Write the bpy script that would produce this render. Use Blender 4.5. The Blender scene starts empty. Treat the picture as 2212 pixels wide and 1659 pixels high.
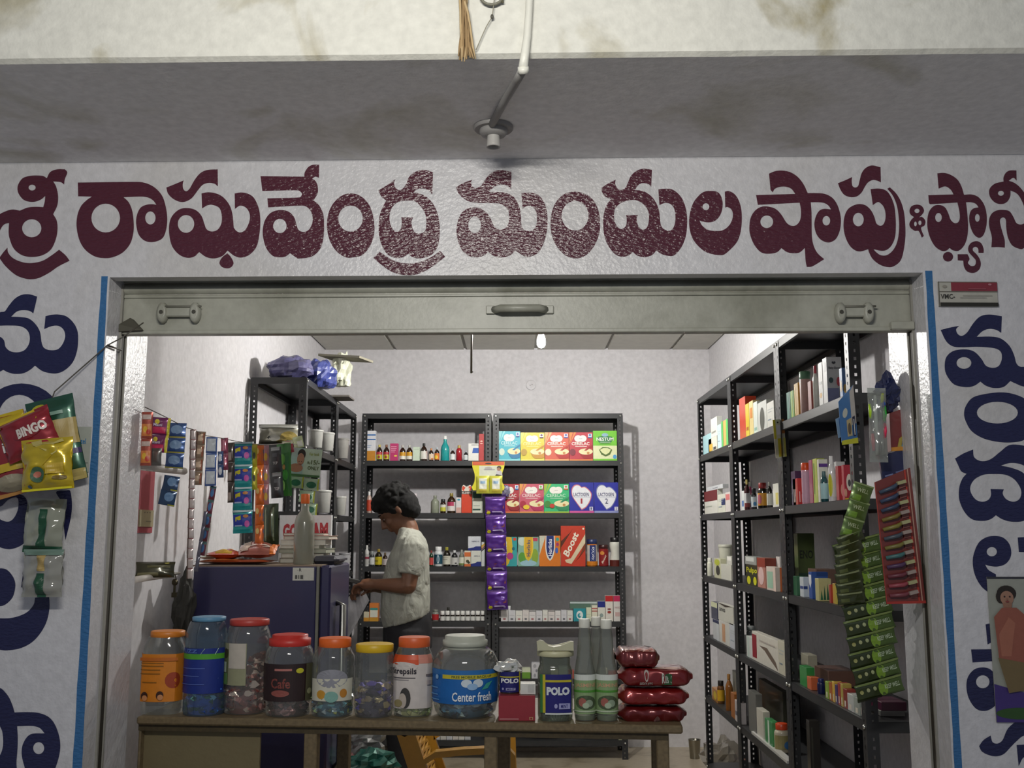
import bpy, bmesh, math, random
from mathutils import Vector, Matrix, noise
from mathutils.geometry import tessellate_polygon
R = random.Random(7)
SC = bpy.context.scene
COL = SC.collection
PI = math.pi
# ------------------------------------------------------------ camera
F = 2200.0
TILT = math.atan(323.5 / F)
YAW = math.atan(9 / (F / math.cos(TILT)))
EYE = Vector((0, 0, 1.42))
cd = bpy.data.cameras.new('camera'); cam = bpy.data.objects.new('camera', cd); COL.objects.link(cam)
cam.location = EYE; cam.rotation_euler = (PI / 2 + TILT, 0, YAW)
cd.sensor_width = 36; cd.lens = 36 * F / 2212; cd.clip_start = 0.05
SC.camera = cam
# ------------------------------------------------------------ world, lights, exposure
w = bpy.data.worlds.new('night'); SC.world = w; w.use_nodes = True
w.node_tree.nodes['Background'].inputs[0].default_value = (0.55, 0.6, 0.72, 1)
w.node_tree.nodes['Background'].inputs[1].default_value = 0.30
def area(name, loc, rot, sx, sy, power, col):
    l = bpy.data.lights.new(name, 'AREA'); l.shape = 'RECTANGLE'; l.size = sx; l.size_y = sy
    l.energy = power; l.color = col
    o = bpy.data.objects.new(name, l); COL.objects.link(o); o.location = loc; o.rotation_euler = rot
    return o
TUBE = (-0.22, 0.62, 2.47)
area('porch_tube_light', TUBE, (math.radians(88), 0, 0), 0.7, 0.05, 30.0, (1.0, 0.97, 0.9))
BULB_E = 2500.0
SC.view_settings.view_transform = 'Standard'
SC.view_settings.look = 'None'
SC.view_settings.exposure = 0.0
SC.view_settings.gamma = 1.0
SC.view_settings.use_curve_mapping = False
# ------------------------------------------------------------ pixel -> world helpers
CR = cam.rotation_euler.to_matrix()
def ray(x, y):
    return CR @ Vector(((x - 1106) / F, -(y - 829.5) / F, -1))
def P(x, y, Y):
    d = ray(x, y); return EYE + d * (Y / d.y)
def PX(x, y, X):
    d = ray(x, y); return EYE + d * (X / d.x)
def PZ(x, y, Z):
    d = ray(x, y); return EYE + d * ((Z - EYE.z) / d.z)
DF = 2.78
FM = Matrix.Translation((0, DF, 0)) @ Matrix.Rotation(math.radians(-1.1), 4, 'Z')
FI = FM.inverted()
def PF(x, y, v=0.0):
    o = FI @ EYE; d = FI.to_3x3() @ ray(x, y)
    q = o + d * ((v - o.y) / d.y); return q.x, q.z
# ------------------------------------------------------------ materials
MATS = {}
def lin(h):
    h = h.lstrip('#'); out = []
    for i in (0, 2, 4):
        c = int(h[i:i + 2], 16) / 255
        out.append(c / 12.92 if c <= 0.04045 else ((c + 0.055) / 1.055) ** 2.4)
    return out + [1]
def M(h, r=0.5, k=''):
    """k: '' plain, m metal, f foil, c clear coat, p plaster, s skin, g glossy paint on rough plaster, w wood"""
    key = (h, r, k)
    if key in MATS: return MATS[key]
    m = bpy.data.materials.new('m_' + h.strip('#') + k); m.use_nodes = True
    nt = m.node_tree; N = nt.nodes; L = nt.links; b = N['Principled BSDF']
    c = lin(h)
    nz = N.new('ShaderNodeTexNoise'); nz.inputs['Scale'].default_value = 14 if k in 'pg' and k else 60
    nz.inputs['Detail'].default_value = 4
    tc = N.new('ShaderNodeTexCoord'); L.new(tc.outputs['Object'], nz.inputs['Vector'])
    mx = N.new('ShaderNodeMix'); mx.data_type = 'RGBA'
    mx.inputs[6].default_value = [x * 0.88 for x in c[:3]] + [1]; mx.inputs[7].default_value = [min(1, x * 1.1) for x in c[:3]] + [1]
    L.new(nz.outputs['Fac'], mx.inputs[0]); L.new(mx.outputs[2], b.inputs['Base Color'])
    b.inputs['Roughness'].default_value = r
    if k == 'm': b.inputs['Metallic'].default_value = 1.0
    if k == 'f': b.inputs['Metallic'].default_value = 0.35; b.inputs['Coat Weight'].default_value = 0.8; b.inputs['Coat Roughness'].default_value = 0.08
    if k == 'c': b.inputs['Coat Weight'].default_value = 0.5; b.inputs['Coat Roughness'].default_value = 0.1
    if k == 's': b.inputs['Subsurface Weight'].default_value = 0.08; b.inputs['Subsurface Radius'].default_value = (0.02, 0.008, 0.004)
    if k in ('p', 'g', 'w', 'l'):
        n2 = N.new('ShaderNodeTexNoise'); n2.inputs['Detail'].default_value = 5
        mp = N.new('ShaderNodeMapping'); L.new(tc.outputs['Object'], mp.inputs['Vector']); L.new(mp.outputs[0], n2.inputs['Vector'])
        if k == 'g' or k == 'l': mp.inputs['Scale'].default_value = (0.5, 1, 1.3); n2.inputs['Scale'].default_value = 120; n2.inputs['Detail'].default_value = 2
        elif k == 'w': mp.inputs['Scale'].default_value = (1, 1, 1); n2.inputs['Scale'].default_value = 90; L.new(n2.outputs['Fac'], mx.inputs[0]); mx.inputs[6].default_value = [x * 0.45 for x in c[:3]] + [1]; mx.inputs[7].default_value = [min(1, x * 1.5) for x in c[:3]] + [1]
        else: n2.inputs['Scale'].default_value = 70
        bp = N.new('ShaderNodeBump'); bp.inputs['Strength'].default_value = {'p': 0.25, 'g': 0.7, 'w': 0.1, 'l': 0.85}[k]; bp.inputs['Distance'].default_value = 0.004
        L.new(n2.outputs['Fac'], bp.inputs['Height']); L.new(bp.outputs[0], b.inputs['Normal'])
    MATS[key] = m; return m
def CLEAR(h='#ffffff', tr=0.9, r=0.06, milky=0.0):
    key = ('clear', h, tr, r, milky)
    if key in MATS: return MATS[key]
    m = bpy.data.materials.new('m_clear' + h.strip('#')); m.use_nodes = True
    nt = m.node_tree; N = nt.nodes; L = nt.links; N.remove(N['Principled BSDF'])
    out = N['Material Output']
    t = N.new('ShaderNodeBsdfTransparent'); c = lin(h); t.inputs[0].default_value = [x * tr for x in c[:3]] + [1]
    g = N.new('ShaderNodeBsdfGlossy'); g.inputs['Roughness'].default_value = r; g.inputs[0].default_value = (0.95, 0.95, 0.95, 1)
    d = N.new('ShaderNodeBsdfDiffuse'); d.inputs[0].default_value = c
    lw = N.new('ShaderNodeLayerWeight'); lw.inputs[0].default_value = 0.25
    mr = N.new('ShaderNodeMapRange'); mr.inputs[3].default_value = 0.04; mr.inputs[4].default_value = 0.55
    L.new(lw.outputs['Facing'], mr.inputs[0])
    m0 = N.new('ShaderNodeMixShader'); m0.inputs[0].default_value = milky; L.new(t.outputs[0], m0.inputs[1]); L.new(d.outputs[0], m0.inputs[2])
    m1 = N.new('ShaderNodeMixShader'); L.new(mr.outputs[0], m1.inputs[0]); L.new(m0.outputs[0], m1.inputs[1]); L.new(g.outputs[0], m1.inputs[2])
    L.new(m1.outputs[0], out.inputs[0]); MATS[key] = m; return m
def mm(x):
    return M(x, 0.45) if isinstance(x, str) else x
# ------------------------------------------------------------ text glyph cache
TXT = {}
def text_geo(s, bold=0.012):
    key = (s, bold)
    if key in TXT: return TXT[key]
    cu = bpy.data.curves.new('t', 'FONT'); cu.body = s; cu.resolution_u = 2; cu.offset = bold
    ob = bpy.data.objects.new('t', cu); COL.objects.link(ob)
    dg = bpy.context.evaluated_depsgraph_get(); dg.update()
    me = bpy.data.meshes.new_from_object(ob.evaluated_get(dg))
    vs = [v.co.copy() for v in me.vertices]; fs = [tuple(p.vertices) for p in me.polygons]
    bpy.data.objects.remove(ob); bpy.data.curves.remove(cu); bpy.data.meshes.remove(me)
    x0 = min(v.x for v in vs); x1 = max(v.x for v in vs); y0 = min(v.y for v in vs); y1 = max(v.y for v in vs)
    TXT[key] = ([((v.x - x0) / (x1 - x0), (v.y - y0) / (y1 - y0)) for v in vs], fs); return TXT[key]
# ------------------------------------------------------------ mesh builder
class MB:
    def __init__(s): s.v = []; s.f = []; s.m = []; s.sm = []; s.mats = []
    def mi(s, mat):
        mat = mm(mat)
        if mat not in s.mats: s.mats.append(mat)
        return s.mats.index(mat)
    def add(s, vs, fs, mat, smooth=False, T=None):
        o = len(s.v); i = s.mi(mat)
        s.v += [tuple(T @ Vector(v)) if T else tuple(v) for v in vs]
        for f in fs: s.f.append(tuple(o + k for k in f)); s.m.append(i); s.sm.append(smooth)
    def box(s, x0, x1, y0, y1, z0, z1, mat, T=None, ch=0.0):
        if ch:
            bm = bmesh.new(); bmesh.ops.create_cube(bm, size=1)
            for v in bm.verts: v.co = Vector(((x0 + x1) / 2 + v.co.x * (x1 - x0), (y0 + y1) / 2 + v.co.y * (y1 - y0), (z0 + z1) / 2 + v.co.z * (z1 - z0)))
            bmesh.ops.bevel(bm, geom=list(bm.edges), offset=ch, segments=1, affect='EDGES')
            s.add([v.co.copy() for v in bm.verts], [[v.index for v in f.verts] for f in bm.faces], mat, T=T); bm.free(); return
        vs = [(x, y, z) for z in (z0, z1) for y in (y0, y1) for x in (x0, x1)]
        s.add(vs, [(0, 2, 3, 1), (4, 5, 7, 6), (0, 1, 5, 4), (1, 3, 7, 5), (3, 2, 6, 7), (2, 0, 4, 6)], mat, T=T)
    def lathe(s, prof, mat, c=(0, 0, 0), n=16, T=None, sq=0.0, caps=True):
        vs = []; fs = []
        for (r, z) in prof:
            for k in range(n):
                a = 2 * PI * k / n
                ca, sa = math.cos(a), math.sin(a)
                q = 1.0
                if sq: q = (1 - sq) + sq * min(1 / max(abs(ca), 1e-6), 1 / max(abs(sa), 1e-6))
                vs.append((c[0] + r * q * ca, c[1] + r * q * sa, c[2] + z))
        for j in range(len(prof) - 1):
            for k in range(n):
                a, b = j * n + k, j * n + (k + 1) % n
                fs.append((a, b, b + n, a + n))
        s.add(vs, fs, mat, True, T)
        if caps:
            s.add(vs[:n], [tuple(range(n))[::-1]], mat, False, T); s.add(vs[-n:], [tuple(range(n))], mat, False, T)
    def tube(s, pts, r, mat, n=8, cap=True):
        pts = [Vector(p) for p in pts]; rs = r if isinstance(r, (list, tuple)) else [r] * len(pts)
        vs = []; up = None
        for i, p in enumerate(pts):
            d = (pts[min(i + 1, len(pts) - 1)] - pts[max(i - 1, 0)]).normalized()
            if up is None: up = d.orthogonal().normalized()
            up = (up - d * up.dot(d)).normalized(); sd = d.cross(up)
            for k in range(n):
                a = 2 * PI * k / n; vs.append(p + (up * math.cos(a) + sd * math.sin(a)) * rs[i])
        fs = []
        for j in range(len(pts) - 1):
            for k in range(n):
                a, b = j * n + k, j * n + (k + 1) % n; fs.append((a, b, b + n, a + n))
        if cap: fs += [tuple(range(n))[::-1], tuple(len(vs) - n + k for k in range(n))]
        s.add(vs, fs, mat, True)
    def rings(s, rings, mat, cap=True):
        n = len(rings[0]); vs = [v for r in rings for v in r]; fs = []
        for j in range(len(rings) - 1):
            for k in range(n):
                a, b = j * n + k, j * n + (k + 1) % n; fs.append((a, b, b + n, a + n))
        if cap: fs += [tuple(range(n))[::-1], tuple(len(vs) - n + k for k in range(n))]
        s.add(vs, fs, mat, True)
    def ball(s, c, rx, ry, rz, mat, n=10, T=None):
        prof = []; c = Vector(c)
        vs = []; fs = []; m = max(4, n // 2)
        for j in range(m + 1):
            t = PI * j / m
            for k in range(n):
                a = 2 * PI * k / n; vs.append(c + Vector((rx * math.sin(t) * math.cos(a), ry * math.sin(t) * math.sin(a), -rz * math.cos(t))))
        for j in range(m):
            for k in range(n):
                a, b = j * n + k, j * n + (k + 1) % n
                if j == 0: fs.append((a, b + n, a + n))
                elif j == m - 1: fs.append((a, b, a + n))
                else: fs.append((a, b, b + n, a + n))
        s.add(vs, fs, mat, True, T)
    def poly(s, loops, mapf, mat):
        """filled flat polygon with holes; mapf(u,v)->Vector"""
        tri = tessellate_polygon([[Vector((a, b, 0)) for a, b in lp] for lp in loops])
        pts = [q for lp in loops for q in lp]
        fs = []
        for t in tri:
            a, b, c = (pts[i] for i in t)
            ar = (b[0] - a[0]) * (c[1] - a[1]) - (c[0] - a[0]) * (b[1] - a[1])
            fs.append(tuple(t) if ar > 0 else tuple(t)[::-1])
        s.add([mapf(a, b) for a, b in pts], fs, mat)
    def decals(s, G, specs, step=0.0004, off=0.0006, dens=(0, 0)):
        """G(u,v,off)->Vector ; specs drawn in order, each a little prouder"""
        for i, d in enumerate(specs):
            o = off + i * step; k = d[0]
            if k == 'r':
                _, u0, v0, u1, v1, mat = d[:6]; nx = d[6] if len(d) > 6 else 1; ny = d[7] if len(d) > 7 else 1
                nx = max(nx, math.ceil(abs(u1 - u0) * dens[0])); ny = max(ny, math.ceil(abs(v1 - v0) * dens[1]))
                vs = [G(u0 + (u1 - u0) * a / nx, v0 + (v1 - v0) * b / ny, o) for b in range(ny + 1) for a in range(nx + 1)]
                fs = [(b * (nx + 1) + a, b * (nx + 1) + a + 1, (b + 1) * (nx + 1) + a + 1, (b + 1) * (nx + 1) + a) for b in range(ny) for a in range(nx)]
                s.add(vs, fs, mat)
            elif k == 'e':
                _, cx, cy, rx, ry, mat = d[:6]; n = 18
                vs = [G(cx, cy, o)] + [G(cx + rx * q * math.cos(2 * PI * a / n), cy + ry * q * math.sin(2 * PI * a / n), o) for q in (0.5, 1) for a in range(n)]
                fs = [(0, 1 + a, 1 + (a + 1) % n) for a in range(n)] + [(1 + a, 1 + n + a, 1 + n + (a + 1) % n, 1 + (a + 1) % n) for a in range(n)]
                s.add(vs, fs, mat)
            elif k == 'p':
                s.poly([d[1]], lambda a, b: G(a, b, o), d[2])
            elif k == 't':
                _, st, u0, v0, u1, v1, mat = d[:7]; rot = d[7] if len(d) > 7 else 0
                vs, fs = text_geo(st, d[8] if len(d) > 8 else 0.02)
                if rot == 90: q = [(u0 + (1 - b) * (u1 - u0), v0 + a * (v1 - v0)) for a, b in vs]
                else: q = [(u0 + a * (u1 - u0), v0 + b * (v1 - v0)) for a, b in vs]
                s.add([G(a, b, o) for a, b in q], fs, mat)
            elif k == 'x':   # text on an arbitrary frame: origin, x-vector, y-vector in uv
                _, st, og, ux, uy, mat = d[:6]; vs, fs = text_geo(st, 0.03)
                s.add([G(og[0] + a * ux[0] + b * uy[0], og[1] + a * ux[1] + b * uy[1], o) for a, b in vs], fs, mat)
    def mesh(s, name):
        me = bpy.data.meshes.new(name); me.from_pydata(s.v, [], s.f)
        for m in s.mats: me.materials.append(m)
        me.polygons.foreach_set('material_index', s.m); me.polygons.foreach_set('use_smooth', s.sm)
        me.update(); return me
    def build(s, name, parent=None, mw=None):
        o = bpy.data.objects.new(name, s.mesh(name)); COL.objects.link(o)
        if parent: o.parent = parent
        if mw is not None: o.matrix_world = mw
        return o
def tag(o, label, cat, group=None, kind=None):
    if label: o['label'] = label
    if cat: o['category'] = cat
    if group: o['group'] = group
    if kind: o['kind'] = kind
    return o
def thing(name, label, cat, loc=(0, 0, 0), rz=0, group=None, rot=None):
    o = bpy.data.objects.new(name, None); COL.objects.link(o); o.empty_display_size = 0.05
    o.location = loc; o.rotation_euler = rot if rot else (0, 0, rz); tag(o, label, cat, group); return o
def struct(o, label=None):
    o['kind'] = 'structure'
    if label: o['label'] = label
    return o
def copy_tree(o, parent=None):
    c = o.copy(); COL.objects.link(c)
    if parent: c.parent = parent
    for ch in list(o.children): copy_tree(ch, c)
    return c
# ------------------------------------------------------------ traced outlines
def smooth_loop(txt, tr, n=5):
    """'x,y x,y! ...' ('!' = corner) -> Catmull-Rom polyline; tr maps crop coords to target coords"""
    P_ = []
    for t in txt.split():
        c = t.endswith('!'); a, b = t.rstrip('!').split(','); P_.append((float(a), float(b), c))
    out = []; m = len(P_)
    for i in range(m):
        p0, p1, p2, p3 = P_[i - 1], P_[i], P_[(i + 1) % m], P_[(i + 2) % m]
        t1 = ((p2[0] - p0[0]) / 2, (p2[1] - p0[1]) / 2) if not p1[2] else (p2[0] - p1[0], p2[1] - p1[1])
        t2 = ((p3[0] - p1[0]) / 2, (p3[1] - p1[1]) / 2) if not p2[2] else (p2[0] - p1[0], p2[1] - p1[1])
        dl = math.hypot(p2[0] - p1[0], p2[1] - p1[1])
        for t_ in (t1, t2): pass
        def cl(t_):
            l = math.hypot(*t_)
            return t_ if l <= dl * 1.2 or l == 0 else (t_[0] * dl * 1.2 / l, t_[1] * dl * 1.2 / l)
        t1 = cl(t1); t2 = cl(t2)
        for k in range(n):
            t = k / n; a = 2 * t**3 - 3 * t**2 + 1; b = t**3 - 2 * t**2 + t; c = -2 * t**3 + 3 * t**2; d = t**3 - t**2
            out.append(tr(a * p1[0] + b * t1[0] + c * p2[0] + d * t2[0], a * p1[1] + b * t1[1] + c * p2[1] + d * t2[1]))
    return out
def ell_loop(cx, cy, rx, ry, tr, n=28):
    return [tr(cx + rx * math.cos(2 * PI * k / n), cy + ry * math.sin(2 * PI * k / n)) for k in range(n)]
def glyph(name, crop, mat, shapes, v=-0.0008):
    """crop = (ox, oy, scale); shapes = list of (outer, [holes]); holes: string or (cx,cy,rx,ry)"""
    ox, oy, sc = crop
    tr = lambda x, y: PF(ox + x / sc, oy + y / sc)
    mb = MB()
    for outer, holes in shapes:
        lp = [smooth_loop(outer, tr) if isinstance(outer, str) else ell_loop(*outer, tr)]
        for h in holes: lp.append(smooth_loop(h, tr) if isinstance(h, str) else ell_loop(*h, tr))
        mb.poly(lp, lambda a, b: Vector((a, v, b)), mat)
    # face the street (-v): fix winding
    mb.f = [f for f in mb.f]
    o = mb.build(name); o.matrix_world = FM
    return o
# ------------------------------------------------------------ structure: facade
ZL = PF(1106, 594)[1]; ZS = PF(1106, 343)[1]
UL = PF(231, 700)[0]; UR = PF(2000, 700)[0]
TH = 0.30
wallpaint = M('#bdbcc2', 0.38, 'g'); 
def wall_mat(name, base, stain, sc=2.0, lo=0.52, hi=0.75, rough=0.6, bump=0.3):
    m = bpy.data.materials.new(name); m.use_nodes = True; nt = m.node_tree; N = nt.nodes; L = nt.links; b = N['Principled BSDF']
    tc = N.new('ShaderNodeTexCoord')
    def nz(s, d, dist=0.0):
        n = N.new('ShaderNodeTexNoise'); n.inputs['Scale'].default_value = s; n.inputs['Detail'].default_value = d; n.inputs['Distortion'].default_value = dist
        L.new(tc.outputs['Object'], n.inputs['Vector']); return n
    a = nz(sc, 6, 0.6); r = N.new('ShaderNodeMapRange'); r.inputs[1].default_value = lo; r.inputs[2].default_value = hi; L.new(a.outputs['Fac'], r.inputs[0])
    mx = N.new('ShaderNodeMix'); mx.data_type = 'RGBA'; mx.inputs[6].default_value = lin(base); mx.inputs[7].default_value = lin(stain); L.new(r.outputs[0], mx.inputs[0])
    c = nz(40, 4); mx2 = N.new('ShaderNodeMix'); mx2.data_type = 'RGBA'; mx2.blend_type = 'MULTIPLY'; mx2.inputs[0].default_value = 0.35
    L.new(mx.outputs[2], mx2.inputs[6]); L.new(c.outputs['Color'], mx2.inputs[7])
    hs = N.new('ShaderNodeHueSaturation'); hs.inputs['Saturation'].default_value = 0.0; L.new(c.outputs['Color'], hs.inputs['Color']); 
    br = N.new('ShaderNodeMapRange'); br.inputs[1].default_value = 0.3; br.inputs[2].default_value = 0.7; br.inputs[3].default_value = 0.86; br.inputs[4].default_value = 1.0; L.new(c.outputs['Fac'], br.inputs[0])
    L.new(br.outputs[0], mx2.inputs[7]); mx2.inputs[0].default_value = 1.0
    L.new(mx2.outputs[2], b.inputs['Base Color']); b.inputs['Roughness'].default_value = rough
    d = nz(90, 4); e = nz(9, 3); ad = N.new('ShaderNodeMath'); ad.operation = 'ADD'; L.new(d.outputs['Fac'], ad.inputs[0])
    mu = N.new('ShaderNodeMath'); mu.operation = 'MULTIPLY'; mu.inputs[1].default_value = 2.0; L.new(e.outputs['Fac'], mu.inputs[0]); L.new(mu.outputs[0], ad.inputs[1])
    bp = N.new('ShaderNodeBump'); bp.inputs['Strength'].default_value = bump; bp.inputs['Distance'].default_value = 0.004; L.new(ad.outputs[0], bp.inputs['Height']); L.new(bp.outputs[0], b.inputs['Normal'])
    return m
M_facade = wall_mat('m_facade', '#c9c8cb', '#b9b6b2', 1.6, 0.5, 0.8, 0.34, 0.5)
M_beam = wall_mat('m_beam', '#cdccc3', '#958c6c', 3.2, 0.57, 0.70, 0.7, 0.35)
M_room = wall_mat('m_room', '#dcdadd', '#d2cfd2', 1.0, 0.5, 0.8, 0.75, 0.04)
M_soffit = wall_mat('m_soffit', '#eceaea', '#bab59e', 2.4, 0.56, 0.76, 0.7, 0.5)
mb = MB()
for (a, b, c, d) in ((-2.6, UL, -0.25, 2.9), (UR, 2.6, -0.25, 2.9), (UL, UR, 0, 0)):
    if c: mb.box(a, b, 0, TH, c, d, M_facade)
mb.box(UL, UR, 0, 0.045, ZL, 2.9, M_facade); mb.box(UL, UR, 0.16, TH, ZL, 2.9, M_facade); mb.box(UL, UR, 0.045, 0.16, ZL + 0.32, 2.9, M_facade)
o = mb.build('wall_front', mw=FM); struct(o, 'pale lavender painted shop front wall around the opening')
# beam with a ragged lower lip
q = FI.to_3x3() @ ray(1106, 122); oo = FI @ EYE; kk = (ZS - oo.z) / q.z; VB = (oo + q * kk).y
mb = MB(); n = 160
xs = [-2.6 + 5.2 * i / n for i in range(n + 1)]
prof = []
for i, x in enumerate(xs):
    j = 0.004 * noise.noise(Vector((x * 9, 0, 0))) + (0.006 * max(0, noise.noise(Vector((x * 24, 3, 0)))) if abs(x) < 1.1 else 0)
    j *= 0.3
    prof.append([(x, -0.002, ZS), (x, VB + 0.012, ZS + j * 0.5), (x, VB + j, ZS + 0.008 + j), (x, VB, ZS + 0.03), (x, VB, 3.6), (x, 0.0, 3.6)])
vs = [p for r in prof for p in r]; mb.add(vs, [(i * 6 + k, i * 6 + k + 1, (i + 1) * 6 + k + 1, (i + 1) * 6 + k) for i in range(n) for k in range(1, 5)], M_beam)
mb.add(vs, [(i * 6, i * 6 + 1, (i + 1) * 6 + 1, (i + 1) * 6) for i in range(n)], M_soffit)
o = mb.build('ceiling_beam', mw=FM); struct(o, 'deep porch beam with damp stained white front face and grey underside')
# painted blue border stripes
blue = M('#2d6394', 0.6, 'l')
mb = MB(); NS = 24
def stripe(xa0, xa1, xb0, xb1, y0):
    pts = []
    for i in range(NS + 1):
        t = i / NS; y = y0 + (1659 + 60 - y0) * t; tt = (y - 600) / 1059; w1 = 0.8 * math.sin(i * 1.9)
        pts.append((PF(xa0 + (xa1 - xa0) * tt + w1, y), PF(xb0 + (xb1 - xb0) * tt - w1 * 0.6, y)))
    vs = []; fs = []
    for a, b in pts: vs += [(a[0], -0.0007, a[1]), (b[0], -0.0007, b[1])]
    for i in range(NS): fs.append((2 * i, 2 * i + 2, 2 * i + 3, 2 * i + 1))
    return vs, fs
vs, fs = stripe(219, 157, 233, 177, 597); mb.add(vs, fs, blue)
o = mb.build('trim_1', mw=FM); struct(o, 'blue painted border stripe on the left edge of the opening')
mb = MB(); vs, fs = stripe(1999, 2062, 2014.5, 2078, 585); mb.add(vs, fs, blue)
o = mb.build('trim_2', mw=FM); struct(o, 'blue painted border stripe on the right edge of the opening')
# ------------------------------------------------------------ structure: room
XL, XR, YB, ZC = -1.361, 1.37, 7.136, 2.716
YI = DF + TH
mb = MB(); mb.box(XL - 0.12, XR + 0.12, YB, YB + 0.12, -0.1, ZC + 0.3, M_room); struct(mb.build('wall_back'), 'plain white back wall of the shop')
mb = MB(); mb.box(XL - 0.12, XL, YI - 0.06, YB, -0.1, ZC + 0.3, M_room); struct(mb.build('wall_left'), 'white side wall on the left of the shop')
mb = MB(); mb.box(XR, XR + 0.12, YI - 0.06, YB, -0.1, ZC + 0.3, M_room); struct(mb.build('wall_right'), 'white side wall on the right of the shop')
M_floor = wall_mat('m_floor', '#b9ad98', '#8d8068', 5.0, 0.5, 0.7, 0.35, 0.1)
mb = MB(); mb.box(XL, XR, YI - 0.3, YB, -0.1, 0, M_floor); fl = mb.build('floor'); struct(fl, 'worn cream stone floor of the shop')
mb = MB(); mb.box(-4, 4, -3, DF, -0.35, -0.25, M('#cfcabf', 0.8, 'p')); struct(mb.build('floor_porch'), 'grey cement porch floor')
mb = MB(); mb.box(XL, XR, YI - 0.05, YB, ZC + 0.012, ZC + 0.15, M('#9a9890', 0.8, 'p')); ce = mb.build('ceiling'); struct(ce, 'board ceiling in square panels')
# ceiling panels with recessed joints
py0 = YI; k = 0
edges = [PX_ for PX_ in (XL, P(856, 752, 6.5).x, P(1010, 752, 6.5).x, P(1300, 752, 6.5).x, P(1455, 752, 6.5).x, XR)]
edges = [XL, -0.86, -0.36, 0.14, 0.64, 1.10, XR]
ys = [YI, 3.9, 4.5, 5.1, 5.7, 6.3, YB]
pm = M('#bdbbb2', 0.7, 'p')
for i in range(len(edges) - 1):
    for j in range(len(ys) - 1):
        mb = MB(); mb.box(edges[i] + 0.012, edges[i + 1] - 0.012, ys[j] + 0.004, ys[j + 1] - 0.004, ZC, ZC + 0.014, pm)
        p = mb.build('ceiling_panel', ce)
        if j: mb
# ------------------------------------------------------------ shutter
VS = 0.10
M_steel = wall_mat('m_shutter', '#a3a397', '#848476', 4.0, 0.5, 0.75, 0.4, 0.12)
sh = thing('roller_shutter', 'grey painted steel roller shutter rolled up at the top of the opening', 'shutter'); sh.matrix_world = FM
def child(mb, name, par): return mb.build(name, par)
zt = PF(1106, 632, VS)[1]; zb = PF(1106, 719, VS)[1]
mb = MB(); mb.box(UL + 0.004, UR - 0.004, VS, VS + 0.004, zb + 0.012, zt, M_steel)
for (za, zc) in ((zb, zb + 0.012), (zt - 0.012, zt - 0.004)): mb.box(UL + 0.004, UR - 0.004, VS - 0.006, VS + 0.03, za, zc, M_steel, ch=0.002)
mb.build('bottom_rail', sh)
z = zt + 0.001
for i in range(5):
    mb = MB(); pr = [(0, 0), (-0.010, 0.006), (-0.013, 0.014), (-0.010, 0.022), (0.0, 0.028), (0.004, 0.033)]
    vs = [(u, VS + a, z + b) for u in (UL, UR) for a, b in pr]; mb.add(vs, [(k, k + 6, k + 7, k + 1) for k in range(5)], M_steel, True)
    mb.build('slat', sh); z += 0.034
mb = MB(); mb.box(UL + .002, UR - .002, 0.047, 0.158, ZL + 0.17, ZL + 0.3, M('#2c2c28')); mb.build('slot_shade_block', sh)  # dark block added up inside the slot so the recess reads shaded
zc = (zt + zb) / 2
def ux(px, y=676): return PF(px, y, VS)[0]
mb = MB(); a, b = ux(1050), ux(1196); zh = PF(1106, 670, VS)[1]
for (c, d) in ((a, a + 0.026), (b - 0.026, b)): mb.box(c, d, VS - 0.009, VS, zh - 0.012, zh + 0.012, M_steel, ch=0.002)
mb.tube([(a + 0.024, VS - 0.006, zh), (a + 0.042, VS - 0.034, zh - 0.002), (b - 0.042, VS - 0.034, zh - 0.002), (b - 0.024, VS - 0.006, zh)], 0.011, M_steel, 8)
mb.build('lift_handle', sh)
for (p0, p1, lab) in ((355, 425, 'left'), (1812, 1872, 'right')):
    mb = MB(); zz = PF(p0, 678, VS)[1]
    for px in (p0, p1):
        u = ux(px); T = Matrix.Translation((u, VS - 0.002, zz)) @ Matrix.Rotation(PI / 2, 4, 'X')
        mb.lathe([(0.019, 0.0), (0.021, 0.004), (0.019, 0.022), (0.012, 0.024)], M_steel, T=T @ Matrix.Diagonal((0.75, 1.5, 1, 1)), n=14)
        mb.lathe([(0.006, 0.022), (0.006, 0.026)], M('#3a382f'), T=T, n=8)
    mb.box(ux(p0), ux(p1), VS - 0.020, VS - 0.008, zz - 0.012, zz + 0.016, M_steel, ch=0.003)
    mb.tube([(ux(p0), VS - 0.022, zz + 0.017), (ux(p1) + 0.02, VS - 0.022, zz + 0.017)], 0.003, M('#6b6a60'), 6)
    mb.build('slide_bolt', sh)
for s, u in ((1, UL), (-1, UR)):
    mb = MB()
    for (v0, v1, c) in ((0.085, 0.093, '#8a8880'), (0.093, 0.125, '#2a251b'), (0.125, 0.131, '#8a8880')):
        mb.box(min(u, u + s * (0.006 if c[1] != '2' else 0.002)), max(u, u + s * (0.006 if c[1] != '2' else 0.002)), v0, v1, -0.2, ZL, M(c, 0.7))
    mb.build('guide_channel', sh)
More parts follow.
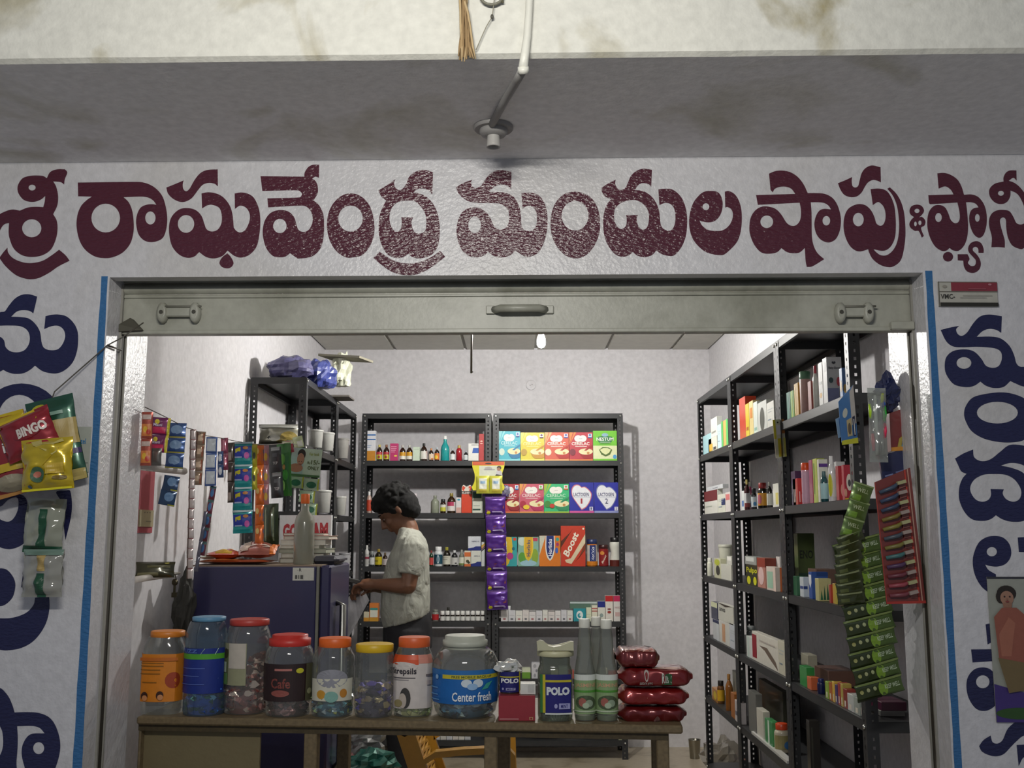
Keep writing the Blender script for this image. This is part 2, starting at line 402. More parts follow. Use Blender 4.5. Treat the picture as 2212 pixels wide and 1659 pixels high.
# corner stop blocks
mb = MB(); a = PF(240, 695, VS)[0]; b = PF(285, 690, VS)[0]; c = PF(313, 720, VS)[0]
zz = PF(262, 700, VS)[1]
mb.add([(UL, VS - 0.02, zz - 0.005), (PF(290, 692, VS)[0], VS - 0.03, zz + 0.012), (PF(312, 722, VS)[0], VS - 0.02, zz - 0.022), (UL, VS - 0.02, zz - 0.026),
        (UL, VS, zz - 0.005), (PF(290, 692, VS)[0], VS, zz + 0.012), (PF(312, 722, VS)[0], VS, zz - 0.022), (UL, VS, zz - 0.026)],
       [(0, 3, 2, 1), (4, 5, 6, 7), (0, 1, 5, 4), (1, 2, 6, 5), (2, 3, 7, 6)], M('#4d4b40', 0.7)); mb.build('stop_block', sh)
mb = MB(); zz = PF(1945, 706, VS)[1]; mb.box(PF(1920, 706, VS)[0], UR - 0.001, VS - 0.025, VS, zz - 0.012, zz + 0.012, M_steel, ch=0.003); mb.build('stop_block', sh)
# ------------------------------------------------------------ painted Telugu signs
mar = M('#4d2230', 0.24, 'l'); nav = M('#1f2146', 0.28, 'l')
GL = [
 ((0, 340, 3.95), [("575,130 555,185 548,232! 520,212 455,205! 480,250 497,330 490,410 455,485! 485,540 492,610 480,690 440,780 370,832 280,850 190,835 120,780 85,700 75,640 78,560! 45,568 20,590 -5,640 -15,700 0,755! -60,775 -110,700 -90,590 -20,500 50,460 110,445 170,455! 240,428 310,422 370,425! 382,380 387,330! 350,360 300,378 250,378 200,360 160,310 150,260 165,215 200,175 260,158 320,155 370,160 400,178! 430,125 490,102 555,102!", [(275, 258, 30, 25), (272, 605, 82, 77)]),
   ("65,770! 30,810 -5,858! 50,930 130,1000 200,1030 260,1040 330,1030 420,985 500,930 595,882! 560,835 505,788! 450,830 370,880 290,900 220,900 150,880 100,850 70,810", [])]),
 ((0, 340, 3.95), [("665,215! 1180,210 1260,225 1330,265 1385,330 1415,420 1428,520 1420,610 1395,680 1350,712 1285,723 1225,705 1180,650 1162,560 1170,490 1200,430 1250,405 1300,400 1335,405! 1310,370 1270,345 1210,335 1055,340! 1100,385 1130,460 1142,560 1138,650 1110,740 1050,810 970,850 895,860 810,845 730,790 680,710 655,600 660,500 690,420 735,370 785,335! 668,332!", [(903, 518, 122, 123), (1284, 517, 44, 56)])]),
 ((0, 340, 3.95), [("1420,258! 1490,230 1568,197! 1560,230 1565,270 1590,290 1620,265 1660,195 1710,135 1770,108 1858,102! 1860,248! 1830,225 1780,218 1730,235 1690,280 1640,345 1590,375 1540,380 1480,355 1435,310", []),
   ("1720,308! 1780,298 1850,310 1910,345 1960,410 1985,490 1995,600! 2020,630 2060,640 2100,610 2130,540 2130,480 2100,430 2050,412 2005,440! 2003,308! 2060,300 2120,312 2170,350 2210,440 2222,540 2215,650 2190,760 2130,830 2060,855 2000,840 1942,795! 1900,840 1830,862 1760,850 1700,808! 1660,845 1600,857 1530,830 1470,760 1445,660 1445,570 1470,500 1530,445 1600,433 1670,450 1720,500 1745,570 1765,615 1810,633 1860,615 1890,560 1892,490 1870,430 1810,405 1770,410 1725,435!", [(1588, 568, 70, 76)]),
   ("1940,818! 1970,850 1993,900 1975,935 1940,947 1895,935 1873,900 1895,855", [])]),
 ((540, 340, 5.027), [("115,205! 590,210! 595,165 630,110 680,82 752,80! 750,222! 710,210 675,232! 710,255 735,310 735,390 690,468! 750,520 795,610 805,720 800,860 770,980 700,1060 620,1090 520,1100! 470,1065 435,1040! 390,1075 330,1085 250,1070 180,990 145,880 140,780 165,680 230,600 330,572 420,590 480,650 505,730 530,790 585,810 640,785 675,720 680,650 655,575 600,530 520,525 198,543! 190,445! 540,435 562,410 560,385 520,358 135,365!", [(325, 745, 73, 78)])]),
 ((540, 340, 5.027), [("1095,392 1180,410 1260,470 1320,570 1350,720 1345,850 1300,970 1220,1060 1130,1085 1040,1085 940,1020 870,910 838,780 840,670 870,560 930,470 1010,410", [(1092, 665, 133, 142)])]),
 ((540, 340, 5.027), [("1395,360! 1490,300 1580,237! 1565,280 1580,330 1620,355 1665,335 1700,280 1730,210 1800,155 1890,135 1988,162! 1980,405! 1940,360 1880,338 1820,345 1775,380! 1850,395 1930,440 2000,520 2045,640 2062,790 2050,920 2010,1020 1940,1075 1840,1098 1770,1085 1718,1048! 1660,1085 1580,1092 1490,1050 1430,950 1400,830 1400,700 1420,590 1480,468! 1430,430", ["1700,470 1790,478 1860,540 1905,620 1915,700 1905,790 1860,825 1800,820 1765,770 1755,700 1772,652! 1640,652! 1650,700 1640,770 1610,805 1570,800 1530,740 1515,650 1535,560 1600,490"]),
   ("1410,1025! 1340,1092! 1420,1160 1500,1220 1600,1265 1720,1280 1830,1265 1960,1200 2120,1080! 2065,1012! 1990,1070 1880,1125 1760,1152 1640,1145 1540,1110 1460,1060", [])]),
 ((960, 340, 5.925), [("148,385! 240,330 355,288! 340,320 360,375 410,392 470,360 520,290 580,215 660,172 740,165 858,185! 855,405! 810,365 740,348 660,365 560,443! 680,445 790,455 880,500 940,590 975,700 985,860 1010,920 1060,940 1120,938 1170,880 1185,780 1170,690 1120,630 1060,620 1000,660! 985,458! 1080,452 1170,465 1250,530 1300,640 1320,780 1310,950 1270,1100 1200,1220 1100,1270 1020,1265 905,1190! 860,1240 780,1275 690,1280 620,1255 560,1210! 500,1260 400,1280 300,1255 220,1180 170,1060 155,930 180,790 240,690 330,645 430,645 520,690 580,760 620,850 660,905 730,925 790,895 825,820 825,720 790,640 700,592 600,585 450,582 330,570 240,520 180,460", [(387, 865, 82, 105)])]),
 ((960, 340, 5.925), [("1690,440 1790,465 1890,530 1960,650 1990,790 1985,960 1930,1110 1840,1230 1740,1285 1640,1290 1530,1240 1430,1130 1375,1000 1358,850 1375,700 1430,570 1520,480 1600,448", [(1672, 747, 172, 190)])]),
 ((1280, 340, 5.925), [("115,390! 200,335 295,287! 290,340 320,400 370,418 420,390 455,320 490,240 560,175 650,145 760,160! 750,380! 720,345 650,330 590,350 540,418! 640,430 730,480 800,560 850,680 870,850 900,910 960,937 1010,930 1050,860 1060,760 1045,660 1000,600 930,583 855,610! 842,410! 930,402 1020,412 1110,480 1170,580 1205,720 1210,860 1190,1020 1130,1160 1040,1255 940,1255 870,1230 815,1190! 760,1250 660,1278 570,1255 515,1210! 460,1255 380,1272 290,1240 200,1130 150,1000 135,850 145,720 180,610 238,535! 160,500 120,440", ["500,545 590,560 670,620 715,700 720,800 700,890 650,927 600,900 568,830 565,770 580,738! 430,738! 437,800 425,880 370,918 320,890 285,820 275,730 300,640 380,575"])]),
 ((1280, 340, 5.925), [("1500,430 1590,440 1640,490 1665,580 1655,680 1620,760 1560,815 1480,832 1400,820 1368,808! 1400,870 1470,925 1560,942 1660,935 1740,880 1785,800 1795,720 1770,660 1720,635 1698,645! 1692,440! 1740,432 1810,465 1870,550 1905,680 1908,850 1880,1010 1820,1120 1690,1240 1620,1250 1540,1240 1430,1200 1320,1100 1260,990 1235,850 1245,720 1290,580 1370,480 1430,440", [(1450, 632, 43, 45)])]),
 ((1600, 340, 5.821), [("355,205! 440,172 540,168 630,190 720,250 790,340 842,450! 950,450 1050,458 1140,500 1200,570 1240,670 1260,790 1245,920 1200,1020 1140,1062 1080,1068 1000,1030 945,950 925,840 945,740 990,670 1050,648 1135,655! 1100,605 1050,575 980,565 880,565! 890,700 895,1000 920,1120 970,1210 1050,1280! 900,1370 830,1378! 815,1300 805,1140! 740,1195 660,1205 580,1190 512,1142! 450,1195 340,1212 250,1190 170,1100 120,980 108,880 125,760 180,670 260,622 350,620 440,650 510,720 570,815 620,855 680,860 730,820 755,750 755,650 740,570! 215,597! 192,475! 685,460! 640,400 580,372 500,370 430,395 402,440! 375,410!", [(327, 810, 80, 79), (1076, 797, 48, 60)])]),
 ((1600, 340, 5.821), [("1222,325! 1310,290 1400,248! 1395,300 1405,360 1440,380 1475,360 1495,290 1520,200 1570,135 1650,102 1757,125! 1762,315! 1720,295 1660,285 1600,315 1560,370 1520,440 1460,490 1380,500 1300,470 1250,400", []),
   ("1632,400! 1740,393 1830,420 1890,500 1930,610 1945,730 1950,860 1940,1000 1900,1100 1840,1160 1770,1175 1670,1155! 1700,1190 1760,1230 1840,1228 1920,1160 1970,1050 1990,900 1985,750 1960,600 1910,480 1842,395! 1875,378! 1950,450 2010,550 2050,680 2068,850 2068,1020 2040,1210 2000,1310 1920,1370 1850,1380 1750,1350 1660,1280 1615,1200 1602,1155! 1510,1182 1440,1170 1370,1110 1315,1000 1292,870 1305,740 1350,650 1430,600 1510,588 1580,610 1640,670 1680,750 1705,830 1750,860 1790,845 1815,790 1820,710 1800,630 1760,580 1720,563 1660,600!", [(1478, 782, 68, 85)])]),
 ((1932, 340, 5.925), [("290,605 350,625 378,680 355,730 310,772! 350,762 395,810 385,870 340,905 375,1005! 350,1028! 310,945 260,940 205,900 190,850 215,800 250,765! 205,730 192,680 220,625", [(288, 685, 32, 28), (268, 852, 17, 30), (325, 838, 20, 30)])]),
 ((1932, 340, 5.925), [("548,205! 640,200 730,230 810,290 860,380 890,480! 980,475 1060,500 1120,560 1160,640 1182,760 1175,880 1140,990 1085,1030 1020,990 975,900 955,790 970,700 1010,655 1075,640! 1040,595 980,575 915,575! 930,700 942,880 930,1020 890,1130 820,1195 750,1190 705,1160! 660,1195 600,1195 520,1140 460,1040 425,920 420,800 445,690 510,620 590,612 650,645 690,720 720,800 770,842 815,830 835,780 830,690 805,578! 700,585 490,598! 445,590 432,485! 755,475! 720,415 650,372 565,400!", [(563, 770, 42, 58), (1060, 775, 30, 50)]),
   ((685, 1272, 65, 62), []),
   ("808,1240! 935,1240! 960,1300 940,1350 980,1390 1030,1380 1040,1320 1000,1270 950,1210 945,1150 980,1095 1050,1072 1110,1100 1140,1170 1140,1222! 1075,1222! 1070,1170 1040,1145 1005,1160 1005,1195 1050,1240 1090,1300 1105,1370 1080,1440 1010,1480 930,1460 890,1400 880,1322! 810,1318!", [])]),
 ((1932, 340, 5.925), [("1470,170 1560,168! 1563,298! 1520,262 1462,300! 1540,330 1620,400 1700,520 1740,680 1745,850 1720,1050 1650,1165 1580,1165 1500,1120 1450,1020 1430,900 1425,800 1390,768 1350,800 1360,880 1385,970 1410,1060 1412,1155! 1330,1148 1240,1150! 1245,1020 1215,900 1210,800 1245,720 1310,680 1390,672 1470,690 1520,760 1560,840 1620,860 1670,830 1680,740 1655,620 1610,520 1560,460 1485,425! 1480,500 1440,570 1370,598 1290,580 1230,520 1210,450 1225,390 1290,335 1395,310! 1395,260 1420,205", [(1362, 460, 38, 32)])]),
]
BL = [
 ((0, 600, 5.529), [("445,225! 430,300 400,425! 350,395 270,388 200,405 135,465! 250,470 350,490 430,560 480,650 500,780 530,840 600,865 690,855 750,790 780,700 760,620 700,575 620,578 530,612! 545,460! 620,442 710,440 800,465 880,540 925,630 935,740 920,880 870,1010 780,1100 690,1140 590,1138 500,1110 420,1050! 360,1100 280,1140 180,1148 100,1130 40,1100! 0,1120 -150,1140 -300,1060 -330,900 -280,740 -120,680 0,705 50,750 70,830 130,880 220,890 300,860 350,780 355,690 320,620 240,578 100,570 -100,570 -200,520 -260,440! -150,400 -80,380! -40,430 10,410 60,400 110,330 180,250 260,205 350,198", [(-100, 860, 60, 70)])]),
 ((0, 820, 3.95), [((185, 325, 335, 292), [(165, 330, 180, 200)])]),
 ((0, 820, 3.95), [("560,945! 600,950 615,1060 605,1180 560,1370! 545,1250 525,1050 480,960", []), ("200,990 240,1150 245,1260 210,1390 100,1445 0,1430 -200,1350 -250,1150 -200,1000 -50,980", ["0,1085 20,1075 80,1020 150,1010 155,1100 120,1180 70,1212 0,1190 -40,1130"])]),
 ((0, 1200, 3.614), [("0,100 60,115 110,180 120,250 90,340 0,395 -120,330 -140,220 -80,120", []), ("275,330! 385,310! 385,430 350,550 270,660 170,720 60,740 0,735 -200,700 -200,480 0,490 100,485 200,450 260,390", []), ("185,110! 240,210! 165,250!", [])]),
 ((0, 1200, 3.614), [("0,1035 60,1090 95,1160 115,1225! 200,1222 300,1228 380,1260 430,1320 465,1420 470,1520 440,1640 400,1700 230,1720 190,1640 170,1540 185,1460 240,1395 350,1388! 310,1345 250,1330 135,1332! 140,1450 130,1600 110,1720 -100,1720 -50,1600 0,1560 25,1480 20,1380 0,1330! -200,1330 -200,1230 -20,1230! -40,1100", [(303, 1503, 43, 47)])]),
 ((1960, 580, 3.95), [("283,525! 360,505 440,490! 415,520 430,560 465,575 510,545 560,470 620,410 700,393 805,408! 800,550! 760,525 700,515 640,535 590,583! 720,582 800,600 870,660 910,740 930,810 970,840 1100,840 1150,1000 1000,1008 920,980 878,960! 820,1010 740,1020 670,1000 622,965! 570,1000 500,1012 400,990 340,920 318,850 330,760 390,705 490,690 570,710 630,770 670,830 730,848 780,830 805,770 795,710 740,680 600,668 480,672 390,665 330,620", [(482, 806, 63, 50)])]),
 ((1960, 580, 3.95), [("800,1057 900,1070 1000,1110 1080,1180 1120,1280 1090,1380 1000,1460 900,1483 780,1480 650,1450 550,1390 500,1310 483,1240 500,1170 560,1100 680,1068", [(767, 1230, 175, 93)])]),
 ((1960, 980, 4.738), [("487,50! 570,0 672,-43! 680,30 730,70 800,75 870,45 950,-20 1050,-90 1200,-80 1300,-40! 1250,150! 1150,105 1050,95 955,122! 1080,150 1194,205 1300,350 1290,520 1250,640 1180,690 1060,695 970,670 905,630! 850,670 770,688 660,670 580,590 530,470 530,350 560,260 605,205! 550,180 515,110", ["880,208 1000,215 1090,260 1150,340 1165,410 1140,470 1080,492 1010,465 975,410 985,365! 850,362! 855,420 830,470 770,492 700,470 650,400 645,330 690,260 780,215"])]),
 ((1960, 980, 4.738), [("900,842 980,860 1040,920 1062,1000 1050,1070 1000,1130 920,1155 850,1150 795,1135! 830,1190 905,1235! 915,1463! 830,1420 750,1350 690,1240 668,1120 680,1020 730,910 810,855", [(863, 1003, 52, 48)]), ("1128,858! 1250,850! 1250,1010! 1140,1005!", [])]),
 ((1960, 1300, 4.623), [("780,225! 860,208 920,215! 930,380! 850,400 800,425!", []), ("635,475! 945,472! 948,585! 650,605!", []), ("740,655 820,670 880,730 920,790 970,805 1100,830 1300,850! 1300,1090! 1100,1085 1000,1065 950,1030 905,990! 860,1050 780,1088 690,1070 620,980 590,870 600,760 660,680", [(752, 798, 67, 65)])]),
 ((1960, 1300, 4.623), [("715,1440! 760,1380 830,1335! 850,1400 900,1415 950,1380 1000,1270 1080,1200 1165,1175 1300,1150! 1300,1330! 1165,1335 1090,1390 1030,1450 960,1520 880,1542 800,1525 740,1490", []), ("1090,1430! 1250,1420! 1250,1600! 1165,1550 1110,1640!", [])]),
]
sg = thing('painted_sign', 'long maroon Telugu lettering painted across the lintel wall', 'sign')
for i, (cr, sp) in enumerate(GL):
    o = glyph('letter', cr, mar, sp); o.parent = sg
def subsign(lab, idx):
    t = thing('painted_sign', lab, 'sign')
    for i in idx: o = glyph('letter', BL[i][0], nav, BL[i][1]); o.parent = t
subsign('navy Telugu letters painted down the wall left of the opening', range(0, 5))
subsign('navy Telugu letters painted down the wall right of the opening', range(5, 11))
# ------------------------------------------------------------ slotted angle racks
M_rack = M('#2f3032', 0.45)
def flange(mb, Wd, H, ax):
    """perforated strip, ax 0 -> along +x, 1 -> along +y"""
    pitch = 0.0262; n = int(H / pitch); hh = 0.0052; c = Wd * 0.55
    for lay, off in ((0, 0.0), (1, 0.0018)):
        vs = []; fs = []
        for i in range(n):
            z0 = i * pitch; z1 = z0 + pitch; zm = (z0 + z1) / 2; o = len(vs); hw = 0.0045 if i % 2 else 0.0032
            P2 = [(0, z0), (Wd, z0), (Wd, z1), (0, z1), (c - hw, zm - hh), (c + hw, zm - hh), (c + hw, zm + hh), (c - hw, zm + hh)]
            vs += [(a, off, b) if ax == 0 else (off, a, b) for a, b in P2]
            q = [(0, 1, 5, 4), (1, 2, 6, 5), (2, 3, 7, 6), (3, 0, 4, 7)]
            fs += [tuple(o + k for k in f) for f in q]
        mb.add(vs, fs, M_rack)
POSTM = {}
def post_mesh(H):
    if H not in POSTM:
        mb = MB(); flange(mb, 0.038, H, 0); flange(mb, 0.038, H, 1)
        POSTM[H] = mb.mesh('post')
    return POSTM[H]
mbb = MB(); mbb.lathe([(0.007, 0), (0.007, 0.003), (0.004, 0.005)], M('#c9c9c4', 0.3, 'm'), n=8, T=Matrix.Rotation(PI / 2, 4, 'X')); BOLT = mbb.mesh('bolt')
TRAY = {}
def rack(name, label, loc, rz, W, D, levels, H=2.222):
    t = thing(name, label, 'rack', loc, rz, 'slotted angle racks along the walls')
    for (x, y, r) in ((0, 0, 0), (W, 0, PI / 2), (W, D, PI), (0, D, -PI / 2)):
        o = bpy.data.objects.new('post', post_mesh(H)); COL.objects.link(o); o.parent = t; o.location = (x, y, 0); o.rotation_euler = (0, 0, r)
    k = (W, D)
    if k not in TRAY:
        mb = MB(); e = 0.002; lp = 0.033
        mb.box(e, W - e, e, D - e, -0.0015, 0, M_rack)
        for (a, b, c, d) in ((e, W - e, e, e + .0015), (e, W - e, D - e - .0015, D - e), (e, e + .0015, e, D - e), (W - e - .0015, W - e, e, D - e)): mb.box(a, b, c, d, -lp, 0, M_rack)
        for (c, d) in ((e, e + 0.012), (D - e - 0.012, D - e)): mb.box(e, W - e, c, d, -lp, -lp + 0.0015, M_rack)
        TRAY[k] = mb.mesh('shelf')
    for z in levels:
        o = bpy.data.objects.new('shelf', TRAY[k]); COL.objects.link(o); o.parent = t; o.location = (0, 0, z)
        for x in (0.018, W - 0.018):
            b = bpy.data.objects.new('bolt', BOLT); COL.objects.link(b); b.parent = t; b.location = (x, -0.0005, z - 0.017)
    return t
YBF = 6.75
LB = [P(1200, y, YBF).z for y in (893, 995, 1108, 1224, 1343, 1467, 1600)]
LS = [2.205, 1.867, 1.530, 1.183, 0.850, 0.515, 0.150]
XB = [P(780, 1000, YBF).x, P(1061, 1000, YBF).x, P(1065, 1000, YBF).x, P(1347, 1000, YBF).x]
rack('storage_rack', 'dark steel rack on the back wall behind the man', (XB[0], YBF, 0), 0, XB[1] - XB[0], 0.30, LB, LB[0] + 0.004)
rack('storage_rack', 'dark steel rack on the back wall holding cereal cartons', (XB[2], YBF, 0), 0, XB[3] - XB[2], 0.30, LB, LB[0] + 0.004)
rack('storage_rack', 'nearer steel rack on the left wall with the blue bags on top', (-1.06, 5.10, 0), PI / 2, 0.90, 0.285, LS)
rack('storage_rack', 'farther steel rack on the left wall beside the back rack', (-1.06, 6.005, 0), PI / 2, 0.72, 0.285, LS)
rack('storage_rack', 'farthest steel rack on the right wall', (1.07, 5.975, 0), -PI / 2, 0.895, 0.285, LS)
rack('storage_rack', 'middle steel rack on the right wall', (1.07, 5.078, 0), -PI / 2, 0.94, 0.285, LS)
rack('storage_rack', 'nearest steel rack on the right wall beside the entrance', (1.07, 4.135, 0), -PI / 2, 0.90, 0.285, LS)
# ------------------------------------------------------------ generic goods
def Gbox(w, h, y=0.0, x0=None):
    x0 = -w / 2 if x0 is None else x0
    return lambda u, v, o: Vector((x0 + u * w, y - o, v * h))
def carton(name, label, cat, w, d, h, col, dec=(), loc=(0, 0, 0), rz=0, group=None, side=None, k='c', decx=()):
    mb = MB(); m = M(col, 0.45, k); mb.box(-w / 2, w / 2, 0, d, 0, h, m, ch=0.0008)
    if side: mb.decals(lambda u, v, o: Vector((-w / 2 - o, d * (1 - u), v * h)), [('r', 0.01, 0.01, 0.99, 0.99, side)])
    # top flap seam
    mb.box(-w / 2 + 0.001, w / 2 - 0.001, d * 0.48, d * 0.52, h, h + 0.0006, m)
    if dec: mb.decals(Gbox(w, h), dec)
    if decx: mb.decals(lambda u, v, o: Vector((-w / 2 - o, d * (1 - u), v * h)), decx)
    o = mb.build(name); o.location = loc; o.rotation_euler = (0, 0, rz); return tag(o, label, cat, group)
SH = {
 'syrup': ([(0.96, 0), (1, 0.02), (1, 0.60), (0.9, 0.68), (0.55, 0.78), (0.36, 0.82), (0.36, 0.88)], (0.42, 0.84, 1.0), (0.10, 0.55)),
 'pill': ([(0.95, 0), (1, 0.02), (1, 0.66), (0.92, 0.74), (0.7, 0.78), (0.7, 0.82)], (0.78, 0.78, 1.0), (0.12, 0.6)),
 'mouth': ([(0.9, 0), (1, 0.03), (0.96, 0.25), (1, 0.45), (0.9, 0.56), (0.5, 0.70), (0.36, 0.76), (0.36, 0.88)], (0.42, 0.87, 1.0), (0.1, 0.4)),
 'shampoo': ([(0.9, 0), (1, 0.02), (1, 0.55), (0.96, 0.7), (0.6, 0.8), (0.45, 0.83)], (0.5, 0.81, 1.0), (0.1, 0.6)),
 'can': ([(0.97, 0), (1, 0.015), (1, 0.80), (0.98, 0.82)], (1.0, 0.82, 1.0), (0.04, 0.78)),
 'tub': ([(0.84, 0), (0.86, 0.01), (1, 0.9), (1.0, 0.92)], (1.05, 0.90, 1.0), (0.2, 0.7)),
 'vial': ([(0.95, 0), (1, 0.02), (1, 0.52), (0.8, 0.6), (0.8, 0.66)], (0.95, 0.62, 1.0), (0.05, 0.48)),
 'hour': ([(0.9, 0), (1, 0.03), (0.98, 0.25), (0.78, 0.48), (0.98, 0.68), (1, 0.80), (0.85, 0.84)], (0.85, 0.84, 1.0), (0.0, 0.22)),
}
def bottle(name, label, cat, shape, r, h, body, cap, lab=None, dec=(), loc=(0, 0, 0), group=None, n=14, liquid=None):
    prof, (cr, c0, c1), (l0, l1) = SH[shape]
    t = thing(name, label, cat, loc, 0, group)
    mb = MB(); bm_ = M(body, 0.12, 'c') if isinstance(body, str) else body
    mb.lathe([(a * r, z * h) for a, z in prof], bm_, n=n); mb.build('body', t)
    if cap:
        mb = MB(); mb.lathe([(cr * r * 0.98, c0 * h), (cr * r, c0 * h + 0.001), (cr * r, c1 * h - 0.002), (cr * r * 0.9, c1 * h)], M(cap, 0.35) if isinstance(cap, str) else cap, n=n); mb.build('cap', t)
    if lab:
        mb = MB(); rr = lambda f: r * 1.012 + 0.0004
        G = lambda u, v, o: Vector((math.sin((u - 0.5) * 2.6) * (r * 1.015 + 0.0004 + o), -math.cos((u - 0.5) * 2.6) * (r * 1.015 + 0.0004 + o), h * (l0 + v * (l1 - l0))))
        mb.decals(G, [('r', 0, 0, 1, 1, lab, 10, 1)] + list(dec), dens=(10, 1)); mb.build('label', t)
    return t
# --- goods on the back racks: px0, px1, ytop, level
def place_b(px0, px1, yt, lev, z=None, Yf=YBF + 0.02):
    zb = (LB[lev] if z is None else z) + 0.0006
    x0 = P(px0, yt, Yf).x; x1 = P(px1, yt, Yf).x
    return (x0 + x1) / 2, x1 - x0, P(px0, yt, Yf).z - zb, zb
def bbox(name, label, px0, px1, yt, lev, col, dec=(), cat='box', group=None, z=None, d=0.06, Yf=YBF + 0.02, side=None):
    x, w_, h, zb = place_b(px0, px1, yt, lev, z, Yf); return carton(name, label, cat, w_ - 0.001, d, h, col, dec, (x, Yf, zb), 0, group, side)
def bbot(name, label, px0, px1, yt, lev, shape, body, cap, lab=None, dec=(), cat='bottle', group=None, Yf=YBF + 0.025):
    x, w_, h, zb = place_b(px0, px1, yt, lev, None, Yf); return bottle(name, label, cat, shape, w_ / 2 - 0.0006, h, body, cap, lab, dec, (x, Yf + w_ / 2, zb), group)
amber = '#2a150a'
T1 = 'top goods shelf, back left rack'
bbox('medicine_box', 'tall white carton with orange base and blue bands, ' + T1, 790, 812, 930.5, 1, '#e8e9ee', [('r', 0, 0, 1, .33, '#c98a2e'), ('r', 0, .84, 1, .88, '#2f6fb5'), ('r', 0, .69, 1, .73, '#2f6fb5'), ('r', .1, .5, .6, .52, '#8fa8cc'), ('r', .1, .44, .5, .46, '#8fa8cc')])
for a, b, l, c in ((812.5, 825.5, 'leftmost', '#c9b850'), (827.5, 840.8, 'second', '#8a5a40')):
    bbot('syrup_bottle', l + ' of the two dark syrup bottles with red and yellow labels', a, b, 960, 1, 'syrup', amber, c, '#c8c02c', [('r', 0, .62, 1, 1, '#b5323c'), ('e', .5, .3, .16, .2, '#a03a2e')])
bbox('medicine_box', 'bright pink carton between syrup bottles ' + T1, 842.7, 860.4, 958, 1, '#c0336f', [('r', .12, .8, .8, .83, '#f1c3d4'), ('r', .12, .7, .8, .73, '#f1c3d4'), ('r', .12, .6, .7, .63, '#f1c3d4'), ('r', .12, .5, .6, .52, '#f1c3d4'), ('e', .7, .28, .2, .05, '#e8c95a')])
for a, b, l in ((862.6, 876, 'left'), (877.2, 891, 'right')):
    bbot('syrup_bottle', l + ' one of two amber bottles with yellow over white labels', a, b, 961, 1, 'syrup', amber, '#b9b9b2', '#e6e3d6', [('r', 0, .48, 1, 1, '#d39a1c')])
bbox('medicine_box', 'plain pale green carton ' + T1, 892, 906.8, 965.5, 1, '#cfdfc9', [('r', .1, .8, .9, .82, '#9db29a')])
bbot('syrup_bottle', 'tall dark bottle with black cap and white red label', 907.7, 922.6, 957, 1, 'syrup', amber, '#1b1b1b', '#dedbd4', [('p', [(.62, 0), (1, 0), (1, 1), (.8, 1)], '#b3423e')])
bbot('syrup_bottle', 'small amber bottle with orange cap and peach label', 926, 936.5, 968, 1, 'syrup', amber, '#c98244', '#e5cdb4', [('r', .5, 0, .9, .3, '#c97a3c')])
bbot('syrup_bottle', 'small amber bottle with silver cap and orange picture label', 938, 949, 966, 1, 'syrup', amber, '#b9c4cc', '#d9792c', [('e', .4, .4, .25, .3, '#e8c832')])
bbot('mouthwash_bottle', 'large clear bottle of teal mouthwash with white cap', 951, 971, 941, 1, 'mouth', M('#1f9a9c', .1, 'c'), '#e9e9e6', None)
bbot('syrup_bottle', 'small dark bottle with silver cap beside teal mouthwash', 972, 983, 968.6, 1, 'syrup', amber, '#b0b4b6', '#dfe3e2')
bbot('syrup_bottle', 'round red bottle with gold cap ' + T1, 984.5, 998, 961.5, 1, 'shampoo', '#a51c28', '#b8a058', None)
bbot('syrup_bottle', 'smallest dark bottle with white label beside blue and white carton', 1001.5, 1011, 973, 1, 'syrup', '#14161c', '#9aa0a8', '#cfd6d8')
bbox('medicine_box', 'white carton with a blue square, second from right ' + T1, 1011.5, 1034, 958, 1, '#e4e4df', [('p', [(.38, .44), (1, .44), (1, .74), (.48, .74)], '#2458b0'), ('r', .3, .9, 1, .93, '#40403e')])
bbox('medicine_box', 'slim red carton against the right post ' + T1, 1034.6, 1045.6, 937, 1, '#b52a28', [('e', .5, .72, .25, .03, '#e8b9a8'), ('e', .5, .64, .3, .02, '#e8b9a8')])
T2 = 'second shelf, back left rack'
bbot('spray_bottle', 'clear peach bottle with white cap and orange base', 791.4, 802.6, 1061.5, 2, 'shampoo', M('#c9aba0', .2, 'c'), '#eeeeee', '#c0452c')
bbot('lotion_bottle', 'bright pink lotion bottle behind the man', 889, 903.5, 1065.8, 2, 'shampoo', M('#d8488e', .2, 'c'), '#e9dfe4', None)
bbot('glass_bottle', 'frosted grey green glass bottle ' + T2, 929.7, 948.5, 1070, 2, 'syrup', M('#8f9584', .25, 'c'), '#8b8f80', None)
bbot('pill_bottle', 'small dark bottle with black cap and yellow label', 950.5, 963, 1078, 2, 'pill', amber, '#222324', '#c8c64a', [('r', 0, .6, 1, 1, '#d8d8cc')])
bbot('syrup_bottle', 'large brown bottle with gold cap and pink topped label', 965.4, 984, 1065, 2, 'syrup', '#33200c', '#8f8138', '#dcd6d2', [('r', .1, .55, .75, 1, '#b83b5e')])
bbox('medicine_box', 'narrow white and peach carton ' + T2, 985.3, 996.6, 1074.5, 2, '#ddd8d6', [('r', 0, 0, 1, .35, '#cfa79c'), ('e', .5, .85, .3, .06, '#3f9ab0')])
bx = bbox('medicine_box', 'orange carton with a cloud shaped header reading 25', 997, 1019.6, 1061, 2, '#d9431f', [('r', 0, .86, 1, 1, '#3a2a26'), ('t', 'ELDERS', .06, .88, .94, .97, '#e8dcd2')])
mb = MB(); w_ = 0.068; h0 = P(1008, 1061, YBF).z - LB[2]
cl = smooth_loop("0.02,0! 0.98,0! 1.0,0.35 0.95,0.75 0.8,1.0 0.62,0.8 0.5,0.72 0.38,0.8 0.2,1.0 0.05,0.75 0,0.35", lambda a, b: ((a - .5) * w_, h0 + b * 0.042), 3)
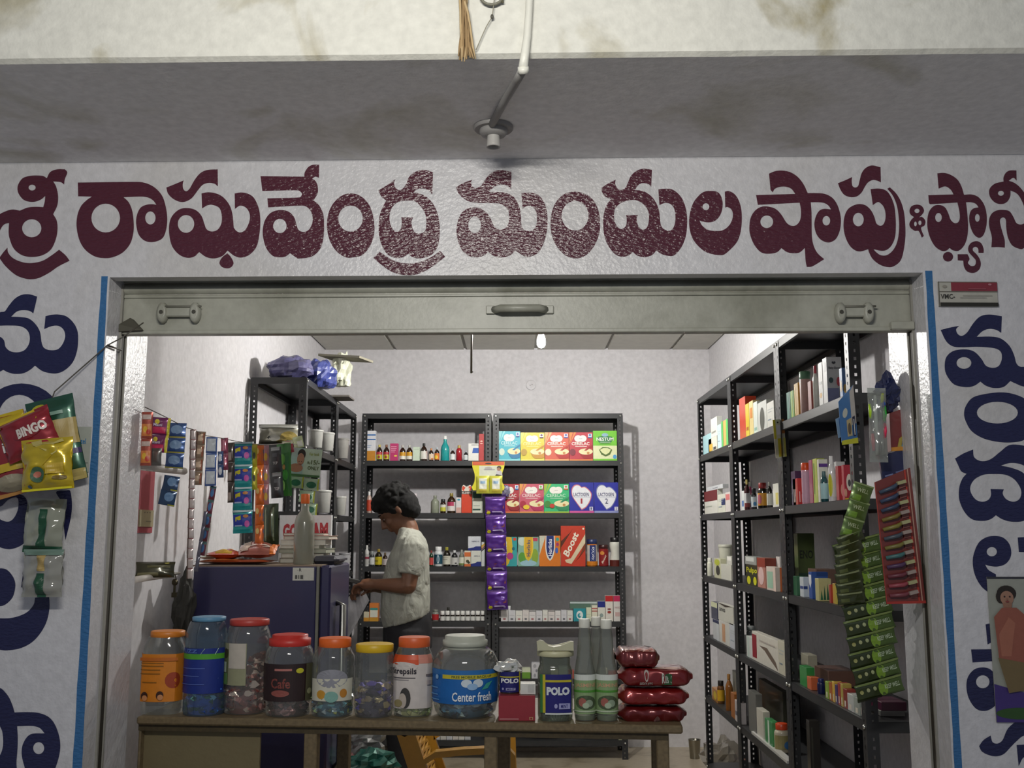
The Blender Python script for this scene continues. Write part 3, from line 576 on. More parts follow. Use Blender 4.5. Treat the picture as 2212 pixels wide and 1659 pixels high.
mb.poly([cl], lambda a, b: Vector((a, 0.002, b)), '#e4dcd0'); mb.poly([cl[::-1]], lambda a, b: Vector((a, 0.004, b)), '#e4dcd0')
mb.decals(lambda u, v, o: Vector(((u - .5) * w_, 0.002 - o, h0 + v * 0.042)), [('e', .2, .45, .16, .4, '#d9431f'), ('e', .8, .45, .16, .4, '#d9431f'), ('t', '25', .22, .15, .78, .85, '#e8e4d8')]); mb.build('header', bx)
bbox('medicine_box', 'white carton with dark green top ' + T2, 1020.6, 1042.5, 1062.6, 2, '#d9dccc', [('r', .03, .7, .92, 1, '#1d4a3c'), ('r', .03, .12, .8, .2, '#28483c'), ('r', .1, .33, .75, .35, '#7f8a7c'), ('r', .9, 0, 1, 1, '#b9bcae')])
T3 = 'third shelf, back left rack'
bbot('lotion_bottle', 'slim white bottle with crimson band beside left post', 787, 797, 1178, 3, 'shampoo', '#dcdcda', '#e4e4e2', '#b8b8b4', [('r', 0, .5, 1, .7, '#8c2b42')])
bbot('pill_bottle', 'grey bottle with white label ' + T3, 797.5, 808.6, 1191, 3, 'pill', '#3c4144', '#8a8f90', '#d5d7d6')
bbot('syrup_bottle', 'dark bottle with large yellow label ' + T3, 809, 825, 1186, 3, 'syrup', '#241d0c', '#a08a3c', '#c6b41e', [('r', 0, .35, .5, .6, '#8a7a18')])
bbot('syrup_bottle', 'small dark bottle with pale label at the man chest', 825.6, 837, 1194, 3, 'syrup', amber, '#66553c', '#bdb4b2')
bbot('syrup_bottle', 'green bottle with red label behind the man back', 926.5, 936.3, 1189, 3, 'syrup', '#123a20', '#8f3a34', '#c34a44')
bbot('syrup_bottle', 'white bottle with dark teal label and white cap', 937.2, 955.7, 1181, 3, 'pill', '#dfe4e4', '#eef0f0', '#1f4e60', [('e', .5, .5, .11, .44, '#d5dde0'), ('e', .5, .5, .06, .36, '#2b6a80')])
bbot('syrup_bottle', 'wide brown bottle with yellow cap and white label', 956, 973, 1182, 3, 'syrup', '#1f1a10', '#a5a13a', '#d4d3c4', [('r', .15, .75, .7, .8, '#8a8a7c'), ('r', .15, .55, .6, .6, '#8a8a7c')])
bbot('syrup_bottle', 'dark bottle with silver cap and grey white label', 974.5, 988.5, 1188.7, 3, 'syrup', '#26262a', '#d8d8dc', '#c9c9c6', [('r', .55, .1, .8, .3, '#555555')])
bbot('syrup_bottle', 'clear bottle with white label beside orange carton', 991, 1003, 1187.7, 3, 'syrup', M('#7d8074', .15, 'c'), '#a8aaa2', '#d8dacb', [('r', 0, 0, 1, .2, '#77904c')])
bbox('medicine_box', 'orange topped white carton with a flower picture', 1003.2, 1017, 1189.6, 3, '#dcd4c0', [('r', 0, .62, 1, .9, '#d2703a'), ('r', 0, 0, 1, .15, '#d2703a'), ('e', .5, .33, .25, .1, '#4b4a30'), ('e', .7, .25, .2, .08, '#2f3a30')])
navybox = [('p', [(0, 0), (1, 0), (1, .3), (.6, .3), (.45, .22), (0, .16)], '#232e78'), ('t', 'NEPRO-D', .3, .6, .88, .7, '#55586c')]
lowb = bbox('medicine_box', 'lower white carton with navy wave under another ' + T3, 1017.4, 1039.5, 1189.4, 3, '#d9dbd2', navybox)
zt_ = P(1017, 1189.4, YBF + .02).z
bbox('medicine_box', 'upper white carton with navy wave stacked on another ' + T3, 1011, 1038.8, 1159, 3, '#d5d8de', navybox, z=zt_)
bbox('medicine_box', 'white carton with diagonal yellow and black stripes', 1040, 1049, 1171, 3, '#d2d6d4', [('p', [(0, .75), (1, .92), (1, .98), (0, .86)], '#d0a21e'), ('p', [(0, .68), (1, .84), (1, .9), (0, .73)], '#8d2f2a'), ('p', [(0, .60), (1, .76), (1, .82), (0, .66)], '#1e2024')])
T4 = 'fourth shelf, back left rack'
bbox('medicine_box', 'small yellow and white carton ' + T4, 785, 797.4, 1322, 4, '#cfc7ae', [('r', 0, 0, 1, .4, '#c98d2c')])
bbox('medicine_box', 'orange carton with teal band and white panel ' + T4, 798, 818, 1303, 4, '#d07a34', [('r', .08, .22, .92, .62, '#d9d9cc'), ('r', .08, .62, .92, .74, '#2f8f8c'), ('r', 0, 0, 1, .2, '#c9952e')])
bbot('pill_bottle', 'red jar beside the row of small white capped vials', 932.5, 947.5, 1317, 4, 'pill', '#8f9088', '#7f8078', '#b5282c')
for i in range(9):
    bbot('medicine_vial', 'small white capped vial in the row on the back left rack', 950.5 + 10.9 * i, 960.6 + 10.9 * i, 1320, 4, 'vial', '#241f18', '#e9e9e6', '#dcdcd8', group='row of white capped vials')
bbot('pill_bottle', 'black capped little bottle standing behind the white vials', 964, 972, 1312, 4, 'pill', '#3a3b36', '#30302c', None, Yf=YBF + 0.10)
for i, c in enumerate(('#dad9d4', '#c9cbd0', '#d8d6cf', '#cfd2d8', '#d5cfc8', '#dedcd4', '#c9ccd0')):
    bbox('medicine_box', 'small pale carton in the row on the lowest back left shelf', 925 + 13.2 * i, 937.6 + 13.2 * i, 1571 + (i % 3), 6, c, [('r', .1, .55, .9, .7, '#b49a8c' if i % 2 else '#8c9ab4')], group='pale cartons on the lowest shelf')
# --- right back rack
def cereal(bg, tint, badge, fruit, bowl, word='CERELAC', wc='#f2ece4'):
    d = [('p', [(0, 1), (0, .72), (.12, 1)], tint), ('p', [(.16, 1), (0, .55), (0, .65), (.1, 1)], tint), ('p', [(.3, 1), (.04, .6), (.2, 1)], tint),
         ('e', .38, .78, .16, .12, '#efece4'), ('e', .58, .78, .16, .12, '#efece4'), ('r', .34, .67, .62, .80, '#efece4'), ('t', 'Nestle', .42, .76, .56, .79, '#9a9a94'),
         ('t', word, .1, .545, .86, .655, wc), ('r', .25, .49, .75, .51, wc),
         ('e', .14, .3, .13, .12, fruit), ('p', [(.42, .3), (1, .34), (1, .12), (.86, .08), (.6, .08), (.48, .18)], bowl), ('e', .7, .32, .30, .11, '#eadfae'), ('p', [(.62, .36), (.9, .52), (1, .56), (1, .5), (.72, .35)], bowl), ('e', .8, .27, .06, .045, '#c58a4a'),
         ('r', .80, .80, .96, .95, '#e9e9f0'), ('r', .80, .80, .96, .84, badge), ('e', .88, .9, .05, .035, badge), ('r', 0, .0, 1, .045, tint)]
    return d
C1 = 'top goods shelf, back right rack'
bbox('cereal_box', 'sky blue infant cereal carton ' + C1, 1077.6, 1124, 931.4, 1, '#3fb4c6', cereal('', '#8fd8dc', '#27509a', '#cfe0d0', '#1574a4', wc='#c4ecee'), d=.05)
bbox('cereal_box', 'yellow infant cereal carton ' + C1, 1124.6, 1176, 934.4, 1, '#dccb28', cereal('', '#f0e470', '#5a2a50', '#b8942c', '#c48c22', wc='#f2e9a0'), d=.05)
bbox('cereal_box', 'peach and red infant cereal carton ' + C1, 1176.7, 1228.7, 934, 1, '#d4583c', cereal('', '#eeb070', '#4a5aa8', '#eee0c4', '#b8241e'), d=.05)
bbox('cereal_box', 'crimson infant cereal carton ' + C1, 1229.2, 1280.3, 934, 1, '#bf2f3e', cereal('', '#e0883c', '#2878b8', '#7c1f30', '#a01c22'), d=.05)
nest = [('r', 0, .0, 1, .50, '#dfe3b4'), ('p', [(.22, .62), (.2, .8), (.38, .82), (.5, .9), (.62, .82), (.8, .8), (.78, .62), (.66, .58), (.34, .58)], '#2a7a44'), ('e', .5, .86, .14, .06, '#8fb4c8'), ('t', 'NESTUM', .14, .665, .86, .775, '#eef2ea'), ('r', .3, .61, .72, .625, '#cfe0c0'), ('r', .25, .55, .75, .565, '#4a8a2c'),
        ('p', [(.24, .36), (.34, .2), (.52, .14), (.70, .2), (.80, .36), (.66, .44), (.4, .46)], '#4f6a28'), ('p', [(.28, .36), (.38, .26), (.52, .2), (.66, .26), (.74, .37), (.6, .42), (.42, .42)], '#dce0a8'), ('e', .9, .13, .08, .07, '#4c9ad0'), ('r', 0, 0, 1, .06, '#74c432')]
bbox('cereal_box', 'lime green carton with a bowl picture ' + C1, 1280.8, 1332.4, 930.5, 1, '#74c830', nest, d=.05)
C2 = 'second shelf, back right rack'
bbox('cereal_box', 'dark red infant cereal carton partly behind purple sachets', 1076, 1121.8, 1045.4, 2, '#b02a36', cereal('', '#d8703c', '#2878b8', '#7c1f30', '#8f161e'), d=.05)
bbox('cereal_box', 'rose pink infant cereal carton ' + C2, 1122.2, 1174.5, 1045.2, 2, '#c9586c', cereal('', '#e09a50', '#7ab44c', '#a8243c', '#b02858', wc='#f0d4d4') + [('e', .28, .2, .13, .08, '#e0c02c')], d=.05)
bbox('cereal_box', 'mint green infant cereal carton ' + C2, 1175, 1229, 1045.2, 2, '#35b876', cereal('', '#a4bc3c', '#d07840', '#3f8a3c', '#2c8a5c', wc='#bce8cc') + [('e', .32, .24, .1, .075, '#c0402c')], d=.05)
heart = smooth_loop("0.5,0.08! 0.3,0.3 0.1,0.55 0.08,0.78 0.2,0.92 0.38,0.93 0.5,0.85! 0.66,0.86 0.84,0.74 0.93,0.6 0.86,0.38 0.7,0.18", lambda a, b: (a, b), 4)
def lacto(n_, rim, base, nc):
    c = (.5, .55); sh_ = lambda s: [(c[0] + (a - c[0]) * s, c[1] + (b - c[1]) * s) for a, b in heart][::-1]
    return [('r', 0, 0, 1, .07, base), ('p', sh_(.98), rim), ('p', sh_(.9), '#e6e8ee'), ('t', 'LACTOGEN', .17, .54, .8, .66, '#39406c'), ('r', .12, .51, .86, .52, '#9aa0b8'), ('t', n_, .46 if n_ == '1' else .44, .30, .53 if n_ == '1' else .56, .47, nc, 0, .006), ('r', .82, .08, .96, .2, '#e0e2ea'), ('t', n_, .86, .1, .92, .18, '#55597c')]
bbox('formula_box', 'royal blue milk formula carton numbered 1 with a pink base band', 1229.6, 1282.4, 1042, 2, '#20289c', lacto('1', '#c9707c', '#cf5a9c', '#a8323c'), d=.05)
bbox('formula_box', 'royal blue milk formula carton numbered 2 against the right post', 1283, 1336.3, 1042, 2, '#20289c', lacto('2', '#6f78a8', '#8f96c8', '#30325c'), d=.05)
def hor(bgl, ov, tx, extra=()):
    return list(extra) + [('p', smooth_loop("0.30,1.0! 0.72,1.0! 0.74,0.6 0.64,0.3 0.5,0.18! 0.36,0.3 0.28,0.6", lambda a, b: (a, b), 3)[::-1], bgl), ('p', smooth_loop("0.34,1.0! 0.68,1.0! 0.69,0.6 0.6,0.36 0.5,0.24! 0.40,0.36 0.33,0.6", lambda a, b: (a, b), 3)[::-1], ov), ('t', 'Horlicks', .42, .34, .60, .9, tx, 90)]
bbox('drink_mix_box', 'teal and yellow drink carton half hidden by purple sachets', 1077, 1117, 1160, 3, '#35a2a4', [('p', [(.25, 1), (.7, 1), (.78, .55), (.55, .1), (.4, .0), (.25, .3)], '#d8b42a'), ('e', .62, .35, .18, .12, '#b03a7c'), ('e', .8, .6, .08, .06, '#1f6a7c'), ('t', 'Horlicks', .3, .3, .45, .85, '#eef0e4', 90), ('r', .8, .88, .95, .97, '#d0462c')])
bbox('drink_mix_box', 'yellow and green drink carton with vertical lettering', 1118.8, 1163.6, 1160, 3, '#86b4a0', hor('#e0c83c', '#d8a92a', '#3a4a74', [('e', .2, .3, .18, .18, '#5c9c3c'), ('e', .82, .35, .16, .25, '#8aa83c'), ('e', .5, .11, .4, .1, '#9cc4d0'), ('e', .2, .85, .2, .15, '#c4d4cc'), ('r', .7, .86, .95, .97, '#c0405c')]))
bbox('drink_mix_box', 'orange drink carton with dark blue shield ' + 'on the third back shelf', 1165, 1210.6, 1157.4, 3, '#d97a1c', hor('#dcdcd4', '#182c70', '#e9eaf0', [('p', [(0, .35), (.3, 1), (0, 1)], '#c8c8b4'), ('e', .86, .88, .08, .06, '#3c9c8c'), ('e', .86, .72, .07, .06, '#a0306c'), ('e', .82, .52, .07, .1, '#3c64b8')]))
bst = [('p', [(0, .46), (.5, .95), (.42, .86), (0, .62)], '#5a2a18'), ('p', [(.55, .1), (1, .42), (1, .62), (.72, .2)], '#7a3a20'), ('p', [(.16, .16), (.2, .1), (.42, .06), (1, .58), (1, .8), (.4, .2)], '#d8c8a8'), ('x', 'Boost', (.02, .32), (.62, .38), (-.16, .14), '#efe6d4') if False else ('x', 'Boost', (.30, .22), (.44, .56), (-.22, .10), '#efe6d4'), ('e', .92, .93, .04, .025, '#f0e4c8')]
bbox('drink_mix_box', 'tallest red drink carton with slanted cream lettering', 1211.3, 1264.2, 1136, 3, '#c43a1e', bst)
bbot('drink_mix_jar', 'blue and orange cylindrical jar with dark lid', 1268, 1291, 1165, 3, 'can', '#c97a24', '#22305c', '#c9c9c0', [('r', .3, .2, .75, 1, '#1a2f74'), ('t', 'Horlicks', .42, .25, .64, .92, '#e6e8f0', 90), ('r', 0, 0, 1, .2, '#d2801e')], cat='jar')
bbot('drink_mix_jar', 'small maroon jar with brown lid and slanted lettering', 1294, 1315, 1177, 3, 'can', '#7d1a1c', '#3a1414', '#8a1c1e', [('e', .35, .78, .18, .12, '#d08a3a'), ('x', 'Boost', (.4, .1), (.3, .5), (-.1, .12), '#e0d2c0')], cat='jar')
bbot('drink_mix_jar', 'white hourglass jar with black lid at the right post', 1317, 1342, 1161, 3, 'hour', '#dcdcd2', '#1e1e20', '#5a2018', cat='jar')
C4 = 'fourth shelf, back right rack'
xs_ = [1082, 1098, 1114, 1129, 1143, 1158, 1172, 1184, 1199, 1212, 1225, 1237.8]
for i in range(11):
    bbox('medicine_box', 'small white carton in the row ' + C4, xs_[i], xs_[i + 1] - .6, 1318.5 + (i % 3) * .7, 4, ('#dcd9d8', '#d2d2d6', '#deded6', '#dcd6d2')[i % 4], [('e', .5, .22, .22, .09, '#6a6a70' if i % 2 else '#a87070'), ('r', .15, .55, .85, .58, '#a8a8ac')] + ([('r', 0, .94, 1, 1, '#2c2c2c')] if i in (4, 7) else []), group='row of small white cartons')
bbot('pill_bottle', 'tiny clear bottle with white cap on the white cartons row', 1096, 1104, 1309, 4, 'pill', '#c8c8c8', '#ececec', None, Yf=YBF + 0.08)
bbox('medicine_box', 'teal carton with a white ring emblem', 1238.6, 1265.6, 1315, 4, '#1c8f9c', [('e', .5, .5, .27, .34, '#dfe8e8'), ('e', .48, .46, .15, .18, '#1c8f9c'), ('e', .56, .5, .08, .1, '#cfe0e0')])
zz_ = P(1250, 1315, YBF + .05).z
bbox('medicine_box', 'flat grey green carton lying on the teal carton', 1231, 1290, 1300, 4, '#54705f', [('r', 0, .75, 1, 1, '#b9c4c4'), ('r', .75, 0, 1, .75, '#6f7c74')], z=zz_, Yf=YBF + .05)
bbox('medicine_box', 'cream carton with a slanted top ' + C4, 1266.2, 1277.4, 1313, 4, '#d6dcc0', [('r', .1, .5, .9, .52, '#a8b090')])
bbox('medicine_box', 'white carton with two red stripes ' + C4, 1278.2, 1290.4, 1308, 4, '#dedcc8', [('r', 0, .78, 1, .84, '#b03c3a'), ('r', 0, .62, 1, .68, '#b03c3a')])
bbox('medicine_box', 'white carton with a navy top ' + C4, 1291, 1307, 1299, 4, '#dcdcd0', [('r', 0, .7, 1, 1, '#1c2c80'), ('e', .5, .3, .25, .1, '#8c9c98')])
bbox('medicine_box', 'tall white carton with a red top ' + C4, 1307.4, 1324, 1287, 4, '#dedad0', [('r', 0, .78, 1, 1, '#bb2026'), ('e', .5, .48, .25, .03, '#7a2020'), ('e', .5, .36, .25, .05, '#a0382c')])
bbox('medicine_box', 'tall white carton with a magenta top beside the post', 1325, 1341.5, 1287, 4, '#dedad4', [('r', 0, .78, 1, 1, '#c02858'), ('t', 'HAND', .15, .5, .85, .58, '#a88484'), ('r', .2, .2, .8, .36, '#c8a8a4')])
C5 = 'fifth shelf, back right rack'
bbox('medicine_box', 'green and white carton ' + C5, 1127.6, 1146, 1443, 5, '#d5dcc0', [('r', 0, 0, 1, .6, '#6fa038')])
bbox('medicine_box', 'white carton printed with grey discs ' + C5, 1148, 1166, 1432, 5, '#d4d4da', [('e', .4, .8, .2, .12, '#a8a8b0'), ('e', .6, .5, .12, .1, '#8c8c98'), ('e', .4, .2, .15, .12, '#a0a0a8')])
bbox('medicine_box', 'white carton left of the green and white one', 1088, 1118, 1440, 5, '#cfd0cc')
for i, (a, b, yt, c) in enumerate(((1190, 1206, 1446, '#cfc8bc'), (1207, 1226, 1440, '#b8bcc4'), (1228, 1240, 1448, '#b04c3c'), (1292, 1312, 1444, '#c9c4b4'), (1314, 1332, 1450, '#a8402c'))):
    bbox('medicine_box', ('beige', 'grey blue', 'narrow red', 'cream', 'brick red')[i] + ' carton seen through the glass bottles ' + 'on the fifth back shelf', a, b, yt, 5, c)
# ------------------------------------------------------------ goods on the right racks
XF = 1.085
def rb(label, px0, pxc, px1, yt, lev, col, dec=(), decx=(), name='medicine_box', cat='box', z=None, x0=XF, group=None, side=None):
    zb = (LS[lev] if z is None else z) + 0.0006
    a = PX(px0, yt, x0); b = PX(pxc, yt, x0); X1 = max(P(px1, yt, b.y).x, x0 + 0.03); X1 = min(X1, 1.345)
    h = max(b.z - zb, 0.012); w_ = X1 - x0; d = max(a.y - b.y - 0.001, 0.012)
    return carton(name, label, cat, w_, d, h, col, dec, ((x0 + X1) / 2, b.y + 0.0005, zb), 0, group, None, 'c', decx)
def rbt(label, pxa, pxb, yt, lev, shape, body, cap, lab=None, dec=(), name='syrup_bottle', cat='bottle', x0=XF, group=None):
    zb = LS[lev] + 0.0006; pc = (pxa + pxb) / 2
    q = PX(pc, yt, x0 + 0.03); r = (pxb - pxa) / 2 / F * q.y * 1.0
    q = PX(pc, yt, x0 + r)
    return bottle(name, label, cat, shape, r, q.z - zb, body, cap, lab, dec, (x0 + r, q.y, zb), group)
FA = 'on the far right rack'; MI = 'on the middle right rack'; NE = 'on the nearest right rack'
lines = [('r', .15, .7, .85, .73, '#a8b0b0'), ('r', .15, .6, .7, .63, '#a8b0b0'), ('r', .15, .3, .6, .34, '#8090a0')]
rb('pale cyan carton at the far end, top filled shelf ' + FA, 1518, 1536, 1541, 934, 1, '#a9d4dc')
rb('white and yellow carton low in front, top shelf ' + FA, 1530, 1548, 1553, 941, 1, '#dedccc', [('r', .2, .1, .6, .9, '#d0a840')], [('r', .1, .1, .5, .6, '#d0a840'), ('r', .6, .1, .9, .3, '#404448')])
zq = PX(1548, 941, XF).z
rb('white carton stacked above the yellow and white one ' + FA, 1535, 1548, 1553, 899, 1, '#e2e4da', [], [('r', .1, .2, .8, .3, '#8c8c84')], z=zq)
rb('light blue topped white carton ' + FA, 1549, 1557, 1563, 915, 1, '#c4dce2', lines, lines)
rb('green and orange carton against the post ' + FA, 1558, 1572, 1578, 904, 1, '#cfae62', [('r', 0, 0, .2, 1, '#58b060')], [('r', .7, 0, 1, 1, '#58b060'), ('r', 0, 0, .25, 1, '#58b060')])
rb('tall orange red carton, top filled shelf ' + MI, 1596, 1609, 1633, 855, 1, '#c23a16')
rb('slim yellow carton beside the orange red one', 1609.3, 1617, 1624, 870, 1, '#d8bc20', [('r', .2, .2, .8, .3, '#b08818')], [('r', .2, .2, .8, .3, '#a05818')])
rb('slim cream and orange carton ' + MI, 1617.4, 1626, 1634, 864, 1, '#e0cc8c', [], [('r', .2, .5, .8, .8, '#c8802c')])
rb('slim white and mint carton ' + MI, 1626.4, 1635, 1644, 866, 1, '#d8e0d8', [], [('r', .2, .1, .8, .2, '#88b0a0')])
rb('white carton with a dark leaf drawing ' + MI, 1635.4, 1655, 1664, 862, 1, '#cfd2cc', [], [('e', .5, .4, .25, .4, '#3f4238')])
rb('plain white carton with fine lines beside the post ' + MI, 1655.4, 1671, 1676, 864, 1, '#dedfd6', lines, lines)
rb('dark teal tube carton beside the post, top shelf ' + NE, 1698, 1706, 1712, 845, 1, '#2c6c60', [], [('r', .4, 0, .6, 1, '#5c9c8c')])
rb('bright green tube carton, top shelf ' + NE, 1706.4, 1714, 1720, 842, 1, '#62a02c', [], [('r', .4, 0, .6, 1, '#b0c43c')])
rb('yellow orange tube carton, top shelf ' + NE, 1714.4, 1723, 1731, 826, 1, '#c89c34', [], [('r', .1, .1, .4, .9, '#dcc07c')])
rbt('pink talc bottle with green and white cap', 1726, 1750, 803, 1, 'can', M('#c8a49a', .4, 'c'), '#5f8c6c', None, name='talc_bottle')
rb('dark red carton behind the pink talc bottle', 1744, 1751, 1757, 822, 1, '#8c2820')
rbt('white bottle with red cap, top shelf ' + NE, 1754, 1766, 790, 1, 'shampoo', '#dcdcd4', '#b83040', None, name='lotion_bottle')
rb('white carton with an orange flower print', 1766, 1775, 1786, 781, 1, '#e0e0dc', [('e', .4, .2, .35, .08, '#d8a02c')], [('e', .5, .25, .3, .06, '#d8a02c'), ('r', .2, .5, .8, .56, '#b0b4b4')])
rb('big white carton with a heart and BABY DOVE lettering', 1775.5, 1784.5, 1817, 771, 1, '#d2d2d0', [('e', .42, .88, .07, .025, '#44444c'), ('e', .54, .88, .07, .025, '#44444c'), ('p', [(.37, .875), (.48, .84), (.59, .875)], '#44444c'), ('t', 'Baby Dove', .12, .73, .88, .79, '#4a4a50'), ('e', .25, .5, .15, .06, '#4a6060'), ('e', .75, .47, .14, .1, '#d0505c'), ('r', 0, 0, .75, .33, '#8c90b4'), ('r', .8, 0, .95, .3, '#c8382c')], [('r', .3, .7, .7, .9, '#b8bcbc')])
rb('blue carton with yellow spots against the near post', 1812, 1818, 1832, 794, 1, '#5c84bc', [('e', .3, .3, .2, .15, '#d8b464'), ('e', .6, .35, .25, .25, '#e0e4e8')], [('e', .5, .4, .3, .2, '#d8b464')])
# second shelf
rb('dark red and white carton ' + FA, 1521, 1549, 1556, 1057, 2, '#dddcd2', [], [('r', 0, .55, 1, 1, '#6c1e20'), ('r', .1, .3, .6, .34, '#9aa094')])
zq = PX(1549, 1057, XF).z
rb('grey white carton lying on the red and white one', 1526, 1561, 1566, 1045, 2, '#cfd2d6', [], [('t', 'Imunol', .4, .3, .7, .65, '#60646c')], z=zq)
rb('cream carton with a navy corner ' + FA, 1550, 1566, 1572, 1066, 2, '#dcdccc', [], [('r', .5, .4, 1, .75, '#24305c')] + lines)
rb('white carton with a pink corner ' + FA, 1566.4, 1577, 1584, 1062, 2, '#dcd4d0', [], [('r', .1, .6, .9, .9, '#c87070')])
rb('small white blue striped carton beside bottles', 1601, 1607, 1612, 1060, 2, '#d8dcd8', [('r', .2, .2, .8, .5, '#3c64a0')], [('r', .2, .2, .8, .5, '#3c64a0')])
rbt('dark bottle with yellow cap, second shelf ' + MI, 1607, 1619, 1036, 2, 'syrup', '#401418', '#d0c074', '#d8dada', [('r', 0, 0, 1, .3, '#7a2c2c')])
rbt('pink topped bottle with silver cap ' + MI, 1613, 1626, 1041, 2, 'syrup', '#b04470', '#b4b4b0', '#d8dcdc', [('e', .5, .3, .2, .2, '#3c74a8')], x0=XF + .05)
rbt('dark bottle with blue white label ' + MI, 1622, 1634, 1055, 2, 'pill', '#1c1c20', '#202024', '#d0d8dc', [('e', .5, .3, .2, .2, '#3c84b8')])
rbt('large dark bottle with red cap and orange label', 1636, 1657, 1043, 2, 'pill', '#15120c', '#8a1c1c', '#cf9020', [('e', .15, .5, .18, .4, '#b46070')])
rbt('dark bottle with silver neck and white label ' + MI, 1655, 1668, 1041, 2, 'syrup', '#1c1a16', '#8c8c84', '#d6d6cc')
rb('white and pale yellow carton beside the post ' + MI, 1669, 1683, 1692, 1043, 2, '#d9d9c8', [], [('r', .4, .1, .8, .6, '#d8cc74')])
rb('purple topped dark carton at the post, second shelf ' + NE, 1708, 1717, 1724, 1017, 2, '#3c1848')
rb('red carton with white writing, second shelf ' + NE, 1712, 1722, 1731, 1033, 2, '#b8201c', [('r', .2, .1, .3, .5, '#e8d0cc'), ('r', .5, .1, .6, .4, '#e8d0cc')], [('r', .2, .1, .3, .6, '#e8d0cc'), ('r', .5, .1, .6, .6, '#e8d0cc')])
rbt('pink bottle with large orange cap', 1730, 1749, 1000, 2, 'can', '#d8a4b4', '#d84a18', '#c8a0b4', name='shampoo_bottle')
rb('magenta carton behind the orange capped bottle', 1746, 1753, 1759, 993, 2, '#a03468')
rb('lime and white tall carton, second shelf ' + NE, 1754.5, 1763, 1768, 990, 2, '#b4c050', [('r', .1, .05, .9, .15, '#2c3828')], [('r', .2, .2, .4, .9, '#5c7c24')])
rb('white carton with a purple band', 1764, 1768, 1787, 992, 2, '#dad8cc', [('r', 0, .82, 1, .9, '#5c3488'), ('r', .1, .45, .4, .5, '#4c3474'), ('r', .1, .05, .45, .3, '#7c64a8')])
rbt('dark teal bottle with pale label', 1771, 1787, 1018, 2, 'shampoo', '#1c4a50', '#3c5c60', '#9cc0c4', name='shampoo_bottle', x0=XF - .01)
rbt('white bottle with a yellow green swoosh', 1787, 1803, 985, 2, 'shampoo', '#dedede', '#e6e6e6', '#dcdcd8', [('e', .2, .5, .22, .5, '#c0c020')], name='lotion_bottle')
rb('white carton behind the red packs', 1801, 1806, 1825, 997, 2, '#c9c9c9', x0=XF + .03)
rb('shiny red refill pack, second shelf ' + NE, 1804, 1810, 1822, 1006, 2, '#a83038', [('e', .5, .3, .3, .2, '#d8a090')])
rb('red carton with a white round emblem', 1817, 1822, 1841, 1004, 2, '#b0283c', [('e', .55, .5, .32, .24, '#e0d8cc'), ('e', .55, .48, .16, .1, '#4c4c4c'), ('r', 0, 0, 1, .05, '#d8b030'), ('e', .1, .2, .15, .12, '#d8a088')])
# third shelf
rbt('small white jar at the far end, third shelf ' + FA, 1527, 1539, 1205, 3, 'pill', '#d4d4c4', '#deded4', None, name='cream_jar', cat='jar')
rbt('large cream bucket with lid ' + FA, 1552, 1584, 1176, 3, 'tub', '#c9c9b8', '#bdbdae', None, name='plastic_bucket', cat='bucket', x0=XF + .06)
rb('yellow and black printed carton in front of the bucket', 1542, 1556, 1561, 1207, 3, '#d0d0b0', [], [('e', .5, .8, .4, .16, '#b8c040'), ('e', .6, .4, .3, .25, '#3c3c34')])
rb('white carton, lower one at the post, third shelf ' + FA, 1557, 1579, 1587, 1221, 3, '#d8d8cc')
rb('white carton, upper one at the post, third shelf ' + FA, 1570, 1580, 1587, 1202, 3, '#deded4', [], [('r', .1, .5, .9, .9, '#e8e8e0')], z=PX(1579, 1221, XF).z)
rb('black carton with yellow lettering and two yellow discs', 1611, 1636, 1641, 1222, 3, '#26280c', [], [('t', 'Pulpo', .06, .55, .96, .88, '#c4c414'), ('e', .25, .25, .16, .2, '#c4c414'), ('e', .78, .25, .14, .2, '#c4c414')])
rb('grey and white cartons stacked on the black one', 1609, 1633, 1640, 1203, 3, '#9aa09c', [], [('r', .1, .4, .8, .9, '#c8ccc8')], z=PX(1636, 1222, XF).z)
rb('red and pink carton with a face print ' + MI, 1635, 1652, 1676, 1206, 3, '#c08474', [('r', 0, .7, 1, 1, '#7c3424')], [('r', 0, .7, 1, 1, '#8c3420'), ('e', .5, .4, .35, .3, '#d8b8b4')])
rb('orange edged white carton with a green print', 1655, 1675, 1693, 1226, 3, '#dcd0c4', [('r', .5, 0, 1, 1, '#d0703c')], [('r', .1, .1, .7, .8, '#9cc0a8'), ('r', .75, 0, 1, 1, '#d8c4b8')], x0=XF - .012)
rb('small white carton behind the orange edged one', 1676, 1684, 1692, 1203, 3, '#d8d4d0', x0=XF + .05)
rb('dark green carton at the post, third shelf ' + NE, 1713, 1721, 1730, 1245, 3, '#1c5c38')
rb('white and blue carton with a small bottle print', 1727, 1735, 1746, 1247, 3, '#cfd8dc', [('r', 0, .4, .5, .55, '#2c4480'), ('r', .6, .2, .85, .7, '#e0dcd0')], [('r', .1, .4, .9, .55, '#2c4480')])
rb('blue carton with a white shield print', 1746, 1753, 1788, 1236, 3, '#2450a0', [('r', .3, .85, 1, 1, '#1c4080')], [('p', [(.1, .9), (.1, .6), (.5, .4), (.9, .6), (.9, .9)], '#e0e4ea')])
rb('pale yellow carton with dark green trees', 1760, 1768, 1795, 1250, 3, '#c0bc84', [('p', [(.35, .05), (.45, .7), (.55, .05)], '#1c5c40'), ('p', [(.6, .05), (.7, .8), (.8, .05)], '#1c5c40'), ('p', [(.1, .05), (.2, .5), (.3, .05)], '#1c6c48')], x0=XF - .01)
rb('slim red carton among the yellow ones ' + NE, 1790, 1794, 1800, 1263, 3, '#a8342c')
rb('yellow and gold carton near the green strips', 1798, 1803, 1817, 1261, 3, '#c8a438', [('r', 0, 0, .25, 1, '#dcc860')])
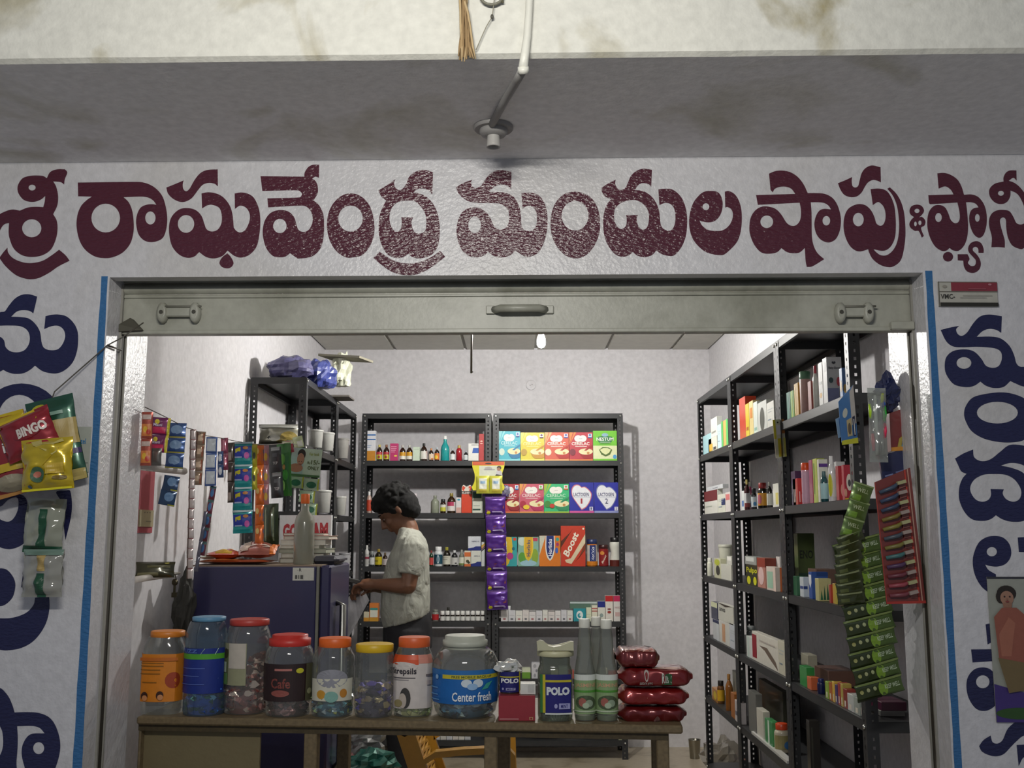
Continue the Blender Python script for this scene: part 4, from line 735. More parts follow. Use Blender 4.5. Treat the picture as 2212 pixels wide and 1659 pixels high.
rb('brown cardboard carton behind, third shelf ' + NE, 1745, 1765, 1810, 1230, 3, '#6c5044', x0=XF + .09)
# ENO poster bag behind third shelf near
rb('tall green bag printed ENO against the wall', 1714, 1722, 1758, 1152, 3, '#4c5c2c', [('t', 'ENO', .1, .55, .9, .7, '#20281c'), ('r', 0, 0, 1, .3, '#2c4838')], name='printed_bag', cat='bag', x0=XF + .12)
# fourth shelf
rb('navy and white carton at the far end, fourth shelf ' + FA, 1540, 1553, 1558, 1342, 4, '#d0d4d8', [], [('r', .6, 0, 1, 1, '#c8ccd0'), ('r', 0, .85, 1, 1, '#222c54')])
rb('white carton with a tan stripe ' + FA, 1553.5, 1575, 1580, 1348, 4, '#d8d8d0', [], [('r', .3, .1, .6, .9, '#c89c78')])
rb('white blue carton beside the post, fourth shelf ' + FA, 1575.5, 1592, 1596, 1352, 4, '#ccd0d8', [], lines)
rb('dark navy carton on top of the others, fourth shelf ' + FA, 1536, 1549, 1554, 1303, 4, '#2a3050', [], [('r', 0, .7, 1, 1, '#d8dcb8')], z=PX(1553, 1342, XF).z)
rb('open white carton with dark lettering on top ' + FA, 1551, 1583, 1589, 1312, 4, '#d4d4c8', [], [('t', 'ames', .1, .55, .5, .75, '#303034'), ('p', [(0, 1), (1, 1), (.5, .86)], '#3a3024')], z=PX(1575, 1348, XF).z)
rb('long white carton with a dark red panel and hair drawing', 1625, 1680, 1690, 1385, 4, '#dcd8cc', [('r', .1, .6, .8, .65, '#a8a894')], [('r', .0, .1, .18, .9, '#8c1c2c'), ('p', [(.3, .6), (.5, .5), (.75, .25), (.98, .05), (.9, .3), (.6, .62)], '#6c5c50'), ('r', .3, .75, .9, .8, '#b0a8a0')])
rb('white carton beside the post, fourth shelf ' + MI, 1680.5, 1695, 1704, 1388, 4, '#d0ccb8', lines, lines)
rb('white carton at the left, fourth shelf ' + MI, 1612, 1624, 1630, 1378, 4, '#d8dcd8', [], [('r', .2, 0, .5, 1, '#b8c8c0')])
rbt('clear plastic jar behind the long carton', 1612, 1634, 1352, 4, 'pill', M('#74787a', .3, 'c'), '#8c9090', None, name='plastic_jar', cat='jar', x0=XF + .1)
rb('crumpled green packet, fourth shelf ' + NE, 1727, 1742, 1755, 1443, 4, '#2c8c40')
rb('small orange carton, fourth shelf ' + NE, 1743, 1752, 1760, 1464, 4, '#d0683c')
rbt('small navy bottle, fourth shelf ' + NE, 1765, 1781, 1466, 4, 'pill', '#1c2454', '#242c64', None, name='ointment_jar', cat='jar')
rb('white tub carton behind, fourth shelf ' + NE, 1730, 1745, 1765, 1416, 4, '#b8b4a0', x0=XF + .09)
rb('brown paper packs lying behind, fourth shelf ' + NE, 1760, 1790, 1850, 1450, 4, '#6c4c40', x0=XF + .09)
for i, (a, b, c, yt, col) in enumerate(((1782, 1789, 1800, 1474, '#90b03c'), (1790, 1796, 1806, 1475, '#b0642c'), (1797, 1802, 1812, 1474, '#d8b040'), (1803, 1808, 1817, 1480, '#4c3c70'), (1809, 1814, 1824, 1476, '#a83c34'), (1815, 1820, 1830, 1478, '#b8a450'), (1821, 1829, 1838, 1490, '#8c2c24'), (1830, 1842, 1858, 1502, '#c4c8c4'), (1844, 1856, 1870, 1510, '#a0a8a0'))):
    rb(('lime green', 'rust orange', 'golden yellow', 'violet', 'brick red', 'mustard', 'dark red', 'larger white', 'grey white')[i] + ' carton in the colourful row, fourth shelf ' + NE, a, b, c, yt, 4, col, [('r', .1, .1, .4, .5, '#d8d0c0')], [('r', .3, .1, .7, .4, '#d8d0c0')])
# fifth shelf and below
rb('orange yellow packet at the far end, fifth shelf ' + FA, 1538, 1549, 1556, 1492, 5, '#b87820', [], [('e', .6, .5, .3, .35, '#d0b430')])
rbt('jar with black lid and yellow label ' + FA, 1549, 1564, 1470, 5, 'pill', '#6c4420', '#241c18', '#c89c20', name='glass_jar', cat='jar')
rbt('amber bottle with long neck, fifth shelf ' + FA, 1566, 1582, 1456, 5, 'syrup', '#84501c', '#9c6c30', None)
rb('grey cardboard carton, fifth shelf ' + FA, 1582, 1595, 1604, 1455, 5, '#74746a', x0=XF + .05)
rb('orange packet in front of the grey carton', 1578, 1586, 1587, 1500, 5, '#a8641c', x0=XF - .008)
rb('white tray with writing in the fifth shelf ' + FA, 1587, 1598, 1598, 1519, 5, '#ccc4c4', [], [('r', .1, .3, .8, .5, '#60606c')], x0=XF - .012)
rbt('white jar with orange cap, fifth shelf ' + MI, 1672, 1704, 1562, 5, 'pill', '#b8b09c', '#c84420', '#8c8458', [('e', .7, .3, .2, .3, '#3c6ca0')], name='white_jar', cat='jar')
rb('green and white carton leaning, fifth shelf ' + MI, 1652, 1668, 1676, 1562, 5, '#3c8c50', [], [('r', .4, 0, .6, 1, '#c8d4c8')])
rb('tall white carton, fifth shelf ' + MI, 1634, 1648, 1657, 1538, 5, '#ccc9bc')
rb('grey plastic wrapped bundle, fifth shelf ' + MI, 1616, 1632, 1645, 1500, 5, '#6c6c68')
rb('dark olive crate against the wall, fifth shelf ' + MI, 1640, 1690, 1700, 1495, 5, '#3a3a2c', x0=XF + .1)
rb('long low white tray carton on the fifth shelf edge ' + MI, 1625, 1700, 1712, 1648, 5, '#c4c4c0', x0=XF - .01)

for lab, nm, x0, x1, y0, y1, Yk, zl, c in (('maroon carton right of the near rack post, fourth shelf', 'medicine_box', 1905, 1958, 1517, 1541, 3.33, .868, '#5c1c3c'), ('pale grey carton under the maroon one, fourth shelf', 'medicine_box', 1903, 1955, 1541, 1556, 3.33, .851, '#8c8a86')):
    a = P(x0, y1, Yk); b = P(x1, y0, Yk); carton(nm, lab, 'box', b.x - a.x, .12, max(.015, b.z - zl) if zl > .86 else .0165, c, (), ((a.x + b.x) / 2, Yk, zl))
rb('dark framed panel standing on the fifth shelf ' + NE, 1741, 1748, 1770, 1558, 5, '#26221e', [('r', .15, .0, .3, .9, '#3c3c34')])
# ------------------------------------------------------------ ceiling lamp and rod
lp = P(1169, 735, 5.25)
t = thing('light_bulb', 'glowing white bulb hanging below the shop ceiling', 'lamp', lp)
em = bpy.data.materials.new('m_bulb'); em.use_nodes = True; nt = em.node_tree; nt.nodes.remove(nt.nodes['Principled BSDF'])
e_ = nt.nodes.new('ShaderNodeEmission'); e_.inputs[0].default_value = (1, 0.975, 0.93, 1); e_.inputs[1].default_value = BULB_E; nt.links.new(e_.outputs[0], nt.nodes['Material Output'].inputs[0])
mb = MB(); mb.lathe([(0.004, -0.040), (0.014, -0.036), (0.021, -0.024), (0.0225, -0.008), (0.020, 0.012), (0.014, 0.028), (0.011, 0.036)], em, n=16); mb.build('bulb', t)
mb = MB(); mb.lathe([(0.013, 0.036), (0.014, 0.04), (0.014, 0.075), (0.006, 0.085)], M('#d8d8d4'), n=12); mb.tube([(0, 0, 0.08), (-0.01, 0, 0.15), (-0.004, 0, ZC - lp.z)], 0.0025, M('#e8e8e4'), 6); mb.build('holder', t)
a = P(1018, 806, 4.9)
t = thing('ceiling_rod', 'thin dark steel rod hanging straight down from the ceiling', 'rod', (a.x, a.y, 0))
mb = MB(); mb.tube([(0, 0, ZC + 0.01), (0, 0, a.z)], 0.0055, M('#8c8a82', .3, 'm'), 8); mb.tube([(0, 0, a.z + .006), (0.009, 0, a.z + .006)], 0.003, M('#504c44'), 6); mb.build('rod', t)
a = P(1147, 832, YB - 0.002)
mb = MB(); mb.lathe([(0.036, 0), (0.036, 0.004), (0.033, 0.006)], M_room, T=Matrix.Translation(a) @ Matrix.Rotation(PI / 2, 4, 'X'), n=24)
for dx in (-.006, .008): mb.ball((a.x + dx, a.y - .007, a.z + dx * .3), .003, .002, .003, M('#5a584f'), 6)
tag(mb.build('cover_plate'), 'round white blank cover plate on the back wall', 'cover plate')
# ------------------------------------------------------------ table
A = Vector((-1.128, 3.13, 0)); TZ = P(285, 1548, 3.13).z
B = PZ(1475, 1568, TZ); B.z = 0; tl = (B - A).length; ta = math.atan2(B.y - A.y, B.x - A.x)
M_wood = M('#6b5c42', 0.55, 'w'); M_ply = M('#6f6447', 0.6, 'p')
t = thing('shop_table', 'long speckled brown wooden table across the entrance with jars on it', 'table', A, ta)
mb = MB(); mb.box(0, tl, 0, 0.46, TZ - 0.023, TZ, M_wood, ch=0.005); mb.build('table_top', t)
def tu(px, y=1600):  # pixel -> local x on the table front plane
    d = ray(px, y); n_ = Vector((-math.sin(ta), math.cos(ta), 0)); k = n_.dot(A - EYE) / n_.dot(d); q = EYE + d * k
    return (q - A).dot(Vector((math.cos(ta), math.sin(ta), 0)))
for (p0, p1) in ((286, 297), (652, 680), (1044, 1072), (1419, 1446)):
    for y0 in (0.02, 0.40):
        mb = MB(); mb.box(max(0, tu(p0)), tu(p1), y0, y0 + 0.04, 0, TZ - 0.023, M_wood, ch=0.003); mb.build('leg', t)
mb = MB(); mb.box(0, tl - .04, 0.018, 0.036, TZ - 0.043, TZ - 0.023, M('#41361f', .6, 'w')); mb.build('apron', t)
mb = MB(); mb.box(tu(297), tu(551), 0.045, 0.055, 0.05, TZ - 0.023, M_ply); mb.build('front_panel', t)
# ------------------------------------------------------------ jars
def table_pt(px, py): q = PZ(px, py, TZ + 0.0008); return q
def sweets(label, cx, cy, z0, r, h, cols, s=0.014, seed=1, slope=0.0):
    s = s * 1.35; cols = [('#%02x%02x%02x' % tuple(min(255, int(int(c[i:i + 2], 16) * 1.5 + 14)) for i in (1, 3, 5))) for c in cols]
    rr = random.Random(seed); mb = MB()
    mb.lathe([(r * .80, 0.001), (r * .84, h * 0.3), (r * .8, h * .72)], M(cols[0], .4, 'f'), c=(cx, cy, z0), n=14)
    n = int(90 + 60 * (h / 0.05))
    for i in range(min(n, 360)):
        a = rr.random() * 2 * PI; q = r * (0.93 if rr.random() < .7 else rr.random() ** .5 * .9)
        hz = h * (1 + slope * math.cos(a)); z = rr.random() * hz if q > r * .85 else hz * (.7 + .32 * rr.random())
        q = min(q, r - s * .75)
        T = Matrix.Translation((cx + q * math.cos(a), cy + q * math.sin(a), z0 + s * .5 + z)) @ Matrix.Rotation(rr.random() * 6, 4, 'Z') @ Matrix.Rotation(rr.random() * 6, 4, 'X')
        w_ = s * (.7 + .5 * rr.random()); b_ = w_ * .5
        vs = [(-w_, 0, 0), (-b_ * .8, b_, b_ * .7), (-b_ * .8, -b_, b_ * .5), (-b_ * .8, 0, -b_), (b_ * .8, b_, b_ * .5), (b_ * .8, -b_, b_ * .7), (b_ * .8, 0, -b_), (w_, 0, b_ * .3)]
        mb.add(vs, [(0, 1, 2), (0, 2, 3), (0, 3, 1), (1, 4, 5, 2), (2, 5, 6, 3), (3, 6, 4, 1), (7, 5, 4), (7, 6, 5), (7, 4, 6)], M(rr.choice(cols), .3, 'f'), T=T)
    return tag(mb.build('wrapped_sweets'), label, 'sweets', kind='stuff')
def jar(name, label, x0, x1, yb, ytop, prof, lid, lidcol, bodymat, lab=None, dec=(), span=1.2, cat='jar', sq=0.0, lidprof=None, mid=0.0, yoff=0.0):
    """prof: [(r frac, y px)] bottom to top ; lid: (x0,x1,ytop,ybot) px ; lab: (ytop,ybot,col,u shift)"""
    xc = (x0 + x1) / 2; q = table_pt(xc, yb); r = (x1 - x0) / 2 / F * q.y * 0.985; Yc = q.y + r + yoff
    r = (x1 - x0) / 2 / F * Yc * 0.99; X = P(xc, 1450, Yc).x
    hz = lambda y, rf=1.0: P(xc, y, Yc - r * rf).z - TZ
    t = thing(name, label, cat, (X, Yc, TZ + 0.0008))
    mb = MB(); pr = [(a * r, hz(y, a)) for a, y in prof]; pr[0] = (pr[0][0], 0.0)
    mb.lathe(pr, bodymat, n=28, sq=sq); mb.build('jar_body', t)
    lr = (lid[1] - lid[0]) / 2 / F * Yc; lx = P((lid[0] + lid[1]) / 2, 1400, Yc).x - X
    zt_, zb_ = hz(lid[2], 0.0), hz(lid[3], lr / r)
    mb = MB(); L_ = M(lidcol, .42) if isinstance(lidcol, str) else lidcol
    lpz = lidprof or [(0.97, 0), (1, 0.05), (1, 0.9), (0.95, 1.0)]
    mb.lathe([(a * lr, zb_ + (zt_ - zb_) * b) for a, b in lpz], L_, c=(lx, 0, 0), n=32); mb.build('lid', t)
    if lab:
        za, zb2 = hz(lab[1]), hz(lab[0]); cu = lab[3] if len(lab) > 3 else 0
        def rad(z):
            for (ra, z0), (rb_, z1) in zip(pr, pr[1:]):
                if z0 <= z <= z1: return ra + (rb_ - ra) * (z - z0) / max(z1 - z0, 1e-6)
            return pr[-1][0]
        def G(u, v, o):
            z = za + v * (zb2 - za); a = (u - .5) * 2 * span + cu; R_ = rad(z) + .0012 + o
            if sq:
                ca, sa = math.sin(a), math.cos(a); R_ *= (1 - sq) + sq * min(1 / max(abs(ca), 1e-6), 1 / max(abs(sa), 1e-6))
            return Vector((math.sin(a) * R_, -math.cos(a) * R_, z))
        mb = MB(); mb.decals(G, [('r', 0, 0, 1, 1, lab[2], 28, 6)] + list(dec), dens=(28, 6)); mb.build('label', t)
    return X, Yc, r, hz
cl = CLEAR('#dfe2df', .95, .07, .09)
X, Y, r, hz = jar('plastic_jar', 'clear jar with orange lid and orange picture label, leftmost on table', 312, 399, 1545, 1380,
    [(.95, 1545), (1, 1535), (1, 1415), (.97, 1400), (.84, 1385), (.8, 1378)], (326.6, 396.5, 1362.5, 1379), '#cf7a24', cl,
    (1414, 1517, '#cf7c1c'), [('r', 0, .02, .12, 1, '#a8481c', 4, 4), ('e', .76, .45, .13, .17, '#9c3c1c'), ('r', .2, .8, .6, .82, '#8a5a14', 4, 1), ('r', .2, .74, .6, .76, '#8a5a14', 4, 1), ('r', .2, .66, .55, .68, '#8a5a14', 4, 1), ('r', .2, .58, .55, .60, '#8a5a14', 4, 1), ('r', .25, .4, .5, .42, '#8a5a14', 4, 1),
     ('e', .30, .12, .06, .09, '#3a1c10'), ('e', .56, .14, .06, .09, '#3a1c10'), ('e', .31, .08, .045, .06, '#c88858'), ('e', .57, .1, .045, .06, '#c88858'), ('r', .2, .86, .8, .93, '#b8641c', 6, 1)], span=1.35, sq=.35)
X, Y, r, hz = jar('plastic_jar', 'tall clear jar with light blue lid and dark blue label', 399, 489, 1548, 1380,
    [(.93, 1548), (.97, 1540), (.97, 1390), (.98, 1375), (.84, 1352), (.78, 1345)], (415, 484, 1332, 1344), '#5d8fb0', CLEAR('#a9c4d8', .9, .07, .10),
    (1402, 1500, '#162c7c'), [('r', 0, .76, 1, .88, '#4f9a2c', 8, 1), ('p', [(.5, .86), (.58, 1), (.85, 1), (.78, .86)], '#a8c8a8'), ('t', 'FUZZ', .05, .9, .45, .98, '#5878b8'), ('r', .05, .55, .6, .57, '#4c60a8', 5, 1), ('r', .05, .38, .5, .40, '#4c60a8', 5, 1), ('r', .05, .2, .6, .22, '#4c60a8', 5, 1)], span=1.25)
sweets('blue and green wrapped sweets in the tall blue lidded jar', X, Y, TZ + .001, r * .93, hz(1470) * 1.0, ['#1c3878', '#2c60a0', '#88a8c8', '#1c4c2c', '#283048'], .013, 3)
X, Y, r, hz = jar('plastic_jar', 'tall clear jar with flat dark red lid and pale green label', 485, 583, 1551, 1385,
    [(.93, 1551), (.97, 1543), (.97, 1500), (.9, 1494), (.97, 1488), (.97, 1395), (1, 1385), (.86, 1362), (.80, 1355)], (496.6, 578.4, 1337, 1354), '#b03c34', cl,
    (1391, 1482, '#8e8e70', -.55), [('r', .02, .02, .42, .85, '#5c6440', 4, 2), ('e', .3, .75, .12, .12, '#3c3420'), ('r', .45, .4, .98, 1, '#b8b0a4', 4, 2), ('r', .15, .3, .35, .55, '#a8b8a4'), ('r', .02, .02, .42, .28, '#5c8048', 4, 1)], span=.75, yoff=.045)
sweets('brown wrapped sweets in the flat red lidded jar', X, Y, TZ + .001, r * .93, hz(1455), ['#502420', '#7c4840', '#b88c84', '#3c1c18', '#683830'], .014, 4, .35)
X, Y, r, hz = jar('plastic_jar', 'squat clear jar with raised bright red lid and dark brown label', 573, 676, 1551, 1420,
    [(.86, 1551), (.93, 1545), (.9, 1525), (.97, 1520), (1, 1435), (1, 1425), (.93, 1408), (.82, 1398)], (583, 669.6, 1370, 1399), '#c03028', cl,
    (1436, 1517, '#2a1a1a'), [('t', 'Cafe', .3, .35, .6, .62, '#7c3c34'), ('r', .36, .82, .62, .88, '#b07068', 3, 1), ('e', .74, .82, .06, .07, '#c0bc2c'), ('e', .45, .22, .14, .09, '#8c4c44'), ('r', .84, 0, 1, 1, '#4c4a34', 3, 2), ('e', .92, .25, .05, .08, '#8c8c6c')], span=1.35,
    lidprof=[(.97, 0), (1, .04), (1, .62), (.86, .68), (.86, .95), (.8, 1.0)])
sweets('dark brown wrapped sweets in the raised red lidded jar', X, Y, TZ + .001, r * .84, hz(1515), ['#2c1c20', '#5c3c3c', '#3c3038', '#705050'], .013, 5)
X, Y, r, hz = jar('plastic_jar', 'clear jar with orange lid and curved white paper inside', 674.5, 766, 1551, 1440,
    [(.92, 1551), (.97, 1543), (1, 1448), (.97, 1440), (1, 1432), (.96, 1420), (.78, 1404), (.74, 1400)], (690, 757.5, 1377.6, 1401), '#dd6420', cl,
    (1468, 1516, '#c9c6b4', .1), [('e', .5, 1.02, .34, .42, '#8c8c94'), ('e', .28, .3, .1, .2, '#c08c2c'), ('e', .75, .35, .08, .2, '#b87c2c'), ('e', .5, .2, .14, .25, '#7ca89c')], span=1.1)
sweets('blue, green and yellow wrapped sweets in the orange lidded jar', X, Y, TZ + .001, r * .92, hz(1498), ['#204c60', '#5c8c94', '#b8a84c', '#8c98a0', '#1c3040', '#4c5c30'], .013, 6)
X, Y, r, hz = jar('plastic_jar', 'clear jar with flat yellow lid holding purple sweets', 767.5, 850, 1552, 1440,
    [(.93, 1552), (.98, 1544), (1, 1440), (.96, 1430), (1, 1422), (.96, 1414), (.95, 1412)], (770, 849, 1390.5, 1412), '#d5ae1c', cl, None)
sweets('purple and bronze foil sweets in the yellow lidded jar', X, Y, TZ + .001, r * .93, hz(1492), ['#2c2438', '#4c3c90', '#6c5c48', '#241c2c', '#3c3048', '#8c7c5c'], .013, 7)
X, Y, r, hz = jar('plastic_jar', 'clear jar with orange lid and orange over white lozenge label', 850, 936.5, 1550, 1430,
    [(.9, 1550), (.97, 1540), (.97, 1455), (1, 1440), (.98, 1428), (.84, 1410), (.76, 1400)], (862, 928, 1376, 1401), '#d9602c', cl,
    (1416, 1532, '#ccc4be'), [('r', 0, .82, .64, 1, '#cf4c1c', 6, 2), ('r', .64, .84, 1, 1, '#c88474', 4, 2), ('e', .32, .78, .3, .09, '#ccc4be'), ('t', 'Strepsils', .06, .61, .6, .76, '#2c2830'), ('r', .06, .565, .58, .58, '#504c50', 6, 1), ('r', .06, .53, .45, .54, '#807c80', 5, 1),
     ('e', .38, .2, .11, .19, '#3c3a38'), ('e', .33, .15, .08, .14, '#b8aca0'), ('e', .24, .1, .09, .07, '#8c8058'), ('r', .78, .6, .96, .64, '#6c6464', 3, 1), ('r', .8, .44, .92, .52, '#a89c98', 3, 1)], span=1.2, sq=.15)
sweets('pale yellow and green sweets at the bottom of the lozenge jar', X, Y, TZ + .001, r * .88, hz(1535), ['#8c8c60', '#b8b48c', '#6c7c48', '#a89c90'], .012, 8)
X, Y, r, hz = jar('plastic_jar', 'largest clear jar with wide pale lid and bright blue label', 936, 1075.5, 1556, 1450,
    [(.80, 1556), (.92, 1545), (.98, 1525), (1, 1515), (1, 1450), (.98, 1435), (.86, 1415), (.70, 1405)], (957.5, 1052, 1372, 1406), '#b5b8aa', cl,
    (1449, 1523, '#1460a8'), [('r', 0, .84, 1, 1, '#2468a8', 12, 1), ('r', .24, .74, 1, .86, '#c4b430', 10, 1), ('t', 'FREE MOBILE BACK-UP', .36, .765, .84, .84, '#4a5a30'), ('e', .53, .62, .06, .12, '#c8d4dc'), ('e', .66, .62, .06, .12, '#c8d4dc'), ('e', .595, .52, .06, .1, '#90b4d8'), ('p', [(.7, .42), (.78, .45), (.85, .66), (.76, .6)], '#3c9c8c'),
     ('t', 'Center fresh', .37, .09, .83, .36, '#dfe4e8'), ('e', .16, .78, .025, .07, '#8cb0d4'), ('r', .03, .1, .2, .13, '#5c94c8', 3, 1), ('r', .03, .25, .18, .28, '#5c94c8', 3, 1), ('r', .03, .45, .18, .48, '#5c94c8', 3, 1)], span=1.3,
    lidprof=[(.92, 0), (.92, .2), (1, .22), (1, .62), (.9, .66), (.9, .95), (.86, 1.0)])
sweets('dark blue and silver chewing gums in the largest jar', X, Y, TZ + .001, r * .82, hz(1522), ['#1c3c50', '#244c58', '#8ca4b0', '#182838', '#3c6c88'], .014, 9)
# red carton, little mint jar, white box
q0 = table_pt(1116, 1558); hx = P(1077, 1500, q0.y + .002).x; hx1 = P(1156, 1500, q0.y + .002).x; zr = P(1116, 1503, q0.y + .002).z
carton('counter_box', 'plain dark red carton on the table under a small mint jar', 'box', hx1 - hx, .11, zr - TZ - .001, '#8e1f2a', [('r', .03, .06, .55, .1, '#b87c7c'), ('r', .84, .05, .94, .16, '#b8966c'), ('r', .86, .07, .92, .14, '#8e1f2a')], ((hx + hx1) / 2, q0.y + .002, TZ + .001))
def gjar(label, x0, x1, z0, Yf, ytop_body, ybot, name='mint_jar'):
    pass
Yj = q0.y + .035; xa = P(1079, 1480, Yj).x; xb = P(1123, 1480, Yj).x; r = (xb - xa) / 2; zz = lambda y: P(1100, y, Yj).z - zr
t = thing('mint_jar', 'small mint jar with dark blue label standing on the red carton', 'jar', ((xa + xb) / 2, Yj + r, zr + .0008))
mb = MB(); mb.lathe([(r * .95, 0), (r, .004), (r, zz(1455)), (r * .8, zz(1448)), (r * .8, zz(1442))], CLEAR('#6f8068', .8, .1, .4), n=20, sq=.3); mb.build('jar_body', t)
Gp = lambda u, v, o: Vector((math.sin((u - .5) * 2.0 + .05) * (r * 1.13 + o), -math.cos((u - .5) * 2.0 + .05) * (r * 1.13 + o), .004 + v * zz(1455)))
polo = [('r', .0, 0, 1, 1, '#1d1c66', 8, 1), ('r', 0, .72, 1, .78, '#b8ac28', 8, 1), ('r', .93, 0, 1, 1, '#b8ac28', 1, 1), ('t', 'POLO', .08, .45, .88, .68, '#dfe0e4', 0, .05), ('e', .18, .17, .05, .06, '#9c9cc0'), ('r', .32, .1, .72, .22, '#a4a4c8', 4, 1), ('t', 'MINT', .36, .12, .68, .2, '#1d1c66')]
mb = MB(); mb.decals(Gp, polo); mb.build('label', t)
Yw = q0.y + .02; xa = P(1124, 1490, Yw).x; xb = P(1157, 1490, Yw).x
carton('white_box', 'small white rounded box on the red carton beside the mint jar', 'box', xb - xa, .05, P(1140, 1477, Yw).z - zr - .001, '#d3d3cc', [('r', .5, .2, .9, .9, '#bdbdb8')], ((xa + xb) / 2, Yw, zr + .0008))
def crumple(label, name, cat, c, rx, ry, rz, mat, seed=0, amp=.25, n=22, fr=2.2, flat=True, kind=None):
    mb = MB(); vs = []; fs = []; m_ = n // 2
    for j in range(m_ + 1):
        th = PI * j / m_
        for k in range(n):
            a = 2 * PI * k / n; d = Vector((math.sin(th) * math.cos(a), math.sin(th) * math.sin(a), -math.cos(th)))
            f = 1 + amp * noise.noise(d * fr + Vector((seed * 7.1, 0, 0))) * 2 + amp * .5 * abs(noise.noise(d * fr * 2.7 + Vector((0, seed * 3.3, 0)))) * 2
            p = Vector((d.x * rx * f, d.y * ry * f, d.z * rz * f))
            if flat and p.z < -rz * .8: p.z = -rz * .8
            vs.append(Vector(c) + p)
    for j in range(m_):
        for k in range(n):
            a, b = j * n + k, j * n + (k + 1) % n; fs.append((a, b, b + n, a + n))
    mb.add(vs, fs, mat, False); return tag(mb.build(name), label, cat, kind=kind)
c = P(1100, 1441, Yj + .03)
crumple('crumpled white plastic film on top of the small mint jar', 'plastic_wrap', 'plastic film', c, .034, .03, .02, M('#cfd0cc', .2, 'f'), 4, .3)
# big mint jar
X, Y, r, hz = jar('mint_jar', 'large square mint jar with open cream lid and navy label', 1161, 1237, 1559, 1446,
    [(.93, 1559), (.97, 1550), (.97, 1452), (.9, 1444), (.85, 1440), (.86, 1422), (.84, 1420)], (1161, 1238, 1404, 1421), '#c3c09c', CLEAR('#bcc4b4', .85, .08, .12),
    (1458, 1541, '#1c1a6c'), [('r', 0, 0, .08, 1, '#2c6c34', 2, 1), ('r', .08, 0, .16, 1, '#b8ac28', 2, 1), ('r', .16, .8, 1, .86, '#b8ac28', 8, 1), ('t', 'POLO', .2, .46, .94, .68, '#cfd4d8', 0, .06), ('e', .5, .18, .055, .06, '#9c9cc8'), ('r', .6, .1, .94, .25, '#9c9cc8', 4, 1), ('t', 'MINT', .66, .13, .88, .22, '#1c1a6c'), ('r', .16, -.04, 1, 0, '#d8dcd8', 8, 1)], span=.80, sq=.45)
jt = bpy.data.objects['mint_jar.001']
mb = MB(); z1 = hz(1404)
# raised flip lid: two upturned ears and a sagging bridge
pr = [(-1.0, -.004), (-1.0, .020), (-.86, .026), (-.66, .024), (-.4, .010), (-.1, .005), (.3, .010), (.7, .018), (.86, .022), (1.0, .022), (1.0, -.004)]
m_ = len(pr); capm = M('#b9b79a', .4)
for (y0, y1, hs_) in ((-.82, -.6, 1.0), (-.6, .6, .45), (.6, .75, .7)):
    F_ = lambda a, b, y: (X * 0 + a * r * 1.0, y * r, z1 + (b * hs_ if b > 0 else b))
    vs = [F_(a, b, y0) for a, b in pr] + [F_(a, b, y1) for a, b in pr]
    mb.add(vs, [(k, k + 1, m_ + k + 1, m_ + k)[::-1] for k in range(m_ - 1)], capm)
    mb.poly([[(a, b) for a, b in pr][::-1]], lambda a, b: Vector(F_(a, b, y0)), capm)
mb.build('flip_cap', jt)
rr = random.Random(4); mb = MB()
for i in range(26):
    a = rr.random() * 2 * PI; q = r * .7
    T = Matrix.Translation((X + q * math.cos(a), Y + q * math.sin(a), TZ + .012 + (i % 2) * .016)) @ Matrix.Rotation(a + PI / 2, 4, 'Z') @ Matrix.Rotation(PI / 2, 4, 'X')
    mb.lathe([(.0135, -.003), (.0135, .003), (.006, .003), (.006, -.003)], M('#a8b0b0', .25, 'f'), n=10, T=T, caps=False)
mb.build('mint_rings'); tag(bpy.data.objects['mint_rings'], 'silver wrapped ring mints at the bottom of the large mint jar', 'sweets', kind='stuff')
# glass bottles with cone necks
def cone_bottle(label, x0, x1, cx0, cx1, ctop, yb, dy=0.0):
    xc = (x0 + x1) / 2; q = table_pt(xc, yb); r = (x1 - x0) / 2 / F * (q.y + .03); Yc = q.y + r + dy; r = (x1 - x0) / 2 / F * Yc; X = P(xc, 1450, Yc).x
    hz = lambda y: P(xc, y, Yc - r * .4).z - TZ
    t = thing('glass_bottle', label, 'bottle', (X, Yc, TZ + .0008)); cr = (cx1 - cx0) / 2 / F * Yc
    mb = MB(); mb.lathe([(r * .93, 0), (r, .01), (r, hz(1462)), (r * 1.0, hz(1456)), (r * .93, hz(1446)), (r * .72, hz(1415)), (cr * 1.15, hz(1376)), (cr * .9, hz(1356))], CLEAR('#d4d8d0', .95, .05, .14), n=22); mb.build('glass', t)
    mb = MB(); z0 = hz(ctop + 20); z1 = hz(ctop + 1); mb.lathe([(cr * .95, z0), (cr, z0 + .002), (cr, z1 - .003), (cr * .93, z1)], M('#d8d8cc', .4), n=20); mb.build('cap', t)
    mb = MB(); G = lambda u, v, o: Vector((math.sin((u - .5) * 3.0) * (r * 1.012 + o), -math.cos((u - .5) * 3.0) * (r * 1.012 + o), hz(1541) + v * (hz(1464) - hz(1541))))
    mb.decals(G, [('r', 0, 0, 1, 1, '#86a070', 14, 1), ('r', 0, .94, 1, 1.1, '#d0d4cc', 14, 1), ('r', 0, .60, 1, .66, '#4c8c30', 14, 1), ('t', 'JASMINE', .14, .72, .86, .86, '#c09a78'), ('e', .5, .32, .34, .2, '#49573c'), ('e', .4, .33, .12, .12, '#9c5c50'), ('e', .6, .3, .12, .1, '#8c9c84'), ('e', .5, .24, .1, .08, '#a8b89c'), ('r', 0, .06, 1, .1, '#b4c0a4', 14, 1)], step=.0003); mb.build('label', t)
    mb = MB(); mb.lathe([(r * .9, .002), (r * .9, hz(1545))], M('#7c8c6c', .3), n=14); mb.build('liquid', t)
